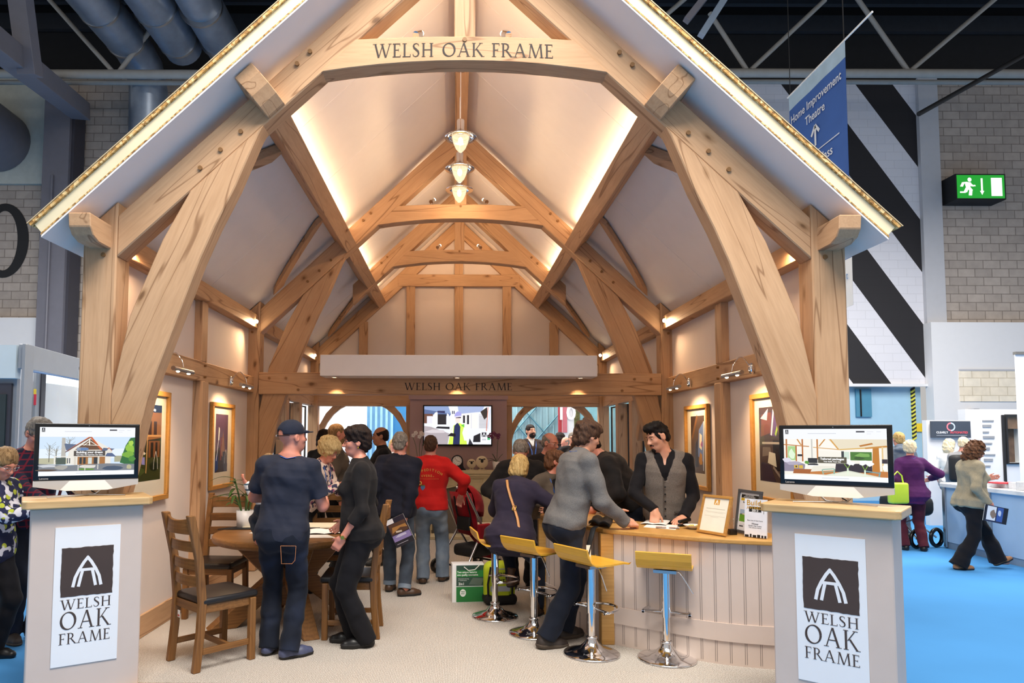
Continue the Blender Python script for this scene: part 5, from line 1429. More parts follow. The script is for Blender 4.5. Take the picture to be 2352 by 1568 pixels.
# ------------------------------------------------------------------ on the table
def sheet(name, pts, z, mat, label, cat, group=None, wav=0.0, th=.0016):
    m_ = MB(); n_ = 10
    a, b, c, d = [Vector(p) for p in pts]
    vs = []
    for lay in (0, -th):
        for i in range(n_ + 1):
            for j in range(n_ + 1):
                u, v = i / n_, j / n_
                p = (a * (1 - u) + b * u) * (1 - v) + (d * (1 - u) + c * u) * v
                vs.append((p.x, p.y, z + th + lay + wav * (abs(math.sin(PI * 2 * u)) + .3 * math.sin(PI * 2 * v + 1) + .3)))
    K = (n_ + 1) ** 2
    fs = []
    for i in range(n_):
        for j in range(n_):
            q = i * (n_ + 1) + j
            fs += [(q, q + n_ + 1, q + n_ + 2, q + 1), (K + q + 1, K + q + n_ + 2, K + q + n_ + 1, K + q)]
    for i in range(n_):
        for q0, q1 in ((i, i + 1), (K - n_ - 1 + i, K - n_ + i), (i * (n_ + 1), (i + 1) * (n_ + 1)), (i * (n_ + 1) + n_, (i + 1) * (n_ + 1) + n_)):
            fs.append((q0, q1, K + q1, K + q0))
    m_.add(vs, fs, 0, wav > 0)
    o = m_.build(name, mat)
    return tag(o, label, cat, group)
PLANP = plain('plan_sheet', '#e5d9bd', .8, var=.04)
TZ = .763
def tq(*pxs, z=TZ): return [fl(x, y, z) for x, y in pxs]
sheet('drawing_folder', tq((500, 1216), (720, 1216), (760, 1208), (560, 1208)), TZ, BLACK_M, 'flat black folder on the back of the round table', 'folder', th=.008)
sheet('house_drawing', tq((556, 1214), (690, 1214), (735, 1203), (585, 1203)), TZ + .012, PLANP, 'cream plan drawing at the back left of the round table', 'drawing')
sheet('house_drawing', tq((700, 1213), (776, 1213), (790, 1203), (715, 1203)), TZ + .003, PLANP, 'cream plan drawing at the back right of the table', 'drawing', th=.01)
sheet('white_sheet', tq((572, 1224), (640, 1232), (690, 1222), (610, 1214)), TZ, PAPER, 'plain white sheet at the left front of the round table', 'paper')
sheet('open_booklet', tq((700, 1228), (790, 1226), (788, 1216), (712, 1216)), TZ, PAPER, 'open white booklet with curved pages on the right of the table', 'paper', wav=.008)
sheet('white_sheet', tq((700, 1235), (772, 1235), (752, 1228), (700, 1228)), TZ, PAPER, 'white sheet at the right front of the table before the open booklet', 'paper')
bp = thing('potted_bamboo', 'green bamboo plant in a white cylinder pot at the back of the table', 'plant', (-1.93, 6.34, .762))
M = WM[bp.name]; P0 = M.translation
MB().lathe([(0, 0), (.07, 0), (.078, .16), (.072, .16), (.068, .15), (0, .15)], 28).build('pot', WHITE_P, bp, M)
sm = MB(); lv = MB()
rr = random.Random(5)
for k in range(6):
    a = rr.uniform(0, 6.28); tip = Vector((.10 * math.cos(a), .10 * math.sin(a), .30 + .03 * k))
    sm.tube([P0 + Vector((.03 * math.cos(a), .03 * math.sin(a), .14)), P0 + Vector((tip.x * .6, tip.y * .6, tip.z * .6 + .03)), P0 + tip], .008, 8)
    for q in range(4):
        b = a + rr.uniform(-1.2, 1.2)
        leaf(lv, P0 + tip * (.7 + .1 * q), (math.cos(b), math.sin(b), rr.uniform(.1, .8)), rr.uniform(.14, .26), .016, .5)
leaf(lv, P0 + Vector((0, 0, .3)), (-1, -.1, .25), .33, .02, .35); leaf(lv, P0 + Vector((0, 0, .3)), (-.8, -.2, .9), .30, .016, .4); leaf(lv, P0 + Vector((0, 0, .24)), (-1, .2, .1), .30, .012, .1)
sm.build('stems', LEAF2, bp, M, world=True); lv.build('leaves', LEAF2, bp, M, world=True)

# ------------------------------------------------------------------ on the counter
def stand_frame(name, label, cat, pl_, pr_, h, lean, fw, frame_mat, polys, pwm, depth=.02, texts=()):
    """a frame or plaque standing on the counter, between two floor points, leaning back"""
    pl_, pr_ = Vector(pl_), Vector(pr_)
    w = (pr_ - pl_).length; c = (pl_ + pr_) / 2
    x = (pr_ - pl_).normalized(); back = Vector((0, 0, 1)).cross(x)
    upv = (Vector((0, 0, 1)) * math.cos(lean) + back * math.sin(lean)).normalized()
    M = face(x, c + upv * h / 2 + Vector((0, 0, .004)), upv)
    t = bpy.data.objects.new(name, None); COL.objects.link(t); place(t, M); tag(t, label, cat)
    if fw:
        m_ = MB()
        m_.box((0, h / 2 - fw / 2, 0), (w, fw, depth)).box((0, -h / 2 + fw / 2, 0), (w, fw, depth)).box((-w / 2 + fw / 2, 0, 0), (fw, h - 2 * fw, depth)).box((w / 2 - fw / 2, 0, 0), (fw, h - 2 * fw, depth))
        m_.build('frame', frame_mat, t, M, bevel=.002)
        MB().box((0, 0, -.004), (w - 2 * fw, h - 2 * fw, .006)).build('backing', PAPER, t, M)
        zf = .0005
    else:
        MB().box((0, 0, 0), (w, h, depth)).build('plaque', frame_mat, t, M, bevel=.002); zf = depth / 2 + .0004
    p = pic('print', polys, w - 2 * fw, h - 2 * fw, M @ T(0, 0, zf), t) if polys else t
    for s, size, u, v, col, bold in texts:
        text('print_lettering', s, size, M @ T((u - .5) * (w - 2 * fw), (v - .5) * (h - 2 * fw), zf + .0012), flat(col), p, bold=bold)
    if fw: MB().prism([(0, -h / 2), (0, h * .1), (-h * .42 * math.sin(lean) - .03, -h / 2)], -.02, .02, axis='x').build('easel_back', BLACK_M, t, M @ T(0, .0, -depth / 2) @ Matrix(((1, 0, 0, 0), (0, 0, 1, 0), (0, 1, 0, 0), (0, 0, 0, 1)))) if False else None
    return t
CP = lambda px, py: fl(px, py, TOPZ + .001)
stand_frame('framed_certificate', 'pale oak frame with a cream certificate and small orange emblem, leaning on the counter', 'certificate', CP(1601, 1222), CP(1667, 1233), .29, R(16), .020, OAK_FRAME,
            [('#efe9d6', rc(0, 0, 1, 1)), ('#d89a3c', rc(.40, .80, .62, .96)), ('#f6efe0', [(.44, .815), (.47, .815), (.51, .90), (.55, .815), (.58, .815), (.53, .94), (.49, .94)]), ('#c8bfa8', rc(.12, .665, .88, .685)), ('#d2cab6', rc(.10, .58, .92, .592)), ('#d2cab6', rc(.18, .555, .84, .565)), ('#d2cab6', rc(.10, .45, .92, .462)), ('#d2cab6', rc(.35, .42, .68, .43))], None)
stand_frame('framed_award', 'dark grey framed award sheet with a yellow Winner band and green field photo', 'award', CP(1688, 1222), CP(1741, 1234), .325, R(8), .022, plain('charcoal_frame', '#4a4a4c', .5),
            [('#e6e8ec', rc(0, 0, 1, 1)), ('#141414', rc(.07, .86, .95, .95)), ('#c9a414', rc(.07, .785, .95, .855)), ('#9fb6cf', rc(.07, .37, .95, .55)), ('#5c6a62', [(.07, .43), (.5, .47), (.95, .42), (.95, .36), (.07, .36)]), ('#5f9a22', rc(.07, .23, .95, .41)), ('#d8cfa6', blob(.4, .43, .25, .02, 8, 1)), ('#8f949a', rc(.12, .16, .95, .165)), ('#55585c', rc(.10, .09, .30, .13)), ('#55585c', rc(.6, .08, .9, .13))], None,
            texts=(('POST BUILDING', .014, .5, .912, '#d8d8d8', .01), ('EXCELLENCE AWARDS', .013, .5, .872, '#d8d8d8', .01), ('Winner', .017, .5, .80, '#3a3000', .02), ('Best Individual', .017, .40, .73, '#2c2c2c', .02), ('Welsh Oak', .015, .45, .66, '#2c2c2c', .02)))
stand_frame('award_plaque', 'white award plaque lettered Build AWARDS in gold and black on the counter', 'award', CP(1711, 1232), CP(1762, 1238), .27, R(4), 0, WHITE_P,
            [('#e4e5ea', rc(0, 0, 1, 1)), ('#141210', rc(.20, .66, .76, .80)), ('#1a1816', rc(.66, .83, .685, .93)), ('#1a1816', rc(.86, .62, .88, .70))] + [('#121214', rc(a, .0, b, h_)) for a, b, h_ in ((.02, .2, .055), (.25, .33, .08), (.38, .54, .06), (.58, .72, .075), (.77, .86, .065), (.9, .99, .065))], None, depth=.016,
            texts=(('Build', .054, .42, .835, '#c9962c', .012), ('AWARDS', .030, .48, .732, '#d6a030', .004), ('2013', .024, .48, .672, '#f2f0ec', .03), ('Best Use of Oak Frame', .012, .48, .42, '#4a4a4c', .01), ('Winner', .016, .48, .33, '#2a2a2c', .02), ('Welsh Oak Frame', .013, .48, .28, '#3a3a3c', .01), ('The Leisure Home', .012, .48, .235, '#3a3a3c', .01)))
tr = thing('glass_trophy', 'small clear glass trophy on a black base between the certificate and the award frame', 'trophy', CP(1682, 1227))
M = WM[tr.name]
MB().box((0, 0, .02), (.055, .05, .04)).build('base', BLACK, tr, M, bevel=.003)
MB().lathe([(0, .04), (.012, .04), (.01, .055), (.04, .085), (.05, .12), (.047, .12), (.036, .088), (0, .07)], 20).build('bowl', GLASS, tr, M)
ds = thing('sweet_dish', 'shallow white dish of yellow sweets beside the oak certificate frame', 'dish', CP(1592, 1214))
MB().lathe([(0, .0), (.03, .0), (.07, .028), (.075, .032), (.066, .030), (.03, .008), (0, .008)], 28).build('bowl', WHITE_P, ds, WM[ds.name])
sw_ = MB()
for i in range(6): sw_.ell((.03 * math.cos(i * 1.9), .03 * math.sin(i * 1.9), .022), (.012, .010, .008), 8, 6)
tag(sw_.build('sweets', plain('yellow_sweets', '#c9c04a', .4), ds, WM[ds.name]), kind='stuff')
spl = thing('stapler', 'black stapler on the counter at the elbow of the man in the waistcoat', 'stapler', CP(1574, 1208), R(20))
MB().rbox((0, 0, .01), (.13, .035, .018), .006).build('base', BLACK, spl, WM[spl.name]); MB().rbox((0.0, 0, .045), (.12, .03, .028), .01).build('arm', BLACK, spl, WM[spl.name] @ Matrix.Rotation(R(-9), 4, 'Y'))
sheet('brochure', [CP(1478, 1210), CP(1552, 1216), CP(1558, 1206), CP(1490, 1201)], TOPZ, PAPER, 'white brochure the two men at the counter are looking at', 'brochure')
pic('brochure_print', [('#c9b8b0', rc(.05, .1, .45, .9)), ('#8a5a4a', rc(.08, .5, .30, .8)), ('#d8d0c8', rc(.55, .1, .95, .9)), ('#a86a58', rc(.58, .15, .8, .5)), ('#6a6a78', rc(.84, .3, .94, .7))], .20, .10, T(*(CP(1535, 1213) + Vector((0, .02, .006)))) @ Matrix.Rotation(R(-15), 4, 'Z'), bpy.data.objects['brochure'])
sheet('white_sheet', [CP(1470, 1204), CP(1530, 1207), CP(1540, 1197), CP(1485, 1196)], TOPZ + .004, PAPER, 'white sheet of paper on the counter under the hand of the man in the waistcoat', 'paper', wav=.006)
sheet('white_sheet', [CP(1258, 1188), CP(1290, 1190), CP(1290, 1176), CP(1262, 1175)], TOPZ, PAPER, 'white sheet of paper in front of the seated blonde woman, past the grey sweater', 'paper')
cr = sheet('paper_clutter', [CP(1352, 1206), CP(1400, 1214), CP(1408, 1198), CP(1362, 1194)], TOPZ, BLACK_M, 'black cloth bag lying on the counter before the man in the grey sweater', 'bag', wav=.02, th=.02)
cr.name = 'cloth_bag'
hl = thing('hanging_strap', 'black strap with a white tag hanging over the counter edge', 'strap', CP(1366, 1212))
pp = CP(1366, 1213)
a = at(1352, 1250, pp.y - .03)
st = MB(); st.tube([pp + Vector((.02, .03, .012)), pp + Vector((-.02, -.05, .008)), Vector((pp.x - .05, pp.y - .07, pp.z - .08)), Vector((pp.x - .09, pp.y - .075, pp.z - .24))], .022, 8, flat=.2)
st.build('strap_band', BLACK_M, hl)
MB().box((pp.x - .066, pp.y - .082, pp.z - .16), (.035, .003, .085)).build('tag', PAPER, hl, T(*pp), world=True)

# ------------------------------------------------------------------ bags and pushchair on the carpet
bg = thing('paper_bag', 'white and green paper carrier bag lettered 2in1 standing on the carpet', 'bag', fl(1075, 1383), R(6))
M = WM[bg.name]; bw_, bh_, bd_ = .31, .37, .12
GREEN = flat('#1f7a36'); DKG = flat('#30403a')
MB().box((0, bd_ / 2, bh_ / 2), (bw_, bd_, bh_)).build('bag_body', WHITE_P, bg, M, bevel=.002)
F = M @ face((1, 0, 0), (0.02, -.0012, bh_ / 2))
pp_ = pic('bag_print', [('#1f7a36', rc(.0, .0, 1, .40)), ('#2c4a3c', rc(0, .42, 1, .97)), ('#1f7a36', rc(0, .66, 1, .84)), ('#5a6a5e', [(.45, .46), (.9, .44), (1, .62), (.6, .64)]), ('#f4f6f2', blob(.24, .24, .11, .10, 16, 1, .0)), ('#e8eee8', rc(0, .405, 1, .42))], bw_ - .04, bh_ - .01, F, bg)
for s, sz, u, v, b in (('Two unique features', .027, .03, .76, .02), ('one quality innovative', .027, .03, .69, .02), ('Choose from the living', .013, .07, .60, 0), ('or console groups', .013, .07, .56, 0)):
    text('bag_lettering', s, sz, F @ T((u - .5) * (bw_ - .04), (v - .5) * bh_, .0012), flat('#f2f5f0'), pp_, 'LEFT', b, squeeze=.86)
text('bag_lettering', '2in1', .034, F @ T(-.085, -.018, .0012), flat('#f2f5f0'), pp_, bold=.02)
text('bag_lettering', 'Stand', .016, F @ T(-.07, -.085, .002), GREEN, pp_, bold=.02); text('bag_lettering', 'D321', .016, F @ T(-.07, -.105, .002), GREEN, pp_, bold=.02)
MB().tube([(-.04, -.002, bh_ - .03), (.0, -.03, bh_ - .06), (.06, -.045, bh_ - .05), (.11, -.02, bh_ - .01)], .004, 8).build('rope_handle', PAPER, bg, M)

HIVIS = plain('hi_vis_yellow', '#c9dc2a', .7, var=.08)
REFL = plain('reflective_grey', '#b9c0c8', .35, .2)
bk = thing('backpack', 'hi vis yellow backpack with black trim lettered BIKE, leaning beside the carrier bag', 'backpack', fl(1150, 1388), R(8))
M = WM[bk.name]
MB().rbox((0, .08, .20), (.30, .20, .40), .08, 5).build('pack_body', HIVIS, bk, M)
MB().rbox((0, .07, .05), (.32, .24, .10), .045, 4).build('pack_base', BLACK_M, bk, M)
MB().rbox((-.01, -.005, .21), (.20, .05, .28), .024, 4).build('front_pocket', HIVIS, bk, M)
MB().box((-.01, -.031, .155), (.19, .004, .05)).build('reflective_band', REFL, bk, M); MB().box((-.01, -.026, .325), (.12, .004, .04)).build('reflective_band', REFL, bk, M)
for s in (-1, 1): MB().tube([(s * .115 - .01, -.028, .07), (s * .12 - .01, -.03, .2), (s * .09 - .01, -.02, .36)], .010, 8).build('piping', BLACK_M, bk, M)
for s, z in (('THINK', .268), ('BIKE', .205)): text('pack_lettering', s, .058, M @ face((1, 0, 0), (-.01, -.0325, z)), INK, bk, bold=.025, squeeze=.8)
MB().tube([(-.08, .16, .33), (-.12, .22, .25), (-.10, .2, .08)], .016, 8, flat=.4).build('strap', BLACK_M, bk, M)

RED = cloth('pushchair_red', '#8f1420', var=.2)
ps = thing('pushchair', 'red and black folding pushchair in front of the man in the red fleece', 'pushchair', (.16, 8.2, 0), R(-46))
M = WM[ps.name]
for x, y in ((-.25, -.28), (.22, -.28), (-.22, .40), (.20, .40)):
    w_ = MB().lathe([(.045, -.018), (.075, -.02), (.085, -.012), (.085, .012), (.075, .02), (.045, .018)], 22).build('wheel', BLACK, ps, M @ T(x, y, .086) @ Matrix.Rotation(PI / 2, 4, 'Y'))
    MB().lathe([(0, -.012), (.048, -.012), (.048, .012), (0, .012)], 16).build('wheel_hub', STEEL, w_, WM[w_.name])
for s in (-1, 1):
    MB().tube([(s * .24, .38, .09), (s * .22, .05, .50), (s * .20, -.22, .96), (s * .19, -.30, 1.03), (s * .15, -.34, 1.02)], .015, 10).build('frame_tube', STEEL, ps, M)
    MB().tube([(s * .24, -.28, .09), (s * .20, .05, .52)], .014, 10).build('frame_tube', STEEL, ps, M)
    MB().tube([(s * .19, -.27, 1.00), (s * .185, -.34, 1.06)], .022, 10).build('handle_grip', BLACK_M, ps, M)
MB().tube([(-.22, .38, .10), (.22, .38, .10)], .012, 8).build('cross_tube', BLACK_M, ps, M); MB().tube([(-.23, -.27, .12), (.21, -.27, .12)], .012, 8).build('cross_tube', BLACK_M, ps, M)
st = MB()
def rib(pts, w, mi):
    vs = []
    for x_, (y, z) in [(s, p) for p in pts for s in (-w, w)]: vs.append((x_, y, z))
    n_ = len(pts)
    vs2 = [(v[0] * .98, v[1] + .02, v[2] - .01) for v in vs]; k_ = len(vs)
    fs = []
    for i in range(n_ - 1):
        a = 2 * i
        fs += [(a, a + 1, a + 3, a + 2), (k_ + a + 2, k_ + a + 3, k_ + a + 1, k_ + a), (a, a + 2, k_ + a + 2, k_ + a), (a + 1, k_ + a + 1, k_ + a + 3, a + 3)]
    fs += [(0, k_, k_ + 1, 1), (k_ - 2, k_ - 1, 2 * k_ - 1, 2 * k_ - 2)]
    st.add(vs + vs2, fs, mi, True)
rib([(-.14, .95), (-.10, .80), (-.04, .60), (.02, .45), (.20, .40), (.30, .30), (.32, .14)], .18, 0)
st.build('seat_sling', RED, ps, M)
hood = MB()
vs = []; n1, n2 = 9, 10
for i in range(n1):
    th2 = R(-20 + 115 * i / (n1 - 1))
    for j in range(n2):
        ph = PI * j / (n2 - 1)
        vs.append((.20 * math.cos(ph), -.06 + .27 * math.sin(ph) * math.cos(th2) * 1.0, .68 + .30 * math.sin(ph) * math.sin(th2) + .06))
fs = [(i * n2 + j, i * n2 + j + 1, (i + 1) * n2 + j + 1, (i + 1) * n2 + j) for i in range(n1 - 1) for j in range(n2 - 1)]
ho = hood.add(vs, fs, 0, True).build('hood', RED, ps, M)
sd = ho.modifiers.new('thick', 'SOLIDIFY'); sd.thickness = .01
MB().rbox((0, .08, .26), (.36, .34, .14), .05, 3).build('basket', BLACK_M, ps, M)
for s in (-1, 1): MB().tube([(s * .10, -.13, .90), (s * .11, -.07, .70), (s * .10, .02, .50)], .02, 8, flat=.3).build('harness_strap', BLACK_M, ps, M)
MB().rbox((0, -.07, .58), (.22, .04, .16), .02, 3).build('back_pad', BLACK_M, ps, M)
MB().rbox((.24, .02, .48), (.05, .2, .22), .02, 3).build('side_bag', RED, ps, M)
# ------------------------------------------------------------------ the hall: sign, banner, stands
ex = thing('exit_sign', 'lit green exit sign with running man, arrow and door on the blockwork at right', 'sign', at(2250, 430, 17.3))
a, b = at(2199, 455, 17.3), at(2306, 402, 17.3)
sw_, sh_ = b.x - a.x, b.z - a.z
Me = face((1, 0, 0), ((a.x + b.x) / 2, 17.3, (a.z + b.z) / 2))
MB().box((0, 0, -.25), (sw_ + .06, sh_ + .06, .5)).build('sign_case', BLACK_M, ex, Me)
man = [('#0c8f24', rc(0, 0, 1, 1)), ('#f4fbf2', rc(.72, .10, .95, .88)), ('#f4fbf2', rc(.505, .30, .545, .86)), ('#f4fbf2', [(.48, .32), (.57, .32), (.525, .14)]),
       ('#f4fbf2', blob(.27, .80, .042, .09, 14, 1, 0)), ('#f4fbf2', [(.17, .62), (.22, .70), (.30, .68), (.28, .45), (.20, .40)]), ('#f4fbf2', ln(.22, .68, .13, .66, .06)), ('#f4fbf2', ln(.14, .68, .095, .50, .06)), ('#f4fbf2', ln(.26, .66, .33, .52, .06)), ('#f4fbf2', ln(.32, .53, .39, .55, .06)), ('#f4fbf2', ln(.25, .46, .30, .33, .075)), ('#f4fbf2', ln(.29, .36, .275, .12, .07)), ('#f4fbf2', ln(.22, .45, .17, .26, .075)), ('#f4fbf2', ln(.18, .26, .06, .26, .065))]
fp_ = pic('sign_face', man, sw_, sh_, Me @ T(0, 0, .001), ex, e=1.15)

BANB = plain('banner_blue', '#3b62ad', .8, var=.06, scale=2)
BANW = plain('banner_white', '#eef0f4', .8, var=.02)
X_B = 5.32
yn, yf = 9.03, 10.6
zt, zm, zb_ = at(1968, 95, 9.03).z, at(1985, 590, 9.03).z, at(1988, 700, 9.03).z
bn = thing('hanging_banner', 'long blue hanging banner reading Home Improvement Theatre with an arrow, beyond the right roof slope', 'banner', (X_B, 9.8, zt))
def wave_sheet(z0, z1, ys, amp):
    m_ = MB(); vs = []; ny, nz_ = 24, 14
    for lay in (0, .004):
        for i in range(ny + 1):
            for j in range(nz_ + 1):
                y = ys[0] + (ys[1] - ys[0]) * i / ny; z = z0 + (z1 - z0) * j / nz_
                vs.append((X_B + lay + amp * math.sin(y * 9) * (.3 + .7 * (1 - j / nz_)), y, z))
    K = (ny + 1) * (nz_ + 1); fs = []
    for i in range(ny):
        for j in range(nz_):
            q = i * (nz_ + 1) + j; fs += [(q, q + 1, q + nz_ + 2, q + nz_ + 1), (K + q, K + q + nz_ + 1, K + q + nz_ + 2, K + q + 1)]
    return m_.add(vs, fs, 0, True)
wave_sheet(zt - .22, zt, (yn, yf), .004).build('banner_top', plain('banner_pale_top', '#a9c4dc', .8), bn, fix=False)
wave_sheet(zm, zt - .22, (yn, yf), .012).build('banner_field', BANB, bn, fix=False)
wave_sheet(zb_, zm, (yn, yf), .010).build('banner_foot', BANW, bn, fix=False)
Fb = face((0, -1, 0), (X_B - .018, (yn + yf) / 2, zt - .22))
LB = flat('#dfe6f2')
text('banner_lettering', 'Home Improvement', .185, Fb @ T(0, -.26, 0), LB, bn, bold=.012, squeeze=.92); text('banner_lettering', 'Theatre', .185, Fb @ T(.0, -.48, 0), LB, bn, bold=.012, squeeze=.92)
ar = MB()
for q in (ln(0, -.90, 0, -.62, .05), ln(-.11, -.72, .0, -.59, .05), ln(.11, -.72, 0, -.59, .05)): ar.add([(p[0], p[1], 0) for p in q], [(0, 1, 2, 3)])
ar.build('banner_arrow', LB, bn, Fb, fix=False)
lnm = MB().add([(-.6, -.98, 0), (.62, -.98, 0), (.62, -.995, 0), (-.6, -.995, 0)], [(0, 1, 2, 3)]); lnm.build('banner_line', LB, bn, Fb, fix=False)
text('banner_lettering', 'Masterclass', .19, Fb @ T(.0, -1.20, 0), LB, bn, bold=.012)
text('banner_lettering', 'st', .15, Fb @ T(.66, -3.05, 0), flat('#5a86b8'), bn)
MB().cyl((X_B, yn - .62, zt + .02), (X_B, yf + .03, zt + .02), .014, 10).build('banner_rod', WHITE_P, bn)
MB().tube([(X_B, yn + .02, zt + .03), (X_B, yn + .02, zt + .3), (X_B, yn + .05, 13.6)], .008, 6).build('hanging_wire', BLACK_M, bn)
MB().tube([(X_B, yf - .05, zt + .03), (X_B, yf - .05, 13.6)], .006, 6).build('hanging_wire', BLACK_M, bn)

# pale blue reception counter at right
PBLUE = plain('pale_blue_panel', '#a9c6e4', .45, var=.02)
WT = plain('white_worktop', '#eef0f2', .4, var=.01)
q1, q2 = fl(2172, 1258, HALL_Z), fl(2351, 1303, HALL_Z)
d_ = (q2 - q1).normalized(); q3 = q2 + d_ * 1.6
nn = Vector((-d_.y, d_.x, 0));
if nn.x < 0: nn = -nn
rcn = thing('reception_counter', 'pale blue and white reception counter curving away at the right edge', 'counter', (q2.x + .3, q2.y, HALL_Z))
endc = [q1 + nn * .0, q1 - d_ * .12 + nn * .08, q1 - d_ * .18 + nn * .25, q1 - d_ * .18 + nn * .6]
path = [q3] + [q2] + [q1] + endc[1:]
def strip_poly(pts, off):
    return [(p.x - nn.x * off, p.y - nn.y * off) for p in pts]
base = [(p.x, p.y) for p in path] + [(q3.x + nn.x * .6, q3.y + nn.y * .6)]
MB().prism(base, HALL_Z + .1, .87, axis='z').build('front_panel', PBLUE, rcn, T(q2.x, q2.y, 0), world=True)
MB().prism([(x + .012, y + .012) for x, y in base], HALL_Z, HALL_Z + .1, axis='z').build('plinth', plain('blue_grey_plinth', '#7f93a8', .5), rcn, T(q2.x, q2.y, 0), world=True)
ov = [(p.x - nn.x * .05, p.y - nn.y * .05) for p in path] + [(q3.x + nn.x * .65, q3.y + nn.y * .65)]
MB().prism(ov, .87, .93, axis='z').build('worktop', WT, rcn, T(q2.x, q2.y, 0), world=True, bevel=.006)
for f in (-.03, .0, .62, .645):
    p = q1 + (q2 - q1) * f if f > 0.1 else q1 + d_ * (f + .04)
    MB().cyl((p.x - nn.x * .006, p.y - nn.y * .006, HALL_Z + .02), (p.x - nn.x * .006, p.y - nn.y * .006, .87), .022, 10).build('aluminium_post', STEEL, rcn)
REDP = plain('red_cover', '#d8323e', .6)
for i, (f, off, n_, rd) in enumerate(((.62, .22, 5, 1), (.80, .30, 7, 0), (.97, .18, 9, 0), (1.05, .42, 6, 1), (.70, .48, 4, 0))):
    p = q1 + (q2 - q1) * f + nn * off
    tag(MB().box((0, 0, n_ * .006), (.22, .30, n_ * .012)).build('magazine_stack', [plain('magazine_edges', '#c9ccd2', .7, var=.12, scale=60)][0], None, T(p.x, p.y, .931) @ Matrix.Rotation(i * .4, 4, 'Z'), bevel=.002),
        ('low stack of magazines beneath a red cover, nearest the walking woman', 'stack of pale magazines in the middle of the pale blue counter', 'tall stack of grey magazines at the right edge of the photo', 'stack of magazines beneath a crumpled red bag at the far right', 'low stack of magazines at the back of the pale blue counter')[i], 'magazines', 'magazine stacks on the blue counter')
    if rd:
        vs = blob(0, 0, .15, .10, 12, i, .3)
        o = MB().prism([(x, y) for x, y in vs], 0, .018, axis='z').build('red_leaflet', REDP, None, T(p.x - .1, p.y - .05, .931 + n_ * .012 + .001), bevel=.004)
        tag(o, ('crumpled red carrier bag on the magazines nearest the walking woman' if i == 0 else 'crumpled red carrier bag on the magazines at the far right'), 'bag')
pf = q1 + (q2 - q1) * .58 + nn * .5
o = sheet('large_sheet', [pf + Vector((-.35, -.25, 0)), pf + Vector((.45, -.30, 0)), pf + Vector((.5, .25, 0)), pf + Vector((-.25, .3, 0))], .931, WT, 'large white sheet of paper curling on the pale blue counter', 'paper', wav=.04)

# white display stand behind it
ds_ = thing('display_stand', 'tall white display stand with a dark sign board reading CLEARLY AUTOMATED', 'display stand', (at(2190, 1100, 13).x, 13, HALL_Z))
a, b = at(2136, 1180, 13), at(2245, 965, 13)
MB().box2((a.x, 13, HALL_Z), (b.x, 13.12, b.z)).build('stand_panel', LIGHTW, ds_)
a, b = at(2137, 1005, 12.96), at(2226, 967, 12.96)
sb = MB().box2((a.x, 12.93, a.z), (b.x, 12.96, b.z)).build('sign_board', plain('slate_board', '#3c4450', .4), ds_)
Fs = face((1, 0, 0), ((a.x + b.x) / 2, 12.928, (a.z + b.z) / 2))
rg = MB()
for k, q in enumerate(stroke([(.07 * math.cos(t_), .05 + .07 * math.sin(t_)) for t_ in [2 * PI * i / 24 for i in range(25)]], .026)): rg.add([(v[0], v[1], 0) for v in q], [(0, 1, 2, 3)], 0 if 5 < k < 18 else 1)
rg.build('ring_mark', [flat('#e07a86'), flat('#b8c4d4')], sb, Fs, fix=False)
text('board_lettering', 'CLEARLY', .055, Fs @ T(-.17, -.075, 0), flat('#e6e8ec'), sb, bold=.02); text('board_lettering', 'AUTOMATED', .055, Fs @ T(.15, -.075, 0), flat('#e0525e'), sb, bold=.02)
st2 = MB().add([(-.28, -.108, 0), (.30, -.108, 0), (.30, -.116, 0), (-.28, -.116, 0)], [(0, 1, 2, 3)]); st2.build('board_line', flat('#aab0ba'), sb, Fs, fix=False)
ws = thing('exhibit_booth', 'white booth wall with a brown framed window at the far right', 'booth', (at(2300, 1100, 13.2).x, 13.2, HALL_Z))
a, b = at(2228, 1200, 13.4), at(2420, 940, 13.4)
wx0, wx1 = at(2312, 1000, 13.4).x, at(2348, 1000, 13.4).x
wz0, wz1 = at(2300, 1062, 13.4).z, at(2300, 955, 13.4).z
m_ = MB().box2((a.x, 13.4, HALL_Z), (wx0, 13.6, b.z)).box2((wx1, 13.4, HALL_Z), (b.x, 13.6, b.z)).box2((wx0, 13.4, HALL_Z), (wx1, 13.6, wz0)).box2((wx0, 13.4, wz1), (wx1, 13.6, b.z))
m_.build('booth_wall', LIGHTW, ws)
MB().box2((wx0 - .10, 13.36, wz0 - .5), (wx0 - .06, 13.39, wz1 + .02)).build('dark_post', BLACK_M, ws)
fr = MB().box2((wx0 - .03, 13.36, wz0 - .03), (wx0, 13.41, wz1 + .03)).box2((wx1, 13.36, wz0 - .03), (wx1 + .03, 13.41, wz1 + .03)).box2((wx0, 13.36, wz1), (wx1, 13.41, wz1 + .03)).box2((wx0, 13.36, wz0 - .03), (wx1, 13.41, wz0))
fr.build('window_frame', BLACK_M, ws)
MB().box2((wx0, 13.6, wz0), (wx1, 13.65, wz1)).build('window_back', plain('brown_interior', '#6a5040', .7, var=.3, scale=8), ws)
MB().box2((wx0, 13.43, wz1 - .25), (wx1, 13.45, wz1)).build('roller_blind', plain('brown_blind', '#8a6a54', .7, var=.2), ws)
MB().box2((wx0, 13.415, wz0), (wx1, 13.42, wz1)).build('window_pane', GLASS, ws)
pm = MB()
for k in range(9):
    z = at(2280, 968 + k * 13, 13.39).z
    pm.box2((at(2258, 1000, 13.39).x, 13.385, z), (at(2258 + 26 - (k % 3) * 6, 1000, 13.39).x, 13.395, z + .03 + .02 * (k % 2)))
pm.build('panel_lettering', plain('grey_print', '#8a8d92', .7), ws)
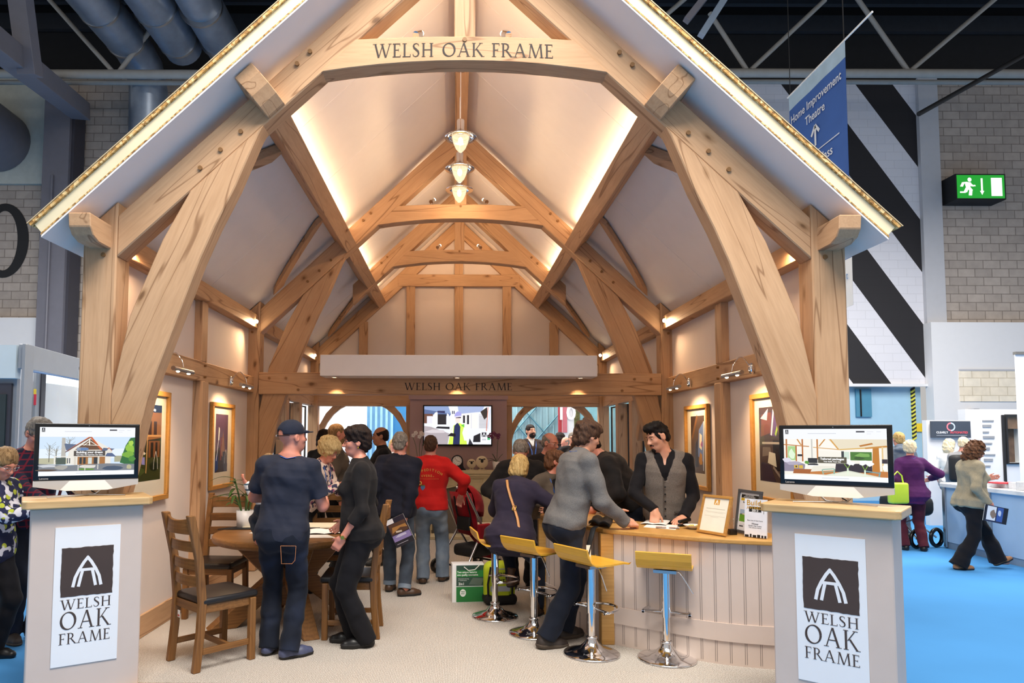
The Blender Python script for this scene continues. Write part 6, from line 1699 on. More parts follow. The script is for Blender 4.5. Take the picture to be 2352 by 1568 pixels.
rb_ = thing('roll_up_banner', 'tall plain white banner stand cut off by the right edge', 'banner', (at(2350, 1000, 11.5).x, 11.5, HALL_Z))
a, b = at(2342, 1100, 11.5), at(2400, 815, 11.5)
MB().box2((a.x, 11.48, HALL_Z + .08), (b.x, 11.49, b.z)).build('banner_panel', BANW, rb_); MB().box2((a.x, 11.45, b.z), (b.x, 11.52, b.z + .05)).build('top_rail', STEEL, rb_); MB().box2((a.x, 11.35, HALL_Z), (b.x, 11.6, HALL_Z + .08)).build('foot', STEEL, rb_)
a, b = at(2105, 991, FARY + .22), at(2119, 972, FARY + .22)
tag(MB().box2((a.x, FARY + .20, a.z), (b.x, FARY + .25, b.z)).build('warning_sign', plain('yellow_sign', '#e2c22e', .5)), 'small yellow notice beside the blue loading door', 'sign')
cam2 = thing('ceiling_camera', 'small grey bracket and fitting on the white wall panel above the stand', 'fitting', at(2232, 945, 17.4))
p = at(2240, 943, 17.3)
MB().box((p.x, 17.35, p.z), (.14, .2, .1)).build('housing', STEEL, cam2); MB().box((p.x - .12, 17.3, p.z - .09), (.3, .12, .03)).build('bracket', STEEL, cam2)

# glazed stand at left
LG = plain('pale_blue_grey_panel', '#c3d2da', .5, var=.02)
GF = plain('grey_window_frame', '#8c929a', .45, var=.03)
bo = thing('glazed_booth', 'pale grey exhibition booth with glazed doors at the left edge', 'booth', (at(90, 900, 9).x, 9, HALL_Z))
def bx2(name, pa, pb, y0, y1, mat, parent=bo):
    a, b = at(*pa, y0), at(*pb, y0)
    return MB().box2((a.x, y0, b.z if b.z < a.z else a.z), (b.x, y1, max(a.z, b.z))).build(name, mat, parent)
bx2('head_panel', (-60, 868), (38, 792), 8.2, 8.3, LG)
bx2('frame_post', (38, 1290), (52, 790), 8.15, 8.32, GF)
pa = at(52, 795, 8.2); pb = at(180, 838, 9.6)
for (z0p, z1p, nm, mt) in ((790, 850, 'head_beam', GF),):
    timber(nm, at(52, 818, 8.2), at(200, 853, 10.0), .10, .30, bo, mat=GF)
timber('blue_rail', at(54, 848, 8.18), at(200, 873, 9.95), .04, .03, bo, mat=plain('blue_rail', '#5f86b4', .4))
bx2('door_frame', (-60, 1290), (40, 858), 8.32, 8.38, GF)
bx2('door_leaf', (-60, 1280), (26, 880), 8.28, 8.33, STEELD)
bx2('door_glass', (-60, 1240), (14, 905), 8.26, 8.28, plain('dark_glass', '#26353a', .1))
bx2('back_panel', (60, 1290), (230, 850), 10.6, 10.7, emis('emissive_white_panel', '#f2f6f8', .55))  # white panel with emission standing in for the bright booth interior
bx2('inner_post', (66, 1290), (78, 850), 9.3, 9.4, GF)
bx2('inner_post', (79, 1290), (85, 850), 9.4, 9.5, STEELD)
bx2('inner_rail', (85, 848), (180, 842), 9.6, 9.7, STEELD)
bx2('red_sticker', (77, 930), (83, 905), 9.28, 9.29, flat('#d8324a')); bx2('yellow_sticker', (77, 905), (83, 893), 9.28, 9.29, flat('#e8c83c'))
bx2('side_glass', (86, 1290), (180, 852), 9.55, 9.57, GLASS)

# what stands beyond the back windows of the show house
TURQ = plain('turquoise_boarding', '#86aab2', .6, var=.05)
tw_ = thing('turquoise_shed', 'turquoise boarded wall with crossed diagonal battens, seen through the right back window', 'shed wall', (2.2, 15, HALL_Z))
a, b = at(1165, 1180, 15.0), at(1286, 900, 15.0)
MB().box2((a.x, 15.0, HALL_Z), (b.x, 15.1, 3.6)).build('boarding', TURQ, tw_)
bt = MB()
for px in range(1172, 1288, 14): bt.box2((at(px, 1000, 15).x, 14.985, HALL_Z), (at(px, 1000, 15).x + .02, 15.0, 3.6))
bt.build('cover_strip', plain('turquoise_light', '#98bcc4', .6), tw_)
for i, (p, q) in enumerate((((1176, 1000), (1240, 925)), ((1176, 1075), (1284, 950)), ((1190, 925), (1284, 1030)), ((1178, 965), (1250, 1050)))):
    timber('diagonal_batten', at(*p, 14.97), at(*q, 14.97), .03, .06, tw_, up=(0, 1, 0), mat=plain('turquoise_dark', '#5a98a8', .6)) if False else MB().cyl(at(*p, 14.97), at(*q, 14.97), .014, 4).build('diagonal_batten', plain('turquoise_dark', '#4f7f8c', .6), tw_)
rd = thing('red_display', 'red and white display panel with large numerals, seen through the right back window', 'display panel', (at(1300, 1000, 14.8).x, 14.8, HALL_Z))
a, b = at(1284, 1100, 14.6), at(1318, 900, 14.6)
MB().box2((a.x, 14.6, HALL_Z), (a.x + .07, 14.7, 3.4)).build('red_edge', flat('#a83238'), rd); MB().box2((a.x + .07, 14.6, HALL_Z), (b.x, 14.7, 3.4)).build('white_panel', LIGHTW, rd)
MB().box2((a.x + .08, 14.59, 1.7), (a.x + .18, 14.6, 2.35)).build('red_patch', flat('#c06a74'), rd)
text('panel_lettering', '10', .42, face((1, 0, 0), (a.x + .16, 14.585, 1.98)), WHITE_P, rd, bold=.02)
tag(MB().box2((at(1318, 1000, 16.2).x, 16.2, HALL_Z), (at(1334, 1000, 16.2).x, 16.3, 3.6)).build('hedge_panel', plain('olive_hedge', '#5c5a34', .9, var=.4, scale=30)), 'narrow olive green panel beyond the right back window', 'panel')
tag(MB().box2((at(1334, 1000, 15.4).x, 15.4, HALL_Z), (at(1640, 1000, 15.4).x, 15.5, 3.6)).build('teal_panel', plain('teal_panel', '#6d9aa2', .6, var=.08)), 'plain teal panel at the right beyond the back windows', 'panel')
wp = tag(MB().box2((at(600, 1000, 14.4).x, 14.4, HALL_Z), (at(841, 1000, 14.4).x, 14.5, 3.6)).build('white_display_panel', emis('emissive_white_wall', '#f6f7fa', .6)), 'bright white display panel filling the left back window', 'display panel')  # no lamp: the bright light on this white wall is put in as emission
bd = thing('blue_container', 'pale blue ribbed steel container door seen through the left back window', 'container', (at(885, 1000, 14.9).x, 14.9, HALL_Z))
a, b = at(841, 1100, 14.9), at(903, 900, 14.9)
MB().box2((a.x, 14.9, HALL_Z), (b.x, 15.0, 3.6)).build('door_panel', plain('pale_blue_steel', '#7db4d8', .5), bd)
for k in range(5):
    x = a.x + (b.x - a.x) * (.12 + .2 * k); MB().box2((x, 14.86, HALL_Z), (x + .05, 14.9, 3.6)).build('door_rib', plain('pale_blue_rib', '#9ccbe8', .5), bd)
MB().box2((b.x, 14.9, HALL_Z), (at(945, 1000, 14.9).x, 15.0, 3.6)).build('side_panel', plain('deep_blue_steel', '#2d78ac', .5), bd)
tag(MB().box2((XC - 6, 9.0, HALL_Z), (XC - 5.9, 13.5, 2.35)).build('white_partition', LIGHTW), 'white partition seen through the left side windows', 'partition')
tag(MB().box2((XC + 4.6, 11.5, HALL_Z), (XC + 4.7, 13.6, 3.0)).build('green_partition', plain('pale_green', '#b4cdc6', .6)), 'pale green partition seen through the right side windows', 'partition')
# ------------------------------------------------------------------ people: one smooth skin grown round a posed skeleton
f32 = np.float32
def npv(v): return np.array([v[0], v[1], v[2]], dtype=float)
def unit(v):
    v = np.asarray(v, float); n_ = np.linalg.norm(v); return v / n_ if n_ > 1e-9 else v

def RC(a, b, r1, r2, k=.02, op='u', fa=False, fb=False): return ('rc', (npv(a), npv(b), r1, r2, fa, fb), k, op)
def EL(c, r, ax, k=.02, op='u'): return ('el', (npv(c), npv(r), np.array(ax, float)), k, op)
def BX(c, h, ax, r=.01, k=.005, op='u'): return ('bx', (npv(c), npv(h), np.array(ax, float), r), k, op)
def TO(o, ax, w, ru, rv, fo, lo, hi, k=.03, op='u'): return ('to', (npv(o), np.array(ax, float), np.array(w), np.array(ru), np.array(rv), np.array(fo), lo, hi), k, op)

def prim_box(p):
    kd, d = p[0], p[1]
    if kd == 'rc':
        r = max(d[2], d[3]); return np.minimum(d[0], d[1]) - r, np.maximum(d[0], d[1]) + r
    if kd == 'el':
        e = np.sqrt(((d[2] * d[1][:, None]) ** 2).sum(0)); return d[0] - e, d[0] + e
    if kd == 'bx':
        e = (np.abs(d[2]) * d[1][:, None]).sum(0); return d[0] - e, d[0] + e
    o, ax, w, ru, rv, fo, lo, hi = d
    R_ = max(ru.max(), rv.max() + np.abs(fo).max())
    a, b = o + ax[2] * lo, o + ax[2] * hi
    return np.minimum(a, b) - R_, np.maximum(a, b) + R_

def prim_eval(p, X, Y, Z):
    kd, d = p[0], p[1]
    if kd == 'rc':
        a, b, r1, r2, fa, fb = d
        ba = b - a; L2 = max(float(ba @ ba), 1e-9); L = math.sqrt(L2)
        px, py, pz = X - f32(a[0]), Y - f32(a[1]), Z - f32(a[2])
        h = (px * f32(ba[0]) + py * f32(ba[1]) + pz * f32(ba[2])) / f32(L2)
        hc = np.clip(h, 0, 1)
        dd = np.sqrt((px - f32(ba[0]) * hc) ** 2 + (py - f32(ba[1]) * hc) ** 2 + (pz - f32(ba[2]) * hc) ** 2) - (f32(r1) + f32(r2 - r1) * hc)
        if fa: dd = np.maximum(dd, -h * f32(L))
        if fb: dd = np.maximum(dd, (h - 1) * f32(L))
        return dd
    if kd in ('el', 'bx'):
        c, r, ax = d[0], d[1], d[2]
        px, py, pz = X - f32(c[0]), Y - f32(c[1]), Z - f32(c[2])
        q = [px * f32(ax[i][0]) + py * f32(ax[i][1]) + pz * f32(ax[i][2]) for i in range(3)]
        if kd == 'el':
            k0 = np.sqrt((q[0] / f32(r[0])) ** 2 + (q[1] / f32(r[1])) ** 2 + (q[2] / f32(r[2])) ** 2)
            k1 = np.sqrt((q[0] / f32(r[0] ** 2)) ** 2 + (q[1] / f32(r[1] ** 2)) ** 2 + (q[2] / f32(r[2] ** 2)) ** 2) + f32(1e-6)
            return k0 * (k0 - 1) / k1
        rr = d[3]
        g = [np.abs(q[i]) - f32(r[i] - rr) for i in range(3)]
        out = np.sqrt(np.maximum(g[0], 0) ** 2 + np.maximum(g[1], 0) ** 2 + np.maximum(g[2], 0) ** 2)
        return out + np.minimum(np.maximum(np.maximum(g[0], g[1]), g[2]), 0) - f32(rr)
    o, ax, w, ru, rv, fo, lo, hi = d
    px, py, pz = X - f32(o[0]), Y - f32(o[1]), Z - f32(o[2])
    q = [px * f32(ax[i][0]) + py * f32(ax[i][1]) + pz * f32(ax[i][2]) for i in range(3)]
    wq = q[2]
    U = np.interp(wq, w, ru).astype(f32); V = np.interp(wq, w, rv).astype(f32); O = np.interp(wq, w, fo).astype(f32)
    # a little squarer than an ellipse
    a_, b_ = np.abs(q[0] / U), np.abs((q[1] - O) / V)
    dd = ((a_ ** f32(2.3) + b_ ** f32(2.3)) ** f32(1 / 2.3) - 1) * np.minimum(U, V)
    return np.maximum(dd, np.maximum(f32(lo) - wq, wq - f32(hi)))

CORN = np.array([(0, 0, 0), (1, 0, 0), (0, 1, 0), (1, 1, 0), (0, 0, 1), (1, 0, 1), (0, 1, 1), (1, 1, 1)])
EDG = [(0, 1), (2, 3), (4, 5), (6, 7), (0, 2), (1, 3), (4, 6), (5, 7), (0, 4), (1, 5), (2, 6), (3, 7)]

def grow(prims, vox, disp=None):
    us = [p for p in prims if p[3] == 'u']
    lo = np.min([prim_box(p)[0] for p in us], 0) - 3 * vox; hi = np.max([prim_box(p)[1] for p in us], 0) + 3 * vox
    n_ = np.ceil((hi - lo) / vox).astype(int) + 1
    axs = [(lo[i] + vox * np.arange(n_[i])).astype(f32) for i in range(3)]
    D = np.full(tuple(n_), 0.12, f32)
    for p in prims:
        a, b = prim_box(p); pad = p[2] * 1.2 + 2.5 * vox + .01
        i0 = np.maximum(np.floor((a - pad - lo) / vox).astype(int), 0); i1 = np.minimum(np.ceil((b + pad - lo) / vox).astype(int) + 1, n_)
        if (i1 <= i0).any(): continue
        sl = tuple(slice(i0[i], i1[i]) for i in range(3))
        X = axs[0][sl[0]][:, None, None]; Y = axs[1][sl[1]][None, :, None]; Z = axs[2][sl[2]][None, None, :]
        d = prim_eval(p, X, Y, Z).astype(f32)
        S = D[sl]; k = f32(max(p[2], 1e-4))
        if p[3] == 'u':
            h = np.clip(f32(.5) + f32(.5) * (S - d) / k, 0, 1); D[sl] = S * (1 - h) + d * h - k * h * (1 - h)
        else:
            h = np.clip(f32(.5) - f32(.5) * (S + d) / k, 0, 1); D[sl] = S * (1 - h) - d * h + k * h * (1 - h)
    if disp:
        amp, fr, seed = disp
        rr = np.random.RandomState(seed)
        X, Y, Z = axs[0][:, None, None], axs[1][None, :, None], axs[2][None, None, :]
        acc = 0
        for q in range(3):
            v = rr.normal(size=3); v = v / np.linalg.norm(v) * fr * (1 + .5 * q); w = rr.normal(size=3); w = w / np.linalg.norm(w) * fr * .6
            acc = acc + np.sin(X * f32(v[0]) + Y * f32(v[1]) + Z * f32(v[2]) + f32(rr.rand() * 6) + f32(1.5) * np.sin(X * f32(w[0]) + Y * f32(w[1]) + Z * f32(w[2])))
        a2 = 0
        for q in range(2):
            v = rr.normal(size=3); v = v / np.linalg.norm(v) * fr * 2.1; w = rr.normal(size=3); w = w / np.linalg.norm(w) * fr
            a2 = a2 + np.sin(X * f32(v[0]) + Y * f32(v[1]) + Z * f32(v[2]) + f32(2.2) * np.sin(X * f32(w[0]) + Y * f32(w[1]) + Z * f32(w[2])))
        D = D + f32(amp / 2) * acc + f32(amp / 4) * a2
    ins = D < 0
    n0 = np.array(D.shape) - 1
    s = np.zeros(tuple(n0), np.int8)
    for c in CORN: s += ins[c[0]:c[0] + n0[0], c[1]:c[1] + n0[1], c[2]:c[2] + n0[2]]
    act = (s > 0) & (s < 8)
    ix = np.argwhere(act)
    cd = [D[ix[:, 0] + c[0], ix[:, 1] + c[1], ix[:, 2] + c[2]] for c in CORN]
    P = np.zeros((len(ix), 3)); cnt = np.zeros(len(ix))
    for a, b in EDG:
        m_ = (cd[a] < 0) != (cd[b] < 0)
        t_ = np.where(m_, cd[a] / (cd[a] - cd[b] + 1e-12), 0)
        P += np.where(m_[:, None], CORN[a] + t_[:, None] * (CORN[b] - CORN[a]), 0); cnt += m_
    V = lo + vox * (ix + P / cnt[:, None])
    idg = np.full(tuple(n0), -1, np.int32); idg[act] = np.arange(len(ix))
    Q = []
    for axn in range(3):
        b_, c_ = (axn + 1) % 3, (axn + 2) % 3
        A = [slice(None)] * 3; B = [slice(None)] * 3
        A[axn] = slice(0, -1); B[axn] = slice(1, None)
        ia, ib = ins[tuple(A)], ins[tuple(B)]
        e = np.argwhere(ia != ib)
        e = e[(e[:, b_] > 0) & (e[:, c_] > 0) & (e[:, b_] < n0[b_]) & (e[:, c_] < n0[c_])]
        fl_in = ia[e[:, 0], e[:, 1], e[:, 2]]
        def G(db, dc):
            g = e.copy(); g[:, b_] -= db; g[:, c_] -= dc; return idg[g[:, 0], g[:, 1], g[:, 2]]
        q = np.stack([G(1, 1), G(0, 1), G(0, 0), G(1, 0)], 1)
        q[~fl_in] = q[~fl_in][:, ::-1]
        Q.append(q)
    Q = np.concatenate(Q); Q = Q[(Q >= 0).all(1)]
    return V, Q

def npmesh(name, V, Q, mat, parent=None, M=I4):
    me = bpy.data.meshes.new(name)
    me.vertices.add(len(V)); me.vertices.foreach_set('co', np.ascontiguousarray(V - npv(M.translation), dtype=f32).ravel())
    me.loops.add(len(Q) * 4); me.loops.foreach_set('vertex_index', np.ascontiguousarray(Q, dtype=np.int32).ravel())
    me.polygons.add(len(Q)); me.polygons.foreach_set('loop_start', np.arange(0, len(Q) * 4, 4, dtype=np.int32))
    me.polygons.foreach_set('use_smooth', np.ones(len(Q), bool))
    me.update(calc_edges=True)
    me.materials.append(mat)
    o = bpy.data.objects.new(name, me); COL.objects.link(o)
    return place(o, M, parent)

SK_FAIR = skinmat('fair_skin', '#d9a083'); SK_PINK = skinmat('pink_skin', '#d68f78'); SK_TAN = skinmat('tan_skin', '#bb8262')
EYE_W = plain('eye_white', '#cfc4b8', .25); EYE_D = plain('dark_iris', '#2a1c14', .15); LIP = skinmat('lip', '#a8584c')

M_W = np.array([-.14, -.06, .02, .10, .20, .30, .40, .46, .505, .545])
M_RU = np.array([.085, .160, .170, .160, .152, .166, .178, .168, .115, .055]); M_RV = np.array([.07, .118, .122, .112, .108, .118, .122, .106, .080, .050])
F_RU = np.array([.085, .166, .178, .156, .130, .140, .150, .142, .098, .048]); F_RV = np.array([.07, .120, .122, .104, .094, .104, .108, .094, .072, .045])
FO = np.array([0, -.008, -.004, .004, .008, .006, -.002, -.010, -.018, -.012])

def ik(s, t, a, b, hint):
    s, t = npv(s), npv(t); v = t - s; d = np.linalg.norm(v); mx = (a + b) * .995
    if d > mx: v = v / d * mx; d = mx
    d = max(d, abs(a - b) + .02)
    u = unit(v); h = npv(hint); h = unit(h - u * (h @ u))
    ca = (a * a + d * d - b * b) / (2 * a * d); ca = max(-1, min(1, ca))
    return s + u * a * ca + h * a * math.sqrt(1 - ca * ca), s + u * d

def hand_prims(w, d, n_, side, s, curl=.5, spread=1.0, grip=False):
    """w wrist, d along the hand, n_ the way the palm faces, side +1 when the thumb leaves along +d x n"""
    d = unit(d); n_ = unit(n_ - d * (n_ @ d)); t = unit(np.cross(d, n_)) * side      # t: towards the thumb side
    out = [BX(w + d * .050 * s, (.040 * s, .050 * s, .014 * s), (t, d, n_), .012 * s, .012), RC(w - d * .02 * s, w + d * .02 * s, .024 * s, .026 * s, .015)]
    for i, (o, L) in enumerate(((.029, .072), (.010, .082), (-.010, .076), (-.028, .060))):
        b = w + d * .092 * s + t * o * s
        c = curl * (1 + .12 * i)
        dr = unit(d + t * o * 1.5 * spread)
        a1, a2, a3 = c * .7, c * 1.5, c * 2.1
        rot = lambda an: dr * math.cos(an) + n_ * math.sin(an)
        p1 = b + rot(a1) * L * .46 * s; p2 = p1 + rot(a2) * L * .32 * s; p3 = p2 + rot(a3) * L * .24 * s
        r = .0088 * s
        out += [RC(b - dr * .01 * s, p1, r * 1.08, r, .004), RC(p1, p2, r, r * .92, .003), RC(p2, p3, r * .92, r * .78, .003)]
    b = w + d * .022 * s + t * .028 * s
    td = unit(t * .75 + d * .75 + n_ * (.25 + .4 * curl)); p1 = b + td * .040 * s; td2 = unit(t * .35 + d * .95 + n_ * (.2 + .7 * curl)); p2 = p1 + td2 * .034 * s
    out += [RC(b, p1, .015 * s, .0105 * s, .010), RC(p1, p2, .0105 * s, .0085 * s, .004)]
    return out

def person(label, x, y, H, phi, z0=0.0, lean=0, side=0, twist=0, hips=None, hipo=(0, 0), head=(0, 0, 0), armR=None, armL=None, feet=None, fem=False, bulk=1.0, sh=1.0, belly=0.0,
           skin=None, hair=None, top=None, tops=(), legs=None, shoes=None, vox=.0085, face=True, neck=0.0, bust=.0, group=None, lanyard=None, glasses=None, extra=None, knees=None, cat='person', headscale=1.0):
    s = H / 1.75; hs = s * headscale
    ph = R(phi); fw = np.array([math.sin(ph), -math.cos(ph), 0.]); rt = np.array([-math.cos(ph), -math.sin(ph), 0.]); Zv = np.array([0, 0, 1.])
    root = np.array([x, y, z0])
    L_ = lambda v: rt * v[0] + fw * v[1] + Zv * v[2]
    hz = (hips if hips is not None else .515 * H)
    hip = root + Zv * hz + fw * hipo[1] + rt * hipo[0]
    ln_, sd = R(lean), R(side)
    Tv = unit(Zv * math.cos(ln_) * math.cos(sd) + fw * math.sin(ln_) + rt * math.sin(sd) * math.cos(ln_))
    tw = R(twist)
    rt2 = unit(rt * math.cos(tw) + fw * math.sin(tw)); rt2 = unit(rt2 - Tv * (rt2 @ Tv)); Fv = np.cross(Tv, rt2); 
    if Fv @ fw < 0 and abs(lean) < 80: Fv = -Fv
    tax = (rt2, Fv, Tv)
    RU_ = (F_RU if fem else M_RU) * s * bulk; RV_ = (F_RV if fem else M_RV) * s * bulk; W_ = M_W * s
    if belly: RV_ = RV_ + belly * np.exp(-((M_W - .12) / .12) ** 2); RU_ = RU_ + belly * .6 * np.exp(-((M_W - .10) / .12) ** 2)
    FO_ = FO * s + belly * .7 * np.exp(-((M_W - .14) / .12) ** 2)
    shw = (.150 if fem else .170) * s * sh
    S = {1: hip + Tv * .468 * s + rt2 * shw - Fv * .012, -1: hip + Tv * .468 * s - rt2 * shw - Fv * .012}
    nb = hip + Tv * .525 * s - Fv * .012 * s
    yaw, pit, rol = R(head[0]), R(head[1]), R(head[2])
    hf = fw * math.cos(yaw) + rt * math.sin(yaw)
    hr_ = unit(np.cross(hf, Zv)); hfp = hf * math.cos(pit) - Zv * math.sin(pit); hu = np.cross(hr_, hfp)
    hr2 = hr_ * math.cos(rol) + hu * math.sin(rol); hu = unit(np.cross(hr2, hfp)); hr_ = hr2; hf = hfp
    nd = unit(Tv * .45 + hu * .55 + hf * (.16 + neck))
    C = nb + nd * .165 * s + hu * .012 * s
    hax = (hr_, hf, hu)
    HP = lambda r, f, u: C + hr_ * r * hs + hf * f * hs + hu * u * hs
    sk = skin or SK_FAIR
    B = []
    nr = .047 if fem else .056
    # torso, pelvis
    B.append(TO(hip, tax, W_, RU_ - .006, RV_ - .006, FO_, -.13 * s, .56 * s, .03))
    B.append(EL(hip - Zv * .02 * s, (.155 * s * bulk, .112 * s * bulk, .11 * s), (rt, fw, Zv), .04))
    for sg in (1, -1):
        B.append(RC(nb + nd * .03 * s, S[sg] + Tv * .012 * s, .040 * s, .046 * s, .03))
    B.append(RC(nb - nd * .02, C - hu * .055 * hs - hf * .012 * hs, nr * s * 1.06, nr * hs, .03))
    # arms
    ua, fa_ = .172 * H, .150 * H
    arms = {}
    for sg, spec in ((1, armR), (-1, armL)):
        spec = spec or {}
        sp = S[sg]
        tgt = np.array(spec['w'], float) if 'w' in spec else sp + L_(np.array(spec.get('r', (.07 * sg, .05, -.30 * H))) * np.array([sg if 'r' in spec and spec.get('mirror') else 1, 1, 1]))
        el, wr = ik(sp, tgt, ua, fa_, L_(spec.get('e', (.35 * sg, -1, -.2))))
        fd = unit(wr - el)
        hd = unit(L_(spec['hd'])) if 'hd' in spec else fd
        nn_ = L_(spec['n']) if 'n' in spec else -rt * sg + fw * .2
        if abs(unit(nn_) @ hd) > .95: nn_ = nn_ + Zv * .5 + fw * .3
        arms[sg] = (sp, el, wr, fd, hd, nn_)
        br = bulk ** .7
        B.append(RC(sp, el, .050 * s * br * (.86 if fem else 1), .039 * s * br * (.88 if fem else 1), .03))
        B.append(RC(el, el + (wr - el) * .35, .039 * s * br * (.88 if fem else 1), .040 * s * br * (.86 if fem else 1), .015)); B.append(RC(el + (wr - el) * .35, wr, .040 * s * br * (.86 if fem else 1), .026 * s * (.88 if fem else 1), .015))
        if not spec.get('nohand'):
            th = unit(np.cross(hd, unit(nn_ - hd * (nn_ @ hd))))
            want = L_(spec['th']) if 'th' in spec else fw + Zv * .3
            B += hand_prims(wr, hd, nn_, 1 if th @ want > 0 else -1, s * (.93 if fem else 1.0), spec.get('curl', .45))
    # legs
    if feet is None: feet = [(.085, 0.0, 6), (-.085, 0.02, -6)]
    legd = {}
    for sg, ft in ((1, feet[0]), (-1, feet[1])):
        ank = root + rt * ft[0] + fw * ft[1] + Zv * (.085 * s + (ft[3] if len(ft) > 3 else 0))
        hj = hip + rt * sg * .085 * s * bulk ** .5 - Zv * .03 * s
        kn, an = ik(hj, ank, .250 * H, .228 * H, L_((.10 * sg, 1, .15) if knees is None else knees[0 if sg == 1 else 1]))
        legd[sg] = (hj, kn, an, R(ft[2]), ft[4] if len(ft) > 4 else 0)
        B += [RC(hj, kn, .084 * s * bulk, .055 * s, .03), RC(kn, kn + (an - kn) * .35, .055 * s, .056 * s, .02), RC(kn + (an - kn) * .35, an, .056 * s, .038 * s, .02)]
        fdv = unit(fw * math.cos(legd[sg][3]) + rt * math.sin(legd[sg][3]))
        B.append(RC(an - Zv * .045 * s, an + fdv * .13 * s - Zv * .055 * s, .034 * s, .026 * s, .03))
    # head
    wj = 1.0 if not fem else .94
    B += [EL(HP(0, -.014, .022), (.074 * hs, .094 * hs, .088 * hs), hax, .02), EL(HP(0, .028, -.035), (.059 * hs * wj, .062 * hs, .078 * hs), hax, .03), EL(HP(0, .050, -.088), (.036 * hs * wj, .034 * hs, .028 * hs), hax, .03)]
    if face:
        B += [EL(HP(0, .070, .022), (.050 * hs, .020 * hs, .013 * hs), hax, .014)]
        for q in (1, -1):
            B += [EL(HP(q * .036, .058, -.030), (.024 * hs, .022 * hs, .020 * hs), hax, .02), EL(HP(q * .031, .096, .000), (.017 * hs, .014 * hs, .011 * hs), hax, .012, 's')]
        B += [RC(HP(0, .082, .006), HP(0, .108, -.032), .0085 * hs, .0125 * hs, .012)]
        for q in (1, -1): B.append(EL(HP(q * .012, .098, -.036), (.009 * hs, .011 * hs, .008 * hs), hax, .008))
        B += [EL(HP(0, .087, -.062), (.023 * hs, .010 * hs, .0065 * hs), hax, .008), EL(HP(0, .085, -.073), (.019 * hs, .010 * hs, .0065 * hs), hax, .008), EL(HP(0, .100, -.0672), (.024 * hs, .012 * hs, .0018 * hs), hax, .004, 's')]
    else:
        B += [RC(HP(0, .082, .006), HP(0, .104, -.032), .009 * hs, .013 * hs, .012)]
    for q in (1, -1):
        B += [EL(HP(q * .076, -.006, -.012), (.011 * hs, .021 * hs, .032 * hs), hax, .008), EL(HP(q * .084, .002, -.008), (.007 * hs, .010 * hs, .017 * hs), hax, .006, 's')]
    M = Matrix.Translation(root)
    V, Q = grow(B, vox)
    me = npmesh('person', V, Q, sk, None, M)
    tag(me, label, cat, group)
    ctx = dict(root=root, hip=hip, tax=tax, S=S, nb=nb, nd=nd, C=C, hax=hax, HP=HP, arms=arms, legd=legd, s=s, hs=hs, M=M, me=me, fw=fw, rt=rt, RU=RU_, RV=RV_, FO=FO_, W=W_, H=H, L_=L_)
    # ---- clothing
    if legs:
        t = legs.get('t', .010); P_ = []
        P_.append(TO(hip, tax, W_, RU_ + t, RV_ + t, FO_, -.10 * s, legs.get('waist', .075) * s, .03))
        P_.append(EL(hip - Zv * .03 * s, ((.160 * bulk + t) * s, (.118 * bulk + t) * s, .115 * s), (rt, fw, Zv), .04))
        for q in (1, -1): P_.append(EL(hip - fw * .05 * s + rt * q * .07 * s - Zv * .05 * s, (.09 * s * bulk, .095 * s * bulk, .10 * s), (rt, fw, Zv), .04))
        wd = legs.get('wide', 1.0); hem = legs.get('hem', .05)
        for sg in (1, -1):
            hj, kn, an, _a, _l = legd[sg]
            dv = unit(an - kn); end = an - Zv * (.085 - hem) * s * 0 + dv * (.085 * s - hem) * .75
            rk = .062 * s * wd + t * .6; rh = legs.get('hemr', .064) * s
            P_ += [RC(hj, kn, .088 * s * bulk + t, rk, .035), RC(kn, kn + (end - kn) * .45, rk, (.5 * (rk + rh)) , .02), RC(kn + (end - kn) * .45, end, .5 * (rk + rh), rh, .02, 'u', False, True)]
        V, Q = grow(P_, legs.get('vox', vox), (legs.get('wr', .0045), 26, int(abs(x * 100)) % 97))
        npmesh(legs.get('name', 'trousers'), V, Q, legs['mat'], me, M)
    for g in ([top] if top else []) + list(tops):
        t = g.get('t', .014); P_ = []
        hem = g.get('hem', -.03) * s; nk = g.get('neckw', .535) * s
        fl_ = g.get('flare', 0.0)
        FL = fl_ * np.clip((.10 - M_W) / .2, 0, 1.2)
        P_.append(TO(hip, tax, W_, RU_ + t + FL, RV_ + t + FL, FO_, hem, nk, .03))
        if fem and bust:
            for q in (1, -1): P_.append(EL(hip + Tv * .325 * s + rt2 * q * .068 * s + Fv * (.085 * s + t), (.062 * s, bust * s + .03, .060 * s), tax, .04))
        for sg in (1, -1):
            sp, el, wr, fd, hd, nn_ = arms[sg]
            if g.get('sleeve') is None and g.get('sleeveless'):
                P_.append(RC(nb + nd * .005 * s, S[sg] * .72 + nb * .28 + Tv * .014 * s, .040 * s + t, .040 * s + t, .03)); continue
            P_.append(RC(nb + nd * .008 * s, sp + Tv * .012 * s, .040 * s + t, .047 * s + t, .03))
            br = bulk ** .7; ar = .050 * s * br * (.88 if fem else 1) + t; ae = .041 * s * br * (.9 if fem else 1) + t; sw = g.get('cuffr', .033) * s + t * .6
            sl = g.get('sleeve', 'long')
            if sl == 'short': P_.append(RC(sp, sp + (el - sp) * .72, ar, ar * 1.0 + .006, .03, 'u', False, True))
            elif sl == '34': P_ += [RC(sp, el, ar, ae, .03), RC(el, el + (wr - el) * .45, ae, ae * .95, .02, 'u', False, True)]
            else:
                fr = g.get('cuff', .97)
                P_ += [RC(sp, el, ar, ae, .03), RC(el, el + (wr - el) * fr, ae, sw, .02, 'u', False, True)]
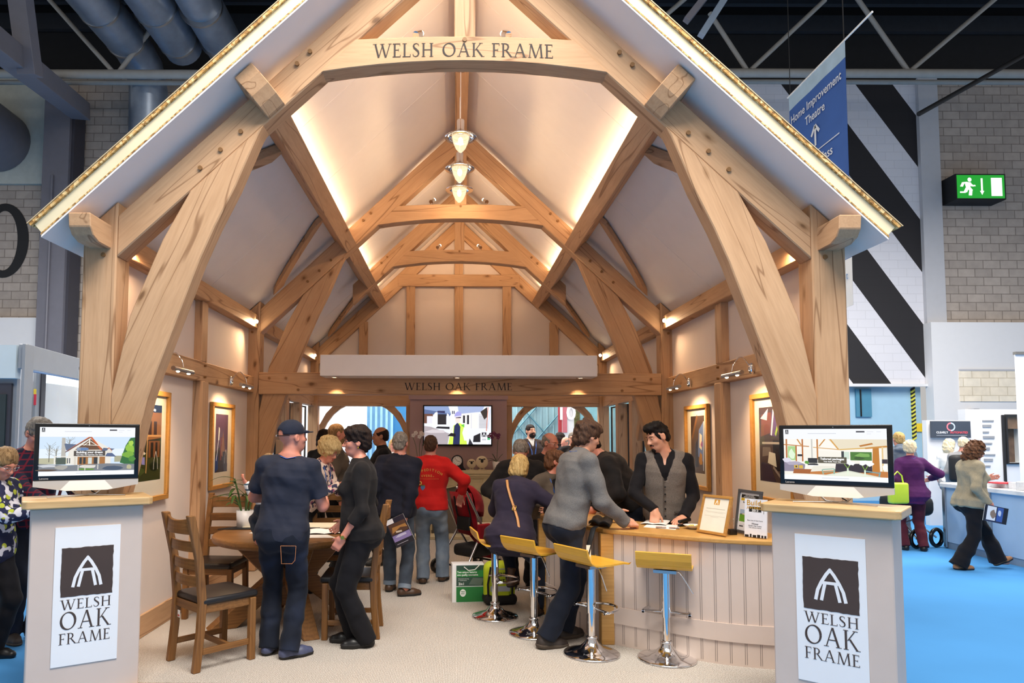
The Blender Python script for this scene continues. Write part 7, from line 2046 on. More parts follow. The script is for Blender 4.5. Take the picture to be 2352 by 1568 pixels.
        if g.get('collar'):
            cr = g['collar']; P_.append(RC(nb - nd * .03 * s, nb + nd * cr * s, (nr + .020) * s, (nr + .012) * s, .015, 'u', False, True))
            P_.append(RC(nb + nd * (cr - .025) * s + hf * .00, nb + nd * (cr + .03) * s, (nr + .004) * s, (nr + .004) * s, .003, 's'))
        if g.get('hood'):
            P_.append(EL(nb - Fv * .09 * s + Tv * .0 * s, (.12 * s, .065 * s, .06 * s), tax, .03)); P_.append(EL(nb - Fv * .055 * s + Tv * .05 * s, (.10 * s, .05 * s, .05 * s), tax, .02))
        if g.get('vneck'):
            dp, wdv = g['vneck']
            for i in range(6):
                f = i / 5; P_.append(RC(hip + Tv * (.545 - dp * f) * s + Fv * .02 * s, hip + Tv * (.545 - dp * f) * s + Fv * .3 * s, wdv * (1 - f * .85) * s, wdv * (1 - f * .85) * s, .008, 's'))
        if g.get('open'):
            P_.append(BX(hip + Tv * .15 * s + Fv * .2 * s, (g['open'] * s, .14 * s, .42 * s), tax, .01, .01, 's'))
        if g.get('pts'):   # waistcoat points at the front hem, curved hem at the back
            P_.append(BX(hip + Tv * (hem - .03 * s) - Fv * .10 * s, (.3 * s, .09 * s, .03 * s), tax, .01, .01, 's'))
        V, Q = grow(P_, g.get('vox', vox), (g.get('wr', .005), g.get('fr', 22), int(abs(y * 100)) % 89))
        o = npmesh(g.get('name', 'top'), V, Q, g['mat'], me, M)
        ctx[g.get('name', 'top')] = o
    if shoes:
        for sg in (1, -1):
            hj, kn, an, a_, lift = legd[sg]
            fdv = unit(fw * math.cos(a_) + rt * math.sin(a_)); fdv = unit(fdv * math.cos(R(lift)) - Zv * math.sin(R(lift)))
            up = unit(Zv - fdv * (Zv @ fdv)); sdv = np.cross(fdv, up)
            hl = an - up * .052 * s - fdv * .035 * s; bl = hl + fdv * .125 * s - up * .004; toe = hl + fdv * .185 * s - up * .008
            sr = shoes.get('r', 1.0)
            P_ = [RC(hl, bl, .040 * s * sr, .045 * s * sr, .02), RC(bl, toe, .045 * s * sr, .034 * s * sr, .02)]
            if shoes.get('boot'): P_.append(RC(hl + up * .02, an + up * shoes['boot'] * s, .042 * s, .047 * s, .02, 'u', False, True))
            else: P_.append(RC(hl + up * .01, hl + up * .045 * s + fdv * .02 * s, .040 * s, .036 * s, .02, 'u', False, True))
            sole = an - up * .083 * s
            P_.append(BX(sole - up * .05 + fdv * .06, (.2, .3, .05), (sdv, fdv, up), .001, .004, 's'))
            V, Q = grow(P_, vox * .85)
            so = npmesh('shoe', V, Q, shoes['mat'], me, M)
            if shoes.get('sole'):
                P2 = [RC(hl, bl, .045 * s * sr, .050 * s * sr, .02), RC(bl, toe, .050 * s * sr, .038 * s * sr, .02), BX(sole + up * (.30 + shoes.get('soleh', .022)), (.3, .4, .30), (sdv, fdv, up), .001, .003, 's'), BX(sole - up * .05, (.3, .4, .05), (sdv, fdv, up), .001, .003, 's')]
                V, Q = grow(P2, vox * .85); npmesh('sole', V, Q, shoes['sole'], so, M)
    # ---- hair
    if hair:
        st, hm = hair[0], hair[1]; hv = hair[2] if len(hair) > 2 else 1.0
        P_ = []; am = (.0035, 95)
        E = lambda c, r, k=.02, op='u': EL(HP(*c), np.array(r) * hs, hax, k, op)
        facecut = E((0, .118, -.040), (.074, .070, .086), .010, 's')
        ears = [E((q * .090, .006, -.035), (.022, .034, .042), .008, 's') for q in (1, -1)]
        if st == 'short':
            P_ = [E((0, -.016, .026), (.081, .100, .094 * (1 + .06 * (hv - 1)))), E((0, -.055, -.030), (.066, .052, .055), .02)]
            if hv > 1.2: P_.append(E((0, .03, .085), (.066, .062, .034 * hv), .03))
            P_ += [facecut] + ears + [BX(HP(0, 0, -.16), (.2 * hs, .2 * hs, .085 * hs), hax, .002, .006, 's')]
        elif st == 'crop':
            P_ = [E((0, -.016, .024), (.0775, .0975, .0905)), E((0, -.055, -.030), (.066, .050, .050), .02), facecut] + ears + [BX(HP(0, 0, -.16), (.2 * hs, .2 * hs, .09 * hs), hax, .002, .006, 's')]; am = (.0015, 110)
        elif st == 'fringe':
            P_ = [E((0, -.018, .020), (.079, .096, .088)), E((0, -.055, -.030), (.066, .052, .05), .02), E((0, .028, .105), (.092, .118, .078), .012, 's'), facecut] + ears + [BX(HP(0, 0, -.155), (.2 * hs, .2 * hs, .085 * hs), hax, .002, .006, 's')]; am = (.002, 100)
        elif st == 'bouffant':
            P_ = [E((0, -.020, .040), (.094 * hv, .110 * hv, .100 * hv)), E((0, -.062, -.02), (.078, .058, .07), .03), E((0, .035, .082), (.078, .060, .045), .03), E((0, .126, -.040), (.072, .066, .090), .010, 's')] + [E((q * .094, .016, -.045), (.024, .034, .034), .008, 's') for q in (1, -1)] + [BX(HP(0, 0, -.175), (.2 * hs, .2 * hs, .08 * hs), hax, .002, .006, 's')]; am = (.007, 70)
        elif st == 'bob':
            P_ = [E((0, -.018, .030), (.089, .104, .098)), E((0, -.030, -.045), (.098 * hv, .088 * hv, .095), .03), E((0, .120, -.048), (.068, .082, .100), .012, 's'), E((0, -.0, -.16), (.055, .07, .05), .02, 's')]; am = (.004, 80)
        elif st == 'long':
            P_ = [E((0, -.018, .032), (.092 * hv, .108 * hv, .100)), E((0, -.040, -.060), (.100 * hv, .085 * hv, .120), .03), E((0, .120, -.048), (.062, .080, .100), .012, 's')]; am = (.006, 62)
        elif st == 'curly':
            P_ = [E((0, -.020, .032), (.100, .112, .104)), E((0, -.040, -.060), (.118, .098, .130), .03), E((0, .125, -.048), (.062, .078, .100), .012, 's')]; am = (.014, 75)
        elif st == 'side':      # grown out, swept over the ear
            P_ = [E((0, -.014, .032), (.090, .110, .098)), E((0, .040, .066), (.080, .062, .040), .03), E((0, -.058, -.040), (.080, .058, .075), .03), E((0, .128, -.046), (.070, .072, .084), .012, 's')] + [E((q * .097, .040, -.055), (.030, .036, .040), .012, 's') for q in (1, -1)] + [BX(HP(0, 0, -.205), (.2 * hs, .2 * hs, .09 * hs), hax, .002, .01, 's')]; am = (.007, 60)
        elif st == 'quiff':     # short sides, thick wavy top
            facecut = E((0, .118, -.030), (.074, .066, .092), .008, 's'); ears = [E((q * .088, .002, -.030), (.018, .024, .034), .006, 's') for q in (1, -1)]; P_ = [E((0, -.018, .022), (.079, .098, .090)), E((0, -.055, -.030), (.066, .052, .052), .02), E((0, .012, .088), (.074, .094, .046), .02), facecut] + ears + [BX(HP(0, 0, -.16), (.2 * hs, .2 * hs, .088 * hs), hax, .002, .006, 's')]; am = (.004, 90)
        if P_:
            V, Q = grow(P_, min(vox, .0075) if st in ('crop', 'fringe') else vox, (am[0] * hs, am[1], 5))
            npmesh('hair', V, Q, hm, me, M)
        if len(hair) > 3 and hair[3] == 'beard':
            P_ = [E((0, .045, -.078), (.058, .055, .052)), E((0, .062, -.10), (.034, .032, .034), .02), E((0, .085, -.048), (.030, .016, .008), .01), E((0, .100, -.0655), (.021, .02, .0075), .006, 's'), BX(HP(0, 0, .05), (.2 * hs, .2 * hs, .088 * hs), hax, .002, .012, 's'), BX(HP(0, -.06, -.05), (.2 * hs, .078 * hs, .2 * hs), hax, .002, .012, 's')]
            V, Q = grow(P_, min(vox, .007), (.0025 * hs, 120, 5)); npmesh('beard', V, Q, hm, me, M)
        if len(hair) > 3 and hair[3] == 'goatee':
            P_ = [E((0, .080, -.098), (.022, .018, .020)), RC(HP(-.024, .083, -.058), HP(0, .094, -.050), .005 * hs, .0065 * hs, .006), RC(HP(.024, .083, -.058), HP(0, .094, -.050), .005 * hs, .0065 * hs, .006), RC(HP(.024, .083, -.058), HP(.027, .074, -.075), .005 * hs, .004 * hs, .006), RC(HP(-.024, .083, -.058), HP(-.027, .074, -.075), .005 * hs, .004 * hs, .006)]
            V, Q = grow(P_, .005, (.001, 120, 5)); npmesh('beard', V, Q, hm, me, M)
    if face:
        hm = hair[1] if hair else INK
        ax = Matrix((hr_, hf, hu)).transposed()
        Mh = Matrix.Translation(C) @ ax.to_4x4() @ Matrix.Scale(hs, 4)
        for q in (1, -1):
            e = MB().ell((q * .031, .0745, .000), (.0125, .0125, .0115), 12, 8).build('eye', EYE_W, me, M @ Matrix.Identity(4), world=False) if False else None
            m_ = MB(); m_.ell((q * .031, .0735, .000), (.0115, .0115, .0085), 12, 8, 0, Mh); m_.ell((q * .031, .0808, -.0015), (.0058, .0050, .0058), 10, 6, 1, Mh); m_.ell((q * .031, .0730, .0050), (.0145, .0135, .0085), 12, 8, 2, Mh); m_.ell((q * .031, .0725, -.0085), (.014, .0125, .0050), 12, 6, 2, Mh)
            m_.build('eye', [EYE_W, EYE_D, sk], me, M, world=True)
        m_ = MB()
        for q in (1, -1): m_.tube([Mh @ Vector(v) for v in ((q * .014, .0905, .019), (q * .030, .0900, .0255), (q * .050, .0760, .020))], [.0022 * hs, .0036 * hs, .0015 * hs], 6, flat=.7)
        m_.build('eyebrows', hm, me, M, world=True)
        m_ = MB(); m_.ell((0, .0905, -.0615), (.021, .0065, .0045), 12, 6, 0, Mh); m_.ell((0, .0890, -.0725), (.018, .0065, .0055), 12, 6, 0, Mh)
        m_.build('lips', LIP, me, M, world=True)
        if glasses:
            m_ = MB()
            for q in (1, -1):
                rim = [Mh @ Vector((q * .033 + .024 * math.cos(a), .100 - .008 * abs(math.cos(a)) * (1 if math.cos(a) * q > 0 else 0), -.002 + .016 * math.sin(a))) for a in [2 * PI * i / 18 for i in range(19)]]
                m_.tube(rim, .0018 * hs, 6, cap=False); m_.tube([Mh @ Vector((q * .057, .094, .004)), Mh @ Vector((q * .080, .06, .004)), Mh @ Vector((q * .083, .0, .0))], .002 * hs, 6)
            m_.tube([Mh @ Vector((-.010, .100, .002)), Mh @ Vector((.010, .100, .002))], .0018 * hs, 6)
            m_.build('spectacles', glasses, me, M, world=True)
    if lanyard:
        t = (top or tops[0]).get('t', .014) if (top or tops) else .014
        def TP(u, v, w): return Vector(hip + rt2 * u * s + Fv * v + Tv * w * s)
        fv = lambda w: float(np.interp(w * s, W_, RV_ + FO_)) + t + .012
        wl = lanyard.get('len', .16)
        lp = lambda q: [TP(0, -(.075 * s + t), .535), TP(q * .05, -(.055 * s + t), .548), TP(q * .072, .0, .553), TP(q * .070, .05 * s + t * .7, .520), TP(q * .055, fv(.44) - .02, .455), TP(q * .035, fv(.36), .36), TP(q * .012, fv(wl), wl)]
        m_ = MB()
        for q in (1, -1): m_.tube(lp(q), .0085 * s, 8, flat=.25)
        m_.build('lanyard', lanyard['mat'], me, M, world=True)
        if lanyard.get('badge'):
            p = TP(0, fv(wl) + .004, wl - .06); MB().box((0, 0, 0), (.07 * s, .004, .10 * s), 0, Matrix.Translation(p) @ Matrix((rt2, Fv, Tv)).transposed().to_4x4()).build('badge', PAPER, me, M, world=True)
    if extra: extra(ctx)
    return me, ctx
# ------------------------------------------------------------------ the visitors and staff
NAVY_T = cloth('navy_jersey', '#2a2d3a'); DENIM = cloth('dark_denim', '#171c28', 'denim', '#28324a'); DENIM_L = cloth('faded_denim', '#6f7c8c', 'denim', '#a2abb2'); DENIM_M = cloth('grey_denim', '#3c4450', 'denim', '#5d6672')
BLK = cloth('black_cloth', '#17161a'); BLK2 = cloth('soft_black_cloth', '#1f1c1c'); NAVY = cloth('navy_quilt', '#1b1c28'); REDF = cloth('red_fleece', '#c41f1c', var=.08); GREY = cloth('grey_wool', '#63605e', 'melange', '#7a7774', var=.06)
TWEED = cloth('taupe_tweed', '#6a625b', 'melange', '#8a817a', var=.05); PLUM = cloth('dark_plum_wool', '#2b2535'); BROWNJ = cloth('taupe_jacket', '#5c5248'); PURPLE = cloth('purple_wool', '#4b1f52'); MAROON = cloth('maroon_cord', '#54202c')
FLORAL = cloth('pink_floral', '#ecd6c6', 'floral', '#b06a86', '#3c3c58', scale=17); FLORAL2 = cloth('dark_floral', '#2a2c48', 'floral', '#b4bc3e', '#d8d4dc', scale=16)
PLAID = cloth('plaid_shirt', '#1d2236', 'check', '#7a1f30', scale=6.5); STRIPE_T = cloth('striped_jersey', '#eceae6', 'stripes', '#3a5664', scale=7.5)
BEIGE = cloth('beige_jacket', '#a2977f', 'melange', '#7d735f', var=.1); HOODG = cloth('blue_grey_jersey', '#5a6472'); WHT = cloth('white_cloth', '#e6e2dc'); LGREY = cloth('light_grey_cloth', '#8f8f92')
BROWN_J = cloth('brown_knit', '#3b2e2a')
H_BLOND = hairmat('blonde_hair', '#d3b276', '#94713c'); H_ASH = hairmat('ash_blonde_hair', '#d9c08e', '#a58752'); H_DARK = hairmat('dark_brown_hair', '#2c1d17', '#120c0a'); H_BROWN = hairmat('brown_hair', '#5b4030', '#2b1c14'); H_GREY = hairmat('grey_hair', '#9b9186', '#5d544b'); H_BLACK = hairmat('black_hair', '#1a1514', '#080606'); H_SAND = hairmat('sandy_hair', '#a08058', '#64492c'); H_LIGHT = hairmat('pale_blonde_hair', '#e9dcc0', '#c4ac80'); H_AUB = hairmat('auburn_hair', '#7a5238', '#3c2416')
SH_BR = plain('brown_shoe_leather', '#4a3322', .5, var=.15); SH_BK = plain('black_shoe_leather', '#121113', .4); SH_TAN = plain('tan_shoe_leather', '#9a6a42', .5, var=.12); SH_BOOT = plain('dark_boot_leather', '#332a26', .6, var=.15); SH_SNK = plain('blue_grey_trainer', '#4a506e', .5, var=.25, scale=25); SOLE_BR = plain('boot_sole', '#4d4238', .8); SOLE_BK = plain('dark_sole', '#1c1a1a', .7)
LAN = plain('blue_lanyard', '#2c5fb0', .5, var=.15, scale=60)

def cap_extra(c):
    HP, hax, hs, me, M = c['HP'], c['hax'], c['hs'], c['me'], c['M']
    E = lambda ce, r, k=.01, op='u': EL(HP(*ce), np.array(r) * hs, hax, k, op)
    P_ = [E((0, -.012, .036), (.086, .104, .092)), BX(HP(0, 0, -.068), (.2 * hs, .2 * hs, .085 * hs), hax, .002, .004, 's'), E((0, -.105, .030), (.040, .030, .026), .004, 's')]
    V, Q = grow(P_, .0065); capn = npmesh('cap', V, Q, cloth('navy_cap_cloth', '#242836'), me, M)
    P_ = [EL(HP(0, .105, .024), np.array((.066, .070, .006)) * hs, hax, .01), EL(HP(0, .09, .03), np.array((.075, .03, .012)) * hs, hax, .01)]
    V, Q = grow(P_, .005); npmesh('cap_brim', V, Q, cloth('navy_cap_cloth', '#242836'), capn, M)
    ax = Matrix((Vector(hax[0]), Vector(hax[1]), Vector(hax[2]))).transposed().to_4x4()
    Mh = Matrix.Translation(Vector(c['C'])) @ ax @ Matrix.Scale(hs, 4)
    st = MB().tube([Mh @ Vector((.088 * math.sin(a), -.012 - .106 * math.cos(a), .012)) for a in [R(-60 + 12 * i) for i in range(11)]], .009 * hs, 8, flat=.35)
    st.build('cap_strap', BLK, capn, M, world=True)
    tm = Mh @ face((1, 0, 0), (-.035, -.112, .010)) 
    for i in range(5):
        MB().box((-.055 + .010 * i, -.1085 - .001 * i, .012), (.006, .004, .010)).build('strap_lettering', WHITE_P, capn, M, world=False) if False else None
    m_ = MB()
    for i in range(5):
        a = R(-38 + 6 * i); m_.box((.0915 * math.sin(a), -.012 - .1125 * math.cos(a), .012), (.0045, .004, .009 if i % 2 else .012), 0, Mh)
    m_.build('strap_lettering', WHITE_P, capn, M, world=True)
p_, c_ = person('man in a navy T-shirt and baseball cap, back turned, before the round table', -1.27, 5.10, 1.75, 180, side=4, lean=2, head=(48, -4, 0), bulk=1.03, skin=SK_PINK,
    armL={'w': (-1.30, 5.36, 1.12), 'e': (-1, -.1, -.5), 'curl': .6}, armR={'w': (-1.02, 5.44, 1.08), 'e': (.35, -.6, -1), 'curl': .6},
    feet=[(.075, -.05, 55), (-.10, .05, 8)], legs=dict(mat=DENIM, hemr=.072, hem=.03, name='jeans', t=.012), top=dict(mat=NAVY_T, sleeve='short', hem=-.06, t=.016, name='t_shirt', flare=.008, wr=.006), shoes=dict(mat=SH_SNK, sole=SOLE_BK), lanyard=dict(mat=LAN, len=.2), extra=cap_extra, vox=.0075)
# jeans pocket stitching and label
def stitch(me, M, pts, nm='stitching', col='#c07a4a'):
    MB().tube(pts, .0022, 5).build(nm, flat(col), me, M, world=True)
hp = Vector(c_['hip'])
for q in (1,):
    o_ = hp + Vector((.078 * q, -.152, -.105))
    stitch(p_, c_['M'], [o_ + Vector(v) for v in ((-.055, .004, .02), (.055, .004, .02), (.052, -.004, -.08), (.03, -.004, -.105), (-.045, -.004, -.105), (-.055, .004, .02))])
person('toddler in a striped top held against the chest of the man in the baseball cap', -1.47, 5.42, .86, -150, z0=.60, head=(0, 10, 0), headscale=1.45, skin=SK_PINK, hair=('crop', H_SAND), face=False, armR={'w': (-1.42, 5.3, 1.18), 'e': (1, 0, -1)}, armL={'w': (-1.62, 5.32, 1.24), 'e': (-1, 0, -1)},
    feet=[(.06, .06, 0, .14), (-.06, .06, 0, .14)], legs=dict(mat=DENIM_M, name='trousers', t=.008), top=dict(mat=STRIPE_T, t=.012, name='striped_top'), vox=.0085)

def watch(c, sg, mat=GOLD):
    sp, el, wr, fd, hd, nn_ = c['arms'][sg]
    fdv = Vector(fd); a = Vector(wr) - fdv * .015; sx = fdv.orthogonal().normalized(); sy = fdv.cross(sx)
    m_ = MB(); m_.tube([a + sx * .029 * math.cos(t) + sy * .029 * math.sin(t) for t in [2 * PI * i / 20 for i in range(21)]], .006, 8, flat=.6)
    out = Vector((0, -1, 0)); out = (out - fdv * out.dot(fdv)).normalized()
    m_.cyl(a + out * .027, a + out * .036, .014, 16)
    m_.build('wristwatch', mat, c['me'], c['M'], world=True)
p_, c_ = person('woman all in black with short dark hair, glasses and a gold watch', -.72, 5.36, 1.71, -82, fem=True, lean=3, bulk=1.13, belly=.02, bust=.05, head=(-4, 2, 0), skin=SK_PINK, hair=('bouffant', H_DARK, .95), glasses=BLACK,
    armL={'w': (-.84, 5.16, .84), 'e': (-.5, -1, .1), 'curl': 1.0, 'n': (1, -.2, 0)}, armR={'r': (.02, .12, -.42)}, feet=[(.09, .06, 4), (-.05, -.03, -6)], legs=dict(mat=BLK, hemr=.078, wide=1.1, hem=.02, t=.012), top=dict(mat=BLK2, sleeve='34', hem=-.10, t=.014, flare=.02, name='blouse', collar=.04, wr=.006), shoes=dict(mat=SH_BK, sole=SOLE_BK, soleh=.035), vox=.0075)
watch(c_, -1)
MB().ell(tuple(c_['HP'](-.080, -.004, -.052)), (.006, .006, .010), 8, 6).build('earring', GOLD, p_, c_['M'], world=True)

person('elderly blonde woman in a floral blouse leaning on the back of a dining chair', -1.57, 7.22, 1.66, 72, fem=True, lean=24, head=(12, 26, 0), bulk=1.08, bust=.05, skin=SK_PINK, hair=('bouffant', H_ASH, 1.26), glasses=STEEL,
    armR={'w': (-1.17, 7.02, 1.11), 'e': (.6, -.8, -.6), 'curl': .9, 'n': (0, .2, -1)}, armL={'w': (-1.13, 7.12, 1.12), 'e': (-.6, -.4, -.8), 'curl': .9, 'n': (0, .2, -1)}, legs=dict(mat=BLK), top=dict(mat=FLORAL, t=.016, hem=-.06, name='blouse', collar=.03), shoes=dict(mat=SH_BK), lanyard=dict(mat=LAN, len=.12), vox=.008)
person('man in a grey brown blazer with cropped ginger hair and beard', -1.40, 8.05, 1.79, 108, head=(-8, 2, 0), bulk=1.06, skin=SK_PINK, hair=('crop', H_SAND, 1, 'beard'), legs=dict(mat=BLK), top=dict(mat=BROWNJ, t=.022, hem=-.14, name='blazer', collar=.025), shoes=dict(mat=SH_BK), lanyard=dict(mat=LAN), vox=.0095)
person('dark haired woman mostly hidden behind the man in the grey brown blazer', -1.70, 8.9, 1.72, 170, fem=True, skin=SK_FAIR, hair=('long', H_DARK), legs=dict(mat=BLK), top=dict(mat=BLK2, name='coat', hem=-.15, t=.02), shoes=dict(mat=SH_BK), vox=.011, face=False)
person('balding man in a black zip top in profile, right of the woman in black', -.93, 8.7, 1.76, -78, head=(0, 3, 0), bulk=1.08, skin=SK_TAN, hair=('fringe', H_DARK), legs=dict(mat=BLK), top=dict(mat=BLK, t=.018, hem=-.10, name='zip_top', collar=.06), shoes=dict(mat=SH_BK), vox=.0095)

p_, c_ = person('man in a navy quilted jacket and rolled grey jeans holding a brochure', -.60, 7.02, 1.685, 172, side=4, head=(8, -3, 0), bulk=1.10, skin=SK_PINK, hair=('short', H_GREY), armR={'w': (-.50, 6.86, .76), 'e': (.6, -.8, 0), 'curl': .5, 'n': (-1, .2, 0)}, armL={'r': (-.06, .04, -.46)}, feet=[(.10, -.02, 62), (-.10, .18, 0)],
    legs=dict(mat=DENIM_M, hemr=.068, hem=.07, name='jeans'), top=dict(mat=NAVY, t=.026, hem=-.13, flare=.015, name='jacket', collar=.055, wr=.006), shoes=dict(mat=SH_BR, sole=SOLE_BK), vox=.008)
for sg in (1, -1):
    hj, kn, an, a_, l_ = c_['legd'][sg]
    dv = unit(an - kn); e = an - dv * .012
    MB().tube([e - dv * .02, e + dv * .022], .068, 20).build('turn_up', DENIM_L, p_, c_['M'], world=True)
w_ = Vector(c_['arms'][1][2]); 
Mb = face((.9, -.12, .42), w_ + Vector((-.045, -.045, -.115)), (-.42, 0, .9))
br = bpy.data.objects.new('brochure', None); COL.objects.link(br); place(br, Mb); tag(br, 'dark covered brochure of house photos held low by the man in the navy jacket', 'brochure')
MB().box((0, 0, -.004), (.20, .285, .009)).build('pages', PAPER, br, Mb)
pic('cover', [('#2a2230', rc(0, 0, 1, 1)), ('#efe9ea', rc(.0, .84, .4, 1)), ('#5a3c2c', rc(.05, .45, .95, .82)), ('#b07c42', [(.1, .50), (.6, .62), (.95, .55), (.9, .68), (.2, .70)]), ('#d8c6b0', ln(.3, .52, .6, .48, .06)), ('#8f7fb4', rc(.03, .20, .97, .42)), ('#c9c2dc', blob(.5, .36, .3, .05, 9, 3)), ('#28242c', rc(0, 0, 1, .19)), ('#b9b4be', rc(.1, .09, .7, .105))], .20, .285, Mb @ T(0, 0, .001), br)

def fleece(c):
    root, hip, tax = c['root'], Vector(c['hip']), c['tax']
    r_, f_, t_ = [Vector(v) for v in tax]
    ORN = plain('gold_embroidery', '#d0913c', .6)
    def bk(u, w): return hip + r_ * u + t_ * w - f_ * (float(np.interp(w, c['W'], c['RV'] - c['FO'])) * max(.35, (1 - abs(u / .22) ** 2.3) ** (1 / 2.3)) + .026)
    MR = lambda u, w, a=0: Matrix.Translation(bk(u, w)) @ Matrix((r_, t_, -f_)).transposed().to_4x4() @ Matrix.Rotation(a, 4, 'Z') @ Matrix.Rotation(u * 2.0, 4, 'Y')
    arc = 'EXPEDITION'
    for i, ch in enumerate(arc):
        f = (i - 4.5) / 4.5
        text('embroidered_letter', ch, .038, MR(.128 * f, .335 + .045 * (1 - f * f), -f * .42), ORN, c['me'], bold=.02)
    for i, ch in enumerate('EVEREST'):
        f = (i - 3) / 3
        text('embroidered_letter', ch, .034, MR(.075 * f, .315, 0), ORN, c['me'], bold=.02)
    m_ = MB()
    for i in range(16): m_.box((0, 0, 0), (.007, .004, .001), 0, MR(-.10 + .0135 * i, .292))
    m_.build('embroidered_line', ORN, c['me'], c['M'], world=True)
    MB().lathe([(.024, 0), (.024, .002), (.010, .002), (.010, 0)], 20).build('round_badge', ORN, c['me'], MR(-.10, .245) @ T(0, 0, .002))
    sh_ = MB().prism([(-.024, .02), (.024, .02), (.024, -.008), (0, -.034), (-.024, -.008)], 0, .002, axis='z').build('shield_badge', plain('blue_badge', '#55719a', .6), c['me'], MR(-.068, .20) @ T(0, 0, .003))
    MB().prism([(-.024, .026), (.024, .026), (.024, .014), (-.024, .014)], 0, .003, axis='z').build('shield_band', plain('green_badge', '#5f6a35', .6), sh_, WM[sh_.name])
p_, c_ = person('man in a red fleece and faded jeans with his back turned, pushing a red pushchair', -.27, 7.62, 1.65, 176, head=(6, 0, 0), bulk=1.12, skin=SK_PINK, hair=('short', H_BROWN), armR={'w': (.065, 7.66, .93), 'e': (1, -.6, -.2), 'curl': 1.2, 'n': (-.2, .3, -1)}, armL={'w': (-.42, 7.95, 1.0), 'e': (-1, -.4, -.6), 'curl': 1.0}, feet=[(.13, .10, 14), (-.075, -.03, -6)],
    legs=dict(mat=DENIM_L, hemr=.078, hem=.03, wide=1.15, name='jeans'), top=dict(mat=REDF, t=.024, hem=-.05, name='fleece', collar=.05, cuff=.72, wr=.005, flare=.01), shoes=dict(mat=SH_BR, sole=SOLE_BK), extra=fleece, vox=.008)

person('small faced woman with ginger blonde hair far away through the left back window', -1.17, 13.0, 1.62, 5, fem=True, skin=SK_PINK, hair=('bob', H_BLOND), legs=dict(mat=BLK), top=dict(mat=WHT, name='top'), shoes=dict(mat=SH_BK), vox=.012, z0=HALL_Z)

# ---- at the counter
p_, c_ = person('man in a grey zip sweater and dark jeans leaning on the counter with one hand', .80, 5.44, 1.80, 108, lean=16, hipo=(0, .08), head=(-6, 16, 0), bulk=.98, skin=SK_FAIR, hair=('side', H_BROWN), armR={'w': (1.34, 5.36, .935), 'e': (.25, .2, -1), 'curl': 1.2, 'n': (-.5, .2, -.8), 'th': (-1, .3, .4), 'hd': (-.25, 1, -.1)}, armL={'w': (1.36, 5.74, .96), 'e': (-.5, -.4, -1)},
    feet=[(.10, -.13, -8, 0, 6), (-.08, .10, -10)], legs=dict(mat=DENIM, wide=1.08, hemr=.076, hem=.06, name='jeans', t=.012), top=dict(mat=GREY, t=.024, hem=-.05, name='sweater', collar=.055, wr=.0045, flare=.008), shoes=dict(mat=SH_BOOT, sole=SOLE_BR, boot=.07, soleh=.03, r=1.16), lanyard=dict(mat=LAN, len=.38), vox=.0075)

def waist(c):
    hip = Vector(c['hip']); r_, f_, t_ = [Vector(v) for v in c['tax']]
    s = c['s']
    for i in range(6):
        w = .345 - .062 * i
        fv = float(np.interp(w * s, c['W'], c['RV'] + c['FO'])) + .0365
        MB().ell(tuple(hip + t_ * w * s + f_ * fv), (.008, .006, .008), 10, 6).build('button', BLACK, c['me'], c['M'], world=True)
    fv = lambda w: float(np.interp(w * s, c['W'], c['RV'] + c['FO'])) + .034
    MB().tube([hip + t_ * w * s + f_ * fv(w) + r_ * .012 for w in (.355, .28, .2, .1, .02, -.03)], .0035, 6).build('front_edge', plain('taupe_edge', '#5e5650', .8), c['me'], c['M'], world=True)
    m_ = MB(); a = hip + t_ * .07 - r_ * .115 + f_ * (fv(.07) * .84)
    m_.box((0, 0, 0), (.10, .016, .006), 0, Matrix.Translation(a) @ Matrix((r_, t_, f_)).transposed().to_4x4() @ Matrix.Rotation(R(-28), 4, 'Y'))
    m_.build('pocket_welt', plain('taupe_edge', '#5e5650', .8), c['me'], c['M'], world=True)
person('dark haired man with a moustache in a taupe waistcoat standing behind the counter', 1.84, 6.02, 1.775, -16, lean=7, head=(56, 20, -4), bulk=.95, sh=1.03, skin=SK_FAIR, hair=('quiff', H_BLACK, 1, 'goatee'),
    armR={'w': (1.67, 5.73, .985), 'e': (1, -.5, .2), 'hd': (.1, .35, -1), 'n': (0, -1, -.3), 'curl': .55, 'th': (-1, 0, 0)}, armL={'w': (1.90, 5.73, .935), 'e': (-.5, -.8, .1), 'hd': (.45, 1, -.25), 'n': (0, -.2, -1), 'curl': .35, 'th': (1, 0, 0)},
    legs=dict(mat=BLK), top=dict(mat=BLK, t=.014, hem=-.05, name='shirt', collar=.055, wr=.006, vneck=(.10, .035)), tops=[dict(mat=TWEED, t=.026, hem=-.03, name='waistcoat', sleeveless=True, vneck=(.20, .085), wr=.003, neckw=.50)], shoes=dict(mat=SH_BK), extra=waist, vox=.0075)
person('man in a dark jacket bent over the counter, his head hidden', 1.76, 6.62, 1.80, -96, lean=38, hips=.96, head=(0, 40, 0), bulk=1.16, skin=SK_PINK, hair=('short', H_DARK), armR={'w': (1.36, 7.0, .92), 'e': (.5, -.3, -.6)}, armL={'w': (1.30, 6.42, .93), 'e': (-.5, -.3, -.6)}, legs=dict(mat=DENIM, name='jeans'), top=dict(mat=BLK2, t=.026, hem=.0, name='jacket', collar=.03, wr=.007), shoes=dict(mat=SH_BK), vox=.009, face=False)

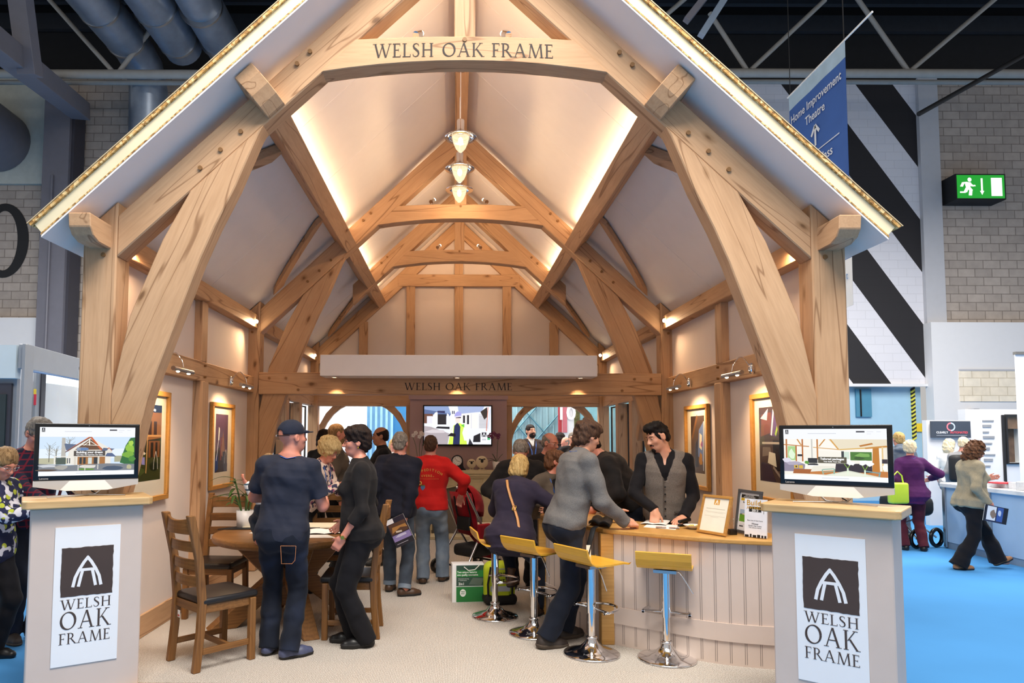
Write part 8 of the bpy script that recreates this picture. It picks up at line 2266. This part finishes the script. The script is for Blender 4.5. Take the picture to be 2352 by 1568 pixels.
def strap(c):
    hip = Vector(c['hip']); r_, f_, t_ = [Vector(v) for v in c['tax']]
    TAN = plain('tan_strap', '#b97f42', .5, var=.1)
    def bk(u, w): return hip + r_ * u + t_ * w - f_ * (float(np.interp(w, c['W'], c['RV'] - c['FO'])) * max(.3, (1 - min(.97, abs(u / .22)) ** 2.3) ** (1 / 2.3)) + .034)
    pts = [bk(-.06, .475), bk(-.035, .40), bk(.0, .31), bk(.045, .21), bk(.085, .12), bk(.115, .03), bk(.135, -.06)]
    o = MB().tube(pts, .012, 8, flat=.3).build('shoulder_strap', TAN, c['me'], c['M'], world=True)
    m_ = MB(); p = bk(.045, .21)
    m_.tube([p + r_ * a + t_ * b - f_ * .006 for a, b in ((-.016, -.02), (.016, -.02), (.016, .02), (-.016, .02), (-.016, -.02))], .003, 6)
    m_.build('strap_buckle', GOLD, o, c['M'], world=True)
person('blonde woman in a plum coat with a tan shoulder strap sitting on a bar stool', .46, 6.13, 1.62, 158, fem=True, lean=24, hips=.73, hipo=(.04, 0), head=(14, 16, 0), bulk=1.16, bust=.05, sh=1.1, skin=SK_FAIR, hair=('bob', H_BLOND, 1.02), armR={'w': (.86, 6.36, .93), 'e': (1, -.3, -.5)}, armL={'w': (.62, 6.55, .95), 'e': (-1, -.3, -.5)},
    feet=[(.22, .22, 10, .0), (-.04, .28, 0, .22)], knees=((.3, 1, .2), (-.2, 1, .2)), legs=dict(mat=DENIM, name='jeans', hemr=.06), top=dict(mat=PLUM, t=.026, hem=-.17, flare=.045, name='coat', wr=.006), shoes=dict(mat=SH_BR, sole=SOLE_BK, boot=.1), extra=strap, vox=.0085)
person('grey haired man in a dark jacket stooping behind the seated blonde woman', .72, 7.42, 1.74, -6, lean=24, hips=.84, head=(4, 36, 0), bulk=1.15, skin=SK_PINK, hair=('short', H_GREY), armR={'w': (.50, 7.05, .95), 'e': (1, -.4, -.3)}, armL={'w': (.86, 7.05, .93), 'e': (-1, -.4, -.3)}, legs=dict(mat=BLK), top=dict(mat=BLK2, t=.024, hem=-.1, name='jacket', collar=.04), shoes=dict(mat=SH_BK), vox=.0085)
person('brown haired woman in a grey brown cardigan and blue lanyard looking right across the counter', .90, 6.92, 1.60, 34, fem=True, lean=14, hips=.74, head=(-52, 6, 0), bust=.04, skin=SK_PINK, hair=('side', H_AUB), armR={'w': (.86, 6.70, .95), 'e': (1, -.4, -.6)}, armL={'w': (1.10, 6.70, .945), 'e': (-1, -.4, -.6), 'curl': .9}, legs=dict(mat=BLK), top=dict(mat=BLK, t=.012, name='blouse'), tops=[dict(mat=BROWNJ, t=.022, hem=-.1, name='cardigan', open=.05)], shoes=dict(mat=SH_BK), lanyard=dict(mat=LAN, len=.1), vox=.0085)
person('bald man in glasses and a dark jacket standing behind the brown haired woman', 1.01, 7.85, 1.70, 18, lean=12, head=(-30, 12, 0), bulk=1.05, skin=SK_PINK, hair=('fringe', H_GREY), glasses=STEEL, armR={'r': (.05, .10, -.40)}, armL={'r': (-.05, .10, -.40)}, legs=dict(mat=BLK), top=dict(mat=BLK2, t=.02, hem=-.1, name='jacket', open=.03), tops=[dict(mat=LGREY, t=.012, name='shirt', collar=.045)], shoes=dict(mat=SH_BK), lanyard=dict(mat=LAN), vox=.0085)
person('brown haired visitor in a dark coat mostly hidden behind the man in the grey sweater', 1.42, 8.0, 1.62, 60, fem=True, head=(0, 20, 0), skin=SK_FAIR, hair=('bob', H_BROWN), legs=dict(mat=BLK), top=dict(mat=BLK2, t=.022, hem=-.15, name='coat'), shoes=dict(mat=SH_BK), vox=.011, face=False)
# ---- outside the back windows
person('bearded man in a brown jumper and blue lanyard standing outside the right back window', 1.44, 13.0, 1.92, 12, head=(-12, -6, 0), bulk=1.12, skin=SK_FAIR, hair=('short', H_DARK, 1, 'beard'), legs=dict(mat=BLK), top=dict(mat=BROWN_J, t=.02, name='jumper', vneck=(.12, .05)), tops=[dict(mat=WHT, t=.010, name='shirt', collar=.05)], shoes=dict(mat=SH_BK), lanyard=dict(mat=LAN, badge=True), vox=.0105, z0=HALL_Z)
person('woman in black with long dark hair before the red and white display outside', 2.17, 14.1, 1.76, 105, fem=True, skin=SK_FAIR, hair=('long', H_DARK), armR={'r': (.0, .25, -.30), 'e': (0, -1, -.5)}, legs=dict(mat=BLK), top=dict(mat=BLK, name='jacket', t=.016), shoes=dict(mat=SH_BK), vox=.013, face=False, z0=HALL_Z)
person('grey haired man in a black coat outside the right back window, looking left', 2.24, 13.0, 1.77, 6, head=(18, 0, 0), skin=SK_FAIR, hair=('short', H_GREY), legs=dict(mat=BLK), top=dict(mat=BLK2, t=.024, name='coat', hem=-.15, collar=.03), shoes=dict(mat=SH_BK), vox=.0105, z0=HALL_Z)
person('bald man in a white shirt half hidden behind the grey haired man outside', 2.25, 13.9, 1.68, -60, skin=SK_PINK, hair=('fringe', H_GREY), legs=dict(mat=BLK), top=dict(mat=WHT, t=.016, name='shirt', collar=.04), shoes=dict(mat=SH_BK), vox=.013, face=False, z0=HALL_Z)
person('man in a black suit far off outside, before the olive panel', 2.72, 14.8, 1.84, -60, skin=SK_FAIR, hair=('short', H_DARK), legs=dict(mat=BLK), top=dict(mat=BLK, t=.02, name='suit_jacket', hem=-.14, open=.03), tops=[dict(mat=WHT, t=.01, name='shirt', collar=.04)], shoes=dict(mat=SH_BK), vox=.013, face=False, z0=HALL_Z)
# ---- left of the house
person('grey haired man in glasses and a dark plaid shirt behind the left computer', -3.50, 5.62, 1.84, 58, lean=8, head=(0, 26, 0), bulk=1.1, skin=SK_PINK, hair=('short', H_GREY, 1.3), glasses=BLACK, armR={'w': (-3.10, 5.25, 1.08), 'e': (.8, -.6, -.6), 'curl': .7}, armL={'w': (-2.98, 5.55, 1.10), 'e': (-.6, -.6, -.6)}, legs=dict(mat=DENIM, hemr=.075), top=dict(mat=PLAID, t=.018, hem=-.08, name='plaid_shirt', collar=.05), shoes=dict(mat=SH_BOOT, sole=SOLE_BR), vox=.0085, z0=HALL_Z)
person('woman with sandy bobbed hair, glasses and a dark floral blouse at the left edge', -3.45, 5.10, 1.60, 76, fem=True, lean=8, head=(6, 32, 0), bulk=1.12, bust=.05, skin=SK_PINK, hair=('bob', H_SAND, .96), glasses=STEEL, armR={'w': (-3.02, 5.06, 1.05), 'e': (.4, -1, -.6), 'curl': .7}, armL={'w': (-3.04, 5.3, 1.05), 'e': (-.4, -1, -.6)}, legs=dict(mat=BLK, wide=1.1), top=dict(mat=FLORAL2, t=.018, hem=-.12, flare=.02, name='blouse'), shoes=dict(mat=SH_BK), vox=.0085, z0=HALL_Z)
tag(MB().rbox((0, 0, 0), (.34, .14, .30), .06, 4).tube([(-.12, 0, .14), (-.08, 0, .30), (.08, 0, .30), (.12, 0, .14)], .012, 8).build('maroon_bag', plain('maroon_cloth', '#5a2030', .8, var=.2), None, T(-3.0, 5.42, .98)), 'maroon cloth bag carried behind the left kiosk between the two visitors', 'bag')
# ---- the aisle at right
person('fair haired boy in a blue grey hooded top beyond the right computer', 7.40, 11.4, 1.78, 176, skin=SK_PINK, hair=('short', H_BLOND), legs=dict(mat=DENIM_M), top=dict(mat=HOODG, t=.024, name='hooded_top', hood=True, hem=-.06), shoes=dict(mat=SH_BK), vox=.0105, face=False, z0=HALL_Z)
person('blonde woman in a purple cardigan and maroon trousers in the blue aisle', 6.72, 10.1, 1.63, 168, fem=True, lean=3, head=(25, 8, 0), bulk=1.14, skin=SK_PINK, hair=('bouffant', H_LIGHT, .98), armR={'w': (7.10, 10.24, 1.0), 'e': (1, -.8, -.4)}, armL={'r': (-.08, .12, -.40)}, feet=[(.13, .0, 22), (-.10, .05, -4)], legs=dict(mat=MAROON, hemr=.07, wide=1.1), top=dict(mat=PURPLE, t=.022, hem=-.17, flare=.035, name='cardigan'), shoes=dict(mat=SH_BK, sole=SOLE_BK), lanyard=dict(mat=LAN), vox=.009, face=False, z0=HALL_Z)
HB = thing('handbag', 'bright lime green handbag on the arm of the woman in the purple cardigan', 'bag', (6.40, 9.92, .66))
MB().rbox((0, 0, .15), (.26, .12, .30), .03, 3).build('bag_body', plain('lime_leather', '#c3dd3a', .45), HB, WM[HB.name]); MB().tube([(-.08, 0, .29), (-.06, 0, .40), (0, 0, .46), (.06, 0, .40), (.08, 0, .29)], .010, 8).build('handle', plain('lime_leather', '#c3dd3a', .45), HB, WM[HB.name])
p_, c_ = person('woman with curly auburn hair in a beige jacket and black flared trousers, walking', 6.53, 8.72, 1.64, 86, fem=True, lean=5, head=(0, 26, 0), bulk=1.12, bust=.06, belly=.02, skin=SK_PINK, hair=('curly', H_AUB), armR={'w': (6.60, 8.50, .80), 'e': (.4, -1, 0), 'curl': .9, 'n': (-1, 0, 0)}, armL={'w': (6.98, 8.98, 1.08), 'e': (-.2, -.6, -1), 'curl': .6},
    feet=[(.07, -.20, 0), (-.08, .36, 0, .03, -22)], knees=((.1, 1, .2), (-.1, 1, .3)), legs=dict(mat=BLK, hemr=.105, wide=1.1, hem=.03), top=dict(mat=BEIGE, t=.022, hem=-.08, flare=.02, name='jacket', wr=.006), shoes=dict(mat=SH_TAN, sole=SOLE_BK), vox=.0085, face=False, z0=HALL_Z)
w_ = Vector(c_['arms'][1][2])
Ml = face((.97, 0, -.2), w_ + Vector((.04, -.05, -.13)), (.2, 0, .97))
lf = bpy.data.objects.new('leaflet', None); COL.objects.link(lf); place(lf, Ml); tag(lf, 'blue and white photo leaflet in the hand of the walking woman', 'leaflet')
MB().box((0, 0, -.003), (.29, .20, .005)).build('pages', PAPER, lf, Ml)
pic('cover', [('#2a3350', rc(0, 0, 1, 1)), ('#e8ebf0', rc(.12, .1, .5, .95)), ('#8f7a6a', blob(.38, .5, .12, .25, 9, 2)), ('#3c5fa8', rc(.55, .1, .8, .95)), ('#c9d6ea', blob(.66, .6, .07, .2, 8, 4)), ('#1c1c24', rc(.82, 0, 1, 1)), ('#1e1e28', rc(0, 0, .1, 1))], .29, .20, Ml @ T(0, 0, .001), lf)
person('long haired blonde woman in a white top beyond the pale blue counter', 8.95, 12.4, 1.66, 110, fem=True, head=(0, 8, 0), skin=SK_PINK, hair=('long', H_LIGHT), armR={'r': (.0, .25, -.28), 'e': (0, -1, -.5)}, legs=dict(mat=LGREY), top=dict(mat=WHT, name='top', t=.014, sleeve='34'), shoes=dict(mat=SH_BK), vox=.0115, face=False, z0=HALL_Z)
p_, c_ = person('white haired man in a grey shirt wearing a black backpack near the pale blue counter', 8.62, 11.6, 1.70, 120, head=(-6, 6, 0), skin=SK_PINK, hair=('short', H_LIGHT), legs=dict(mat=DENIM_M), top=dict(mat=LGREY, name='shirt', t=.016), shoes=dict(mat=SH_BK), vox=.0115, face=False, z0=HALL_Z)
RK = thing('backpack', 'black rucksack on the back of the white haired man near the pale blue counter', 'backpack', tuple(Vector(c_['hip']) - Vector(c_['fw']) * .22), R(30))
MB().rbox((0, 0, .26), (.32, .18, .46), .07, 4).build('pack_body', BLACK_M, RK, WM[RK.name]); MB().rbox((0, -.08, .16), (.24, .08, .2), .03, 3).build('front_pocket', BLACK_M, RK, WM[RK.name])
PR = thing('pram', 'black pram with grey wheels beyond the woman in the purple cardigan', 'pram', (6.95, 10.6, HALL_Z), R(20))
for x, y in ((.22, -.3), (.22, .3), (-.2, -.3), (-.2, .3)): MB().lathe([(.10, -.02), (.14, -.022), (.15, 0), (.14, .022), (.10, .02)], 24).build('wheel', BLACK, PR, WM[PR.name] @ T(x, y, .15) @ Matrix.Rotation(PI / 2, 4, 'X'))
MB().rbox((0, 0, .62), (.36, .7, .3), .1, 3).build('carrycot', BLACK_M, PR, WM[PR.name])
for s in (-1, 1): MB().tube([(.22, s * .3, .15), (0, s * .1, .4), (-.2, s * -.3, .15)], .014, 8).build('frame_tube', STEEL, PR, WM[PR.name])

# ------------------------------------------------------------------ lettering becomes plain mesh
bpy.context.view_layer.update()
dg = bpy.context.evaluated_depsgraph_get()
fonts = [o for o in SC.objects if o.type == 'FONT']
made = [bpy.data.meshes.new_from_object(o.evaluated_get(dg)) for o in fonts]
for o, me in zip(fonts, made):
    nm, par, mb = o.name, o.parent, o.matrix_basis.copy()
    mt = o.data.materials[0]
    bpy.data.objects.remove(o)
    n2 = bpy.data.objects.new(nm, me); COL.objects.link(n2); n2.parent = par; n2.matrix_basis = mb
    if not me.materials: me.materials.append(mt)
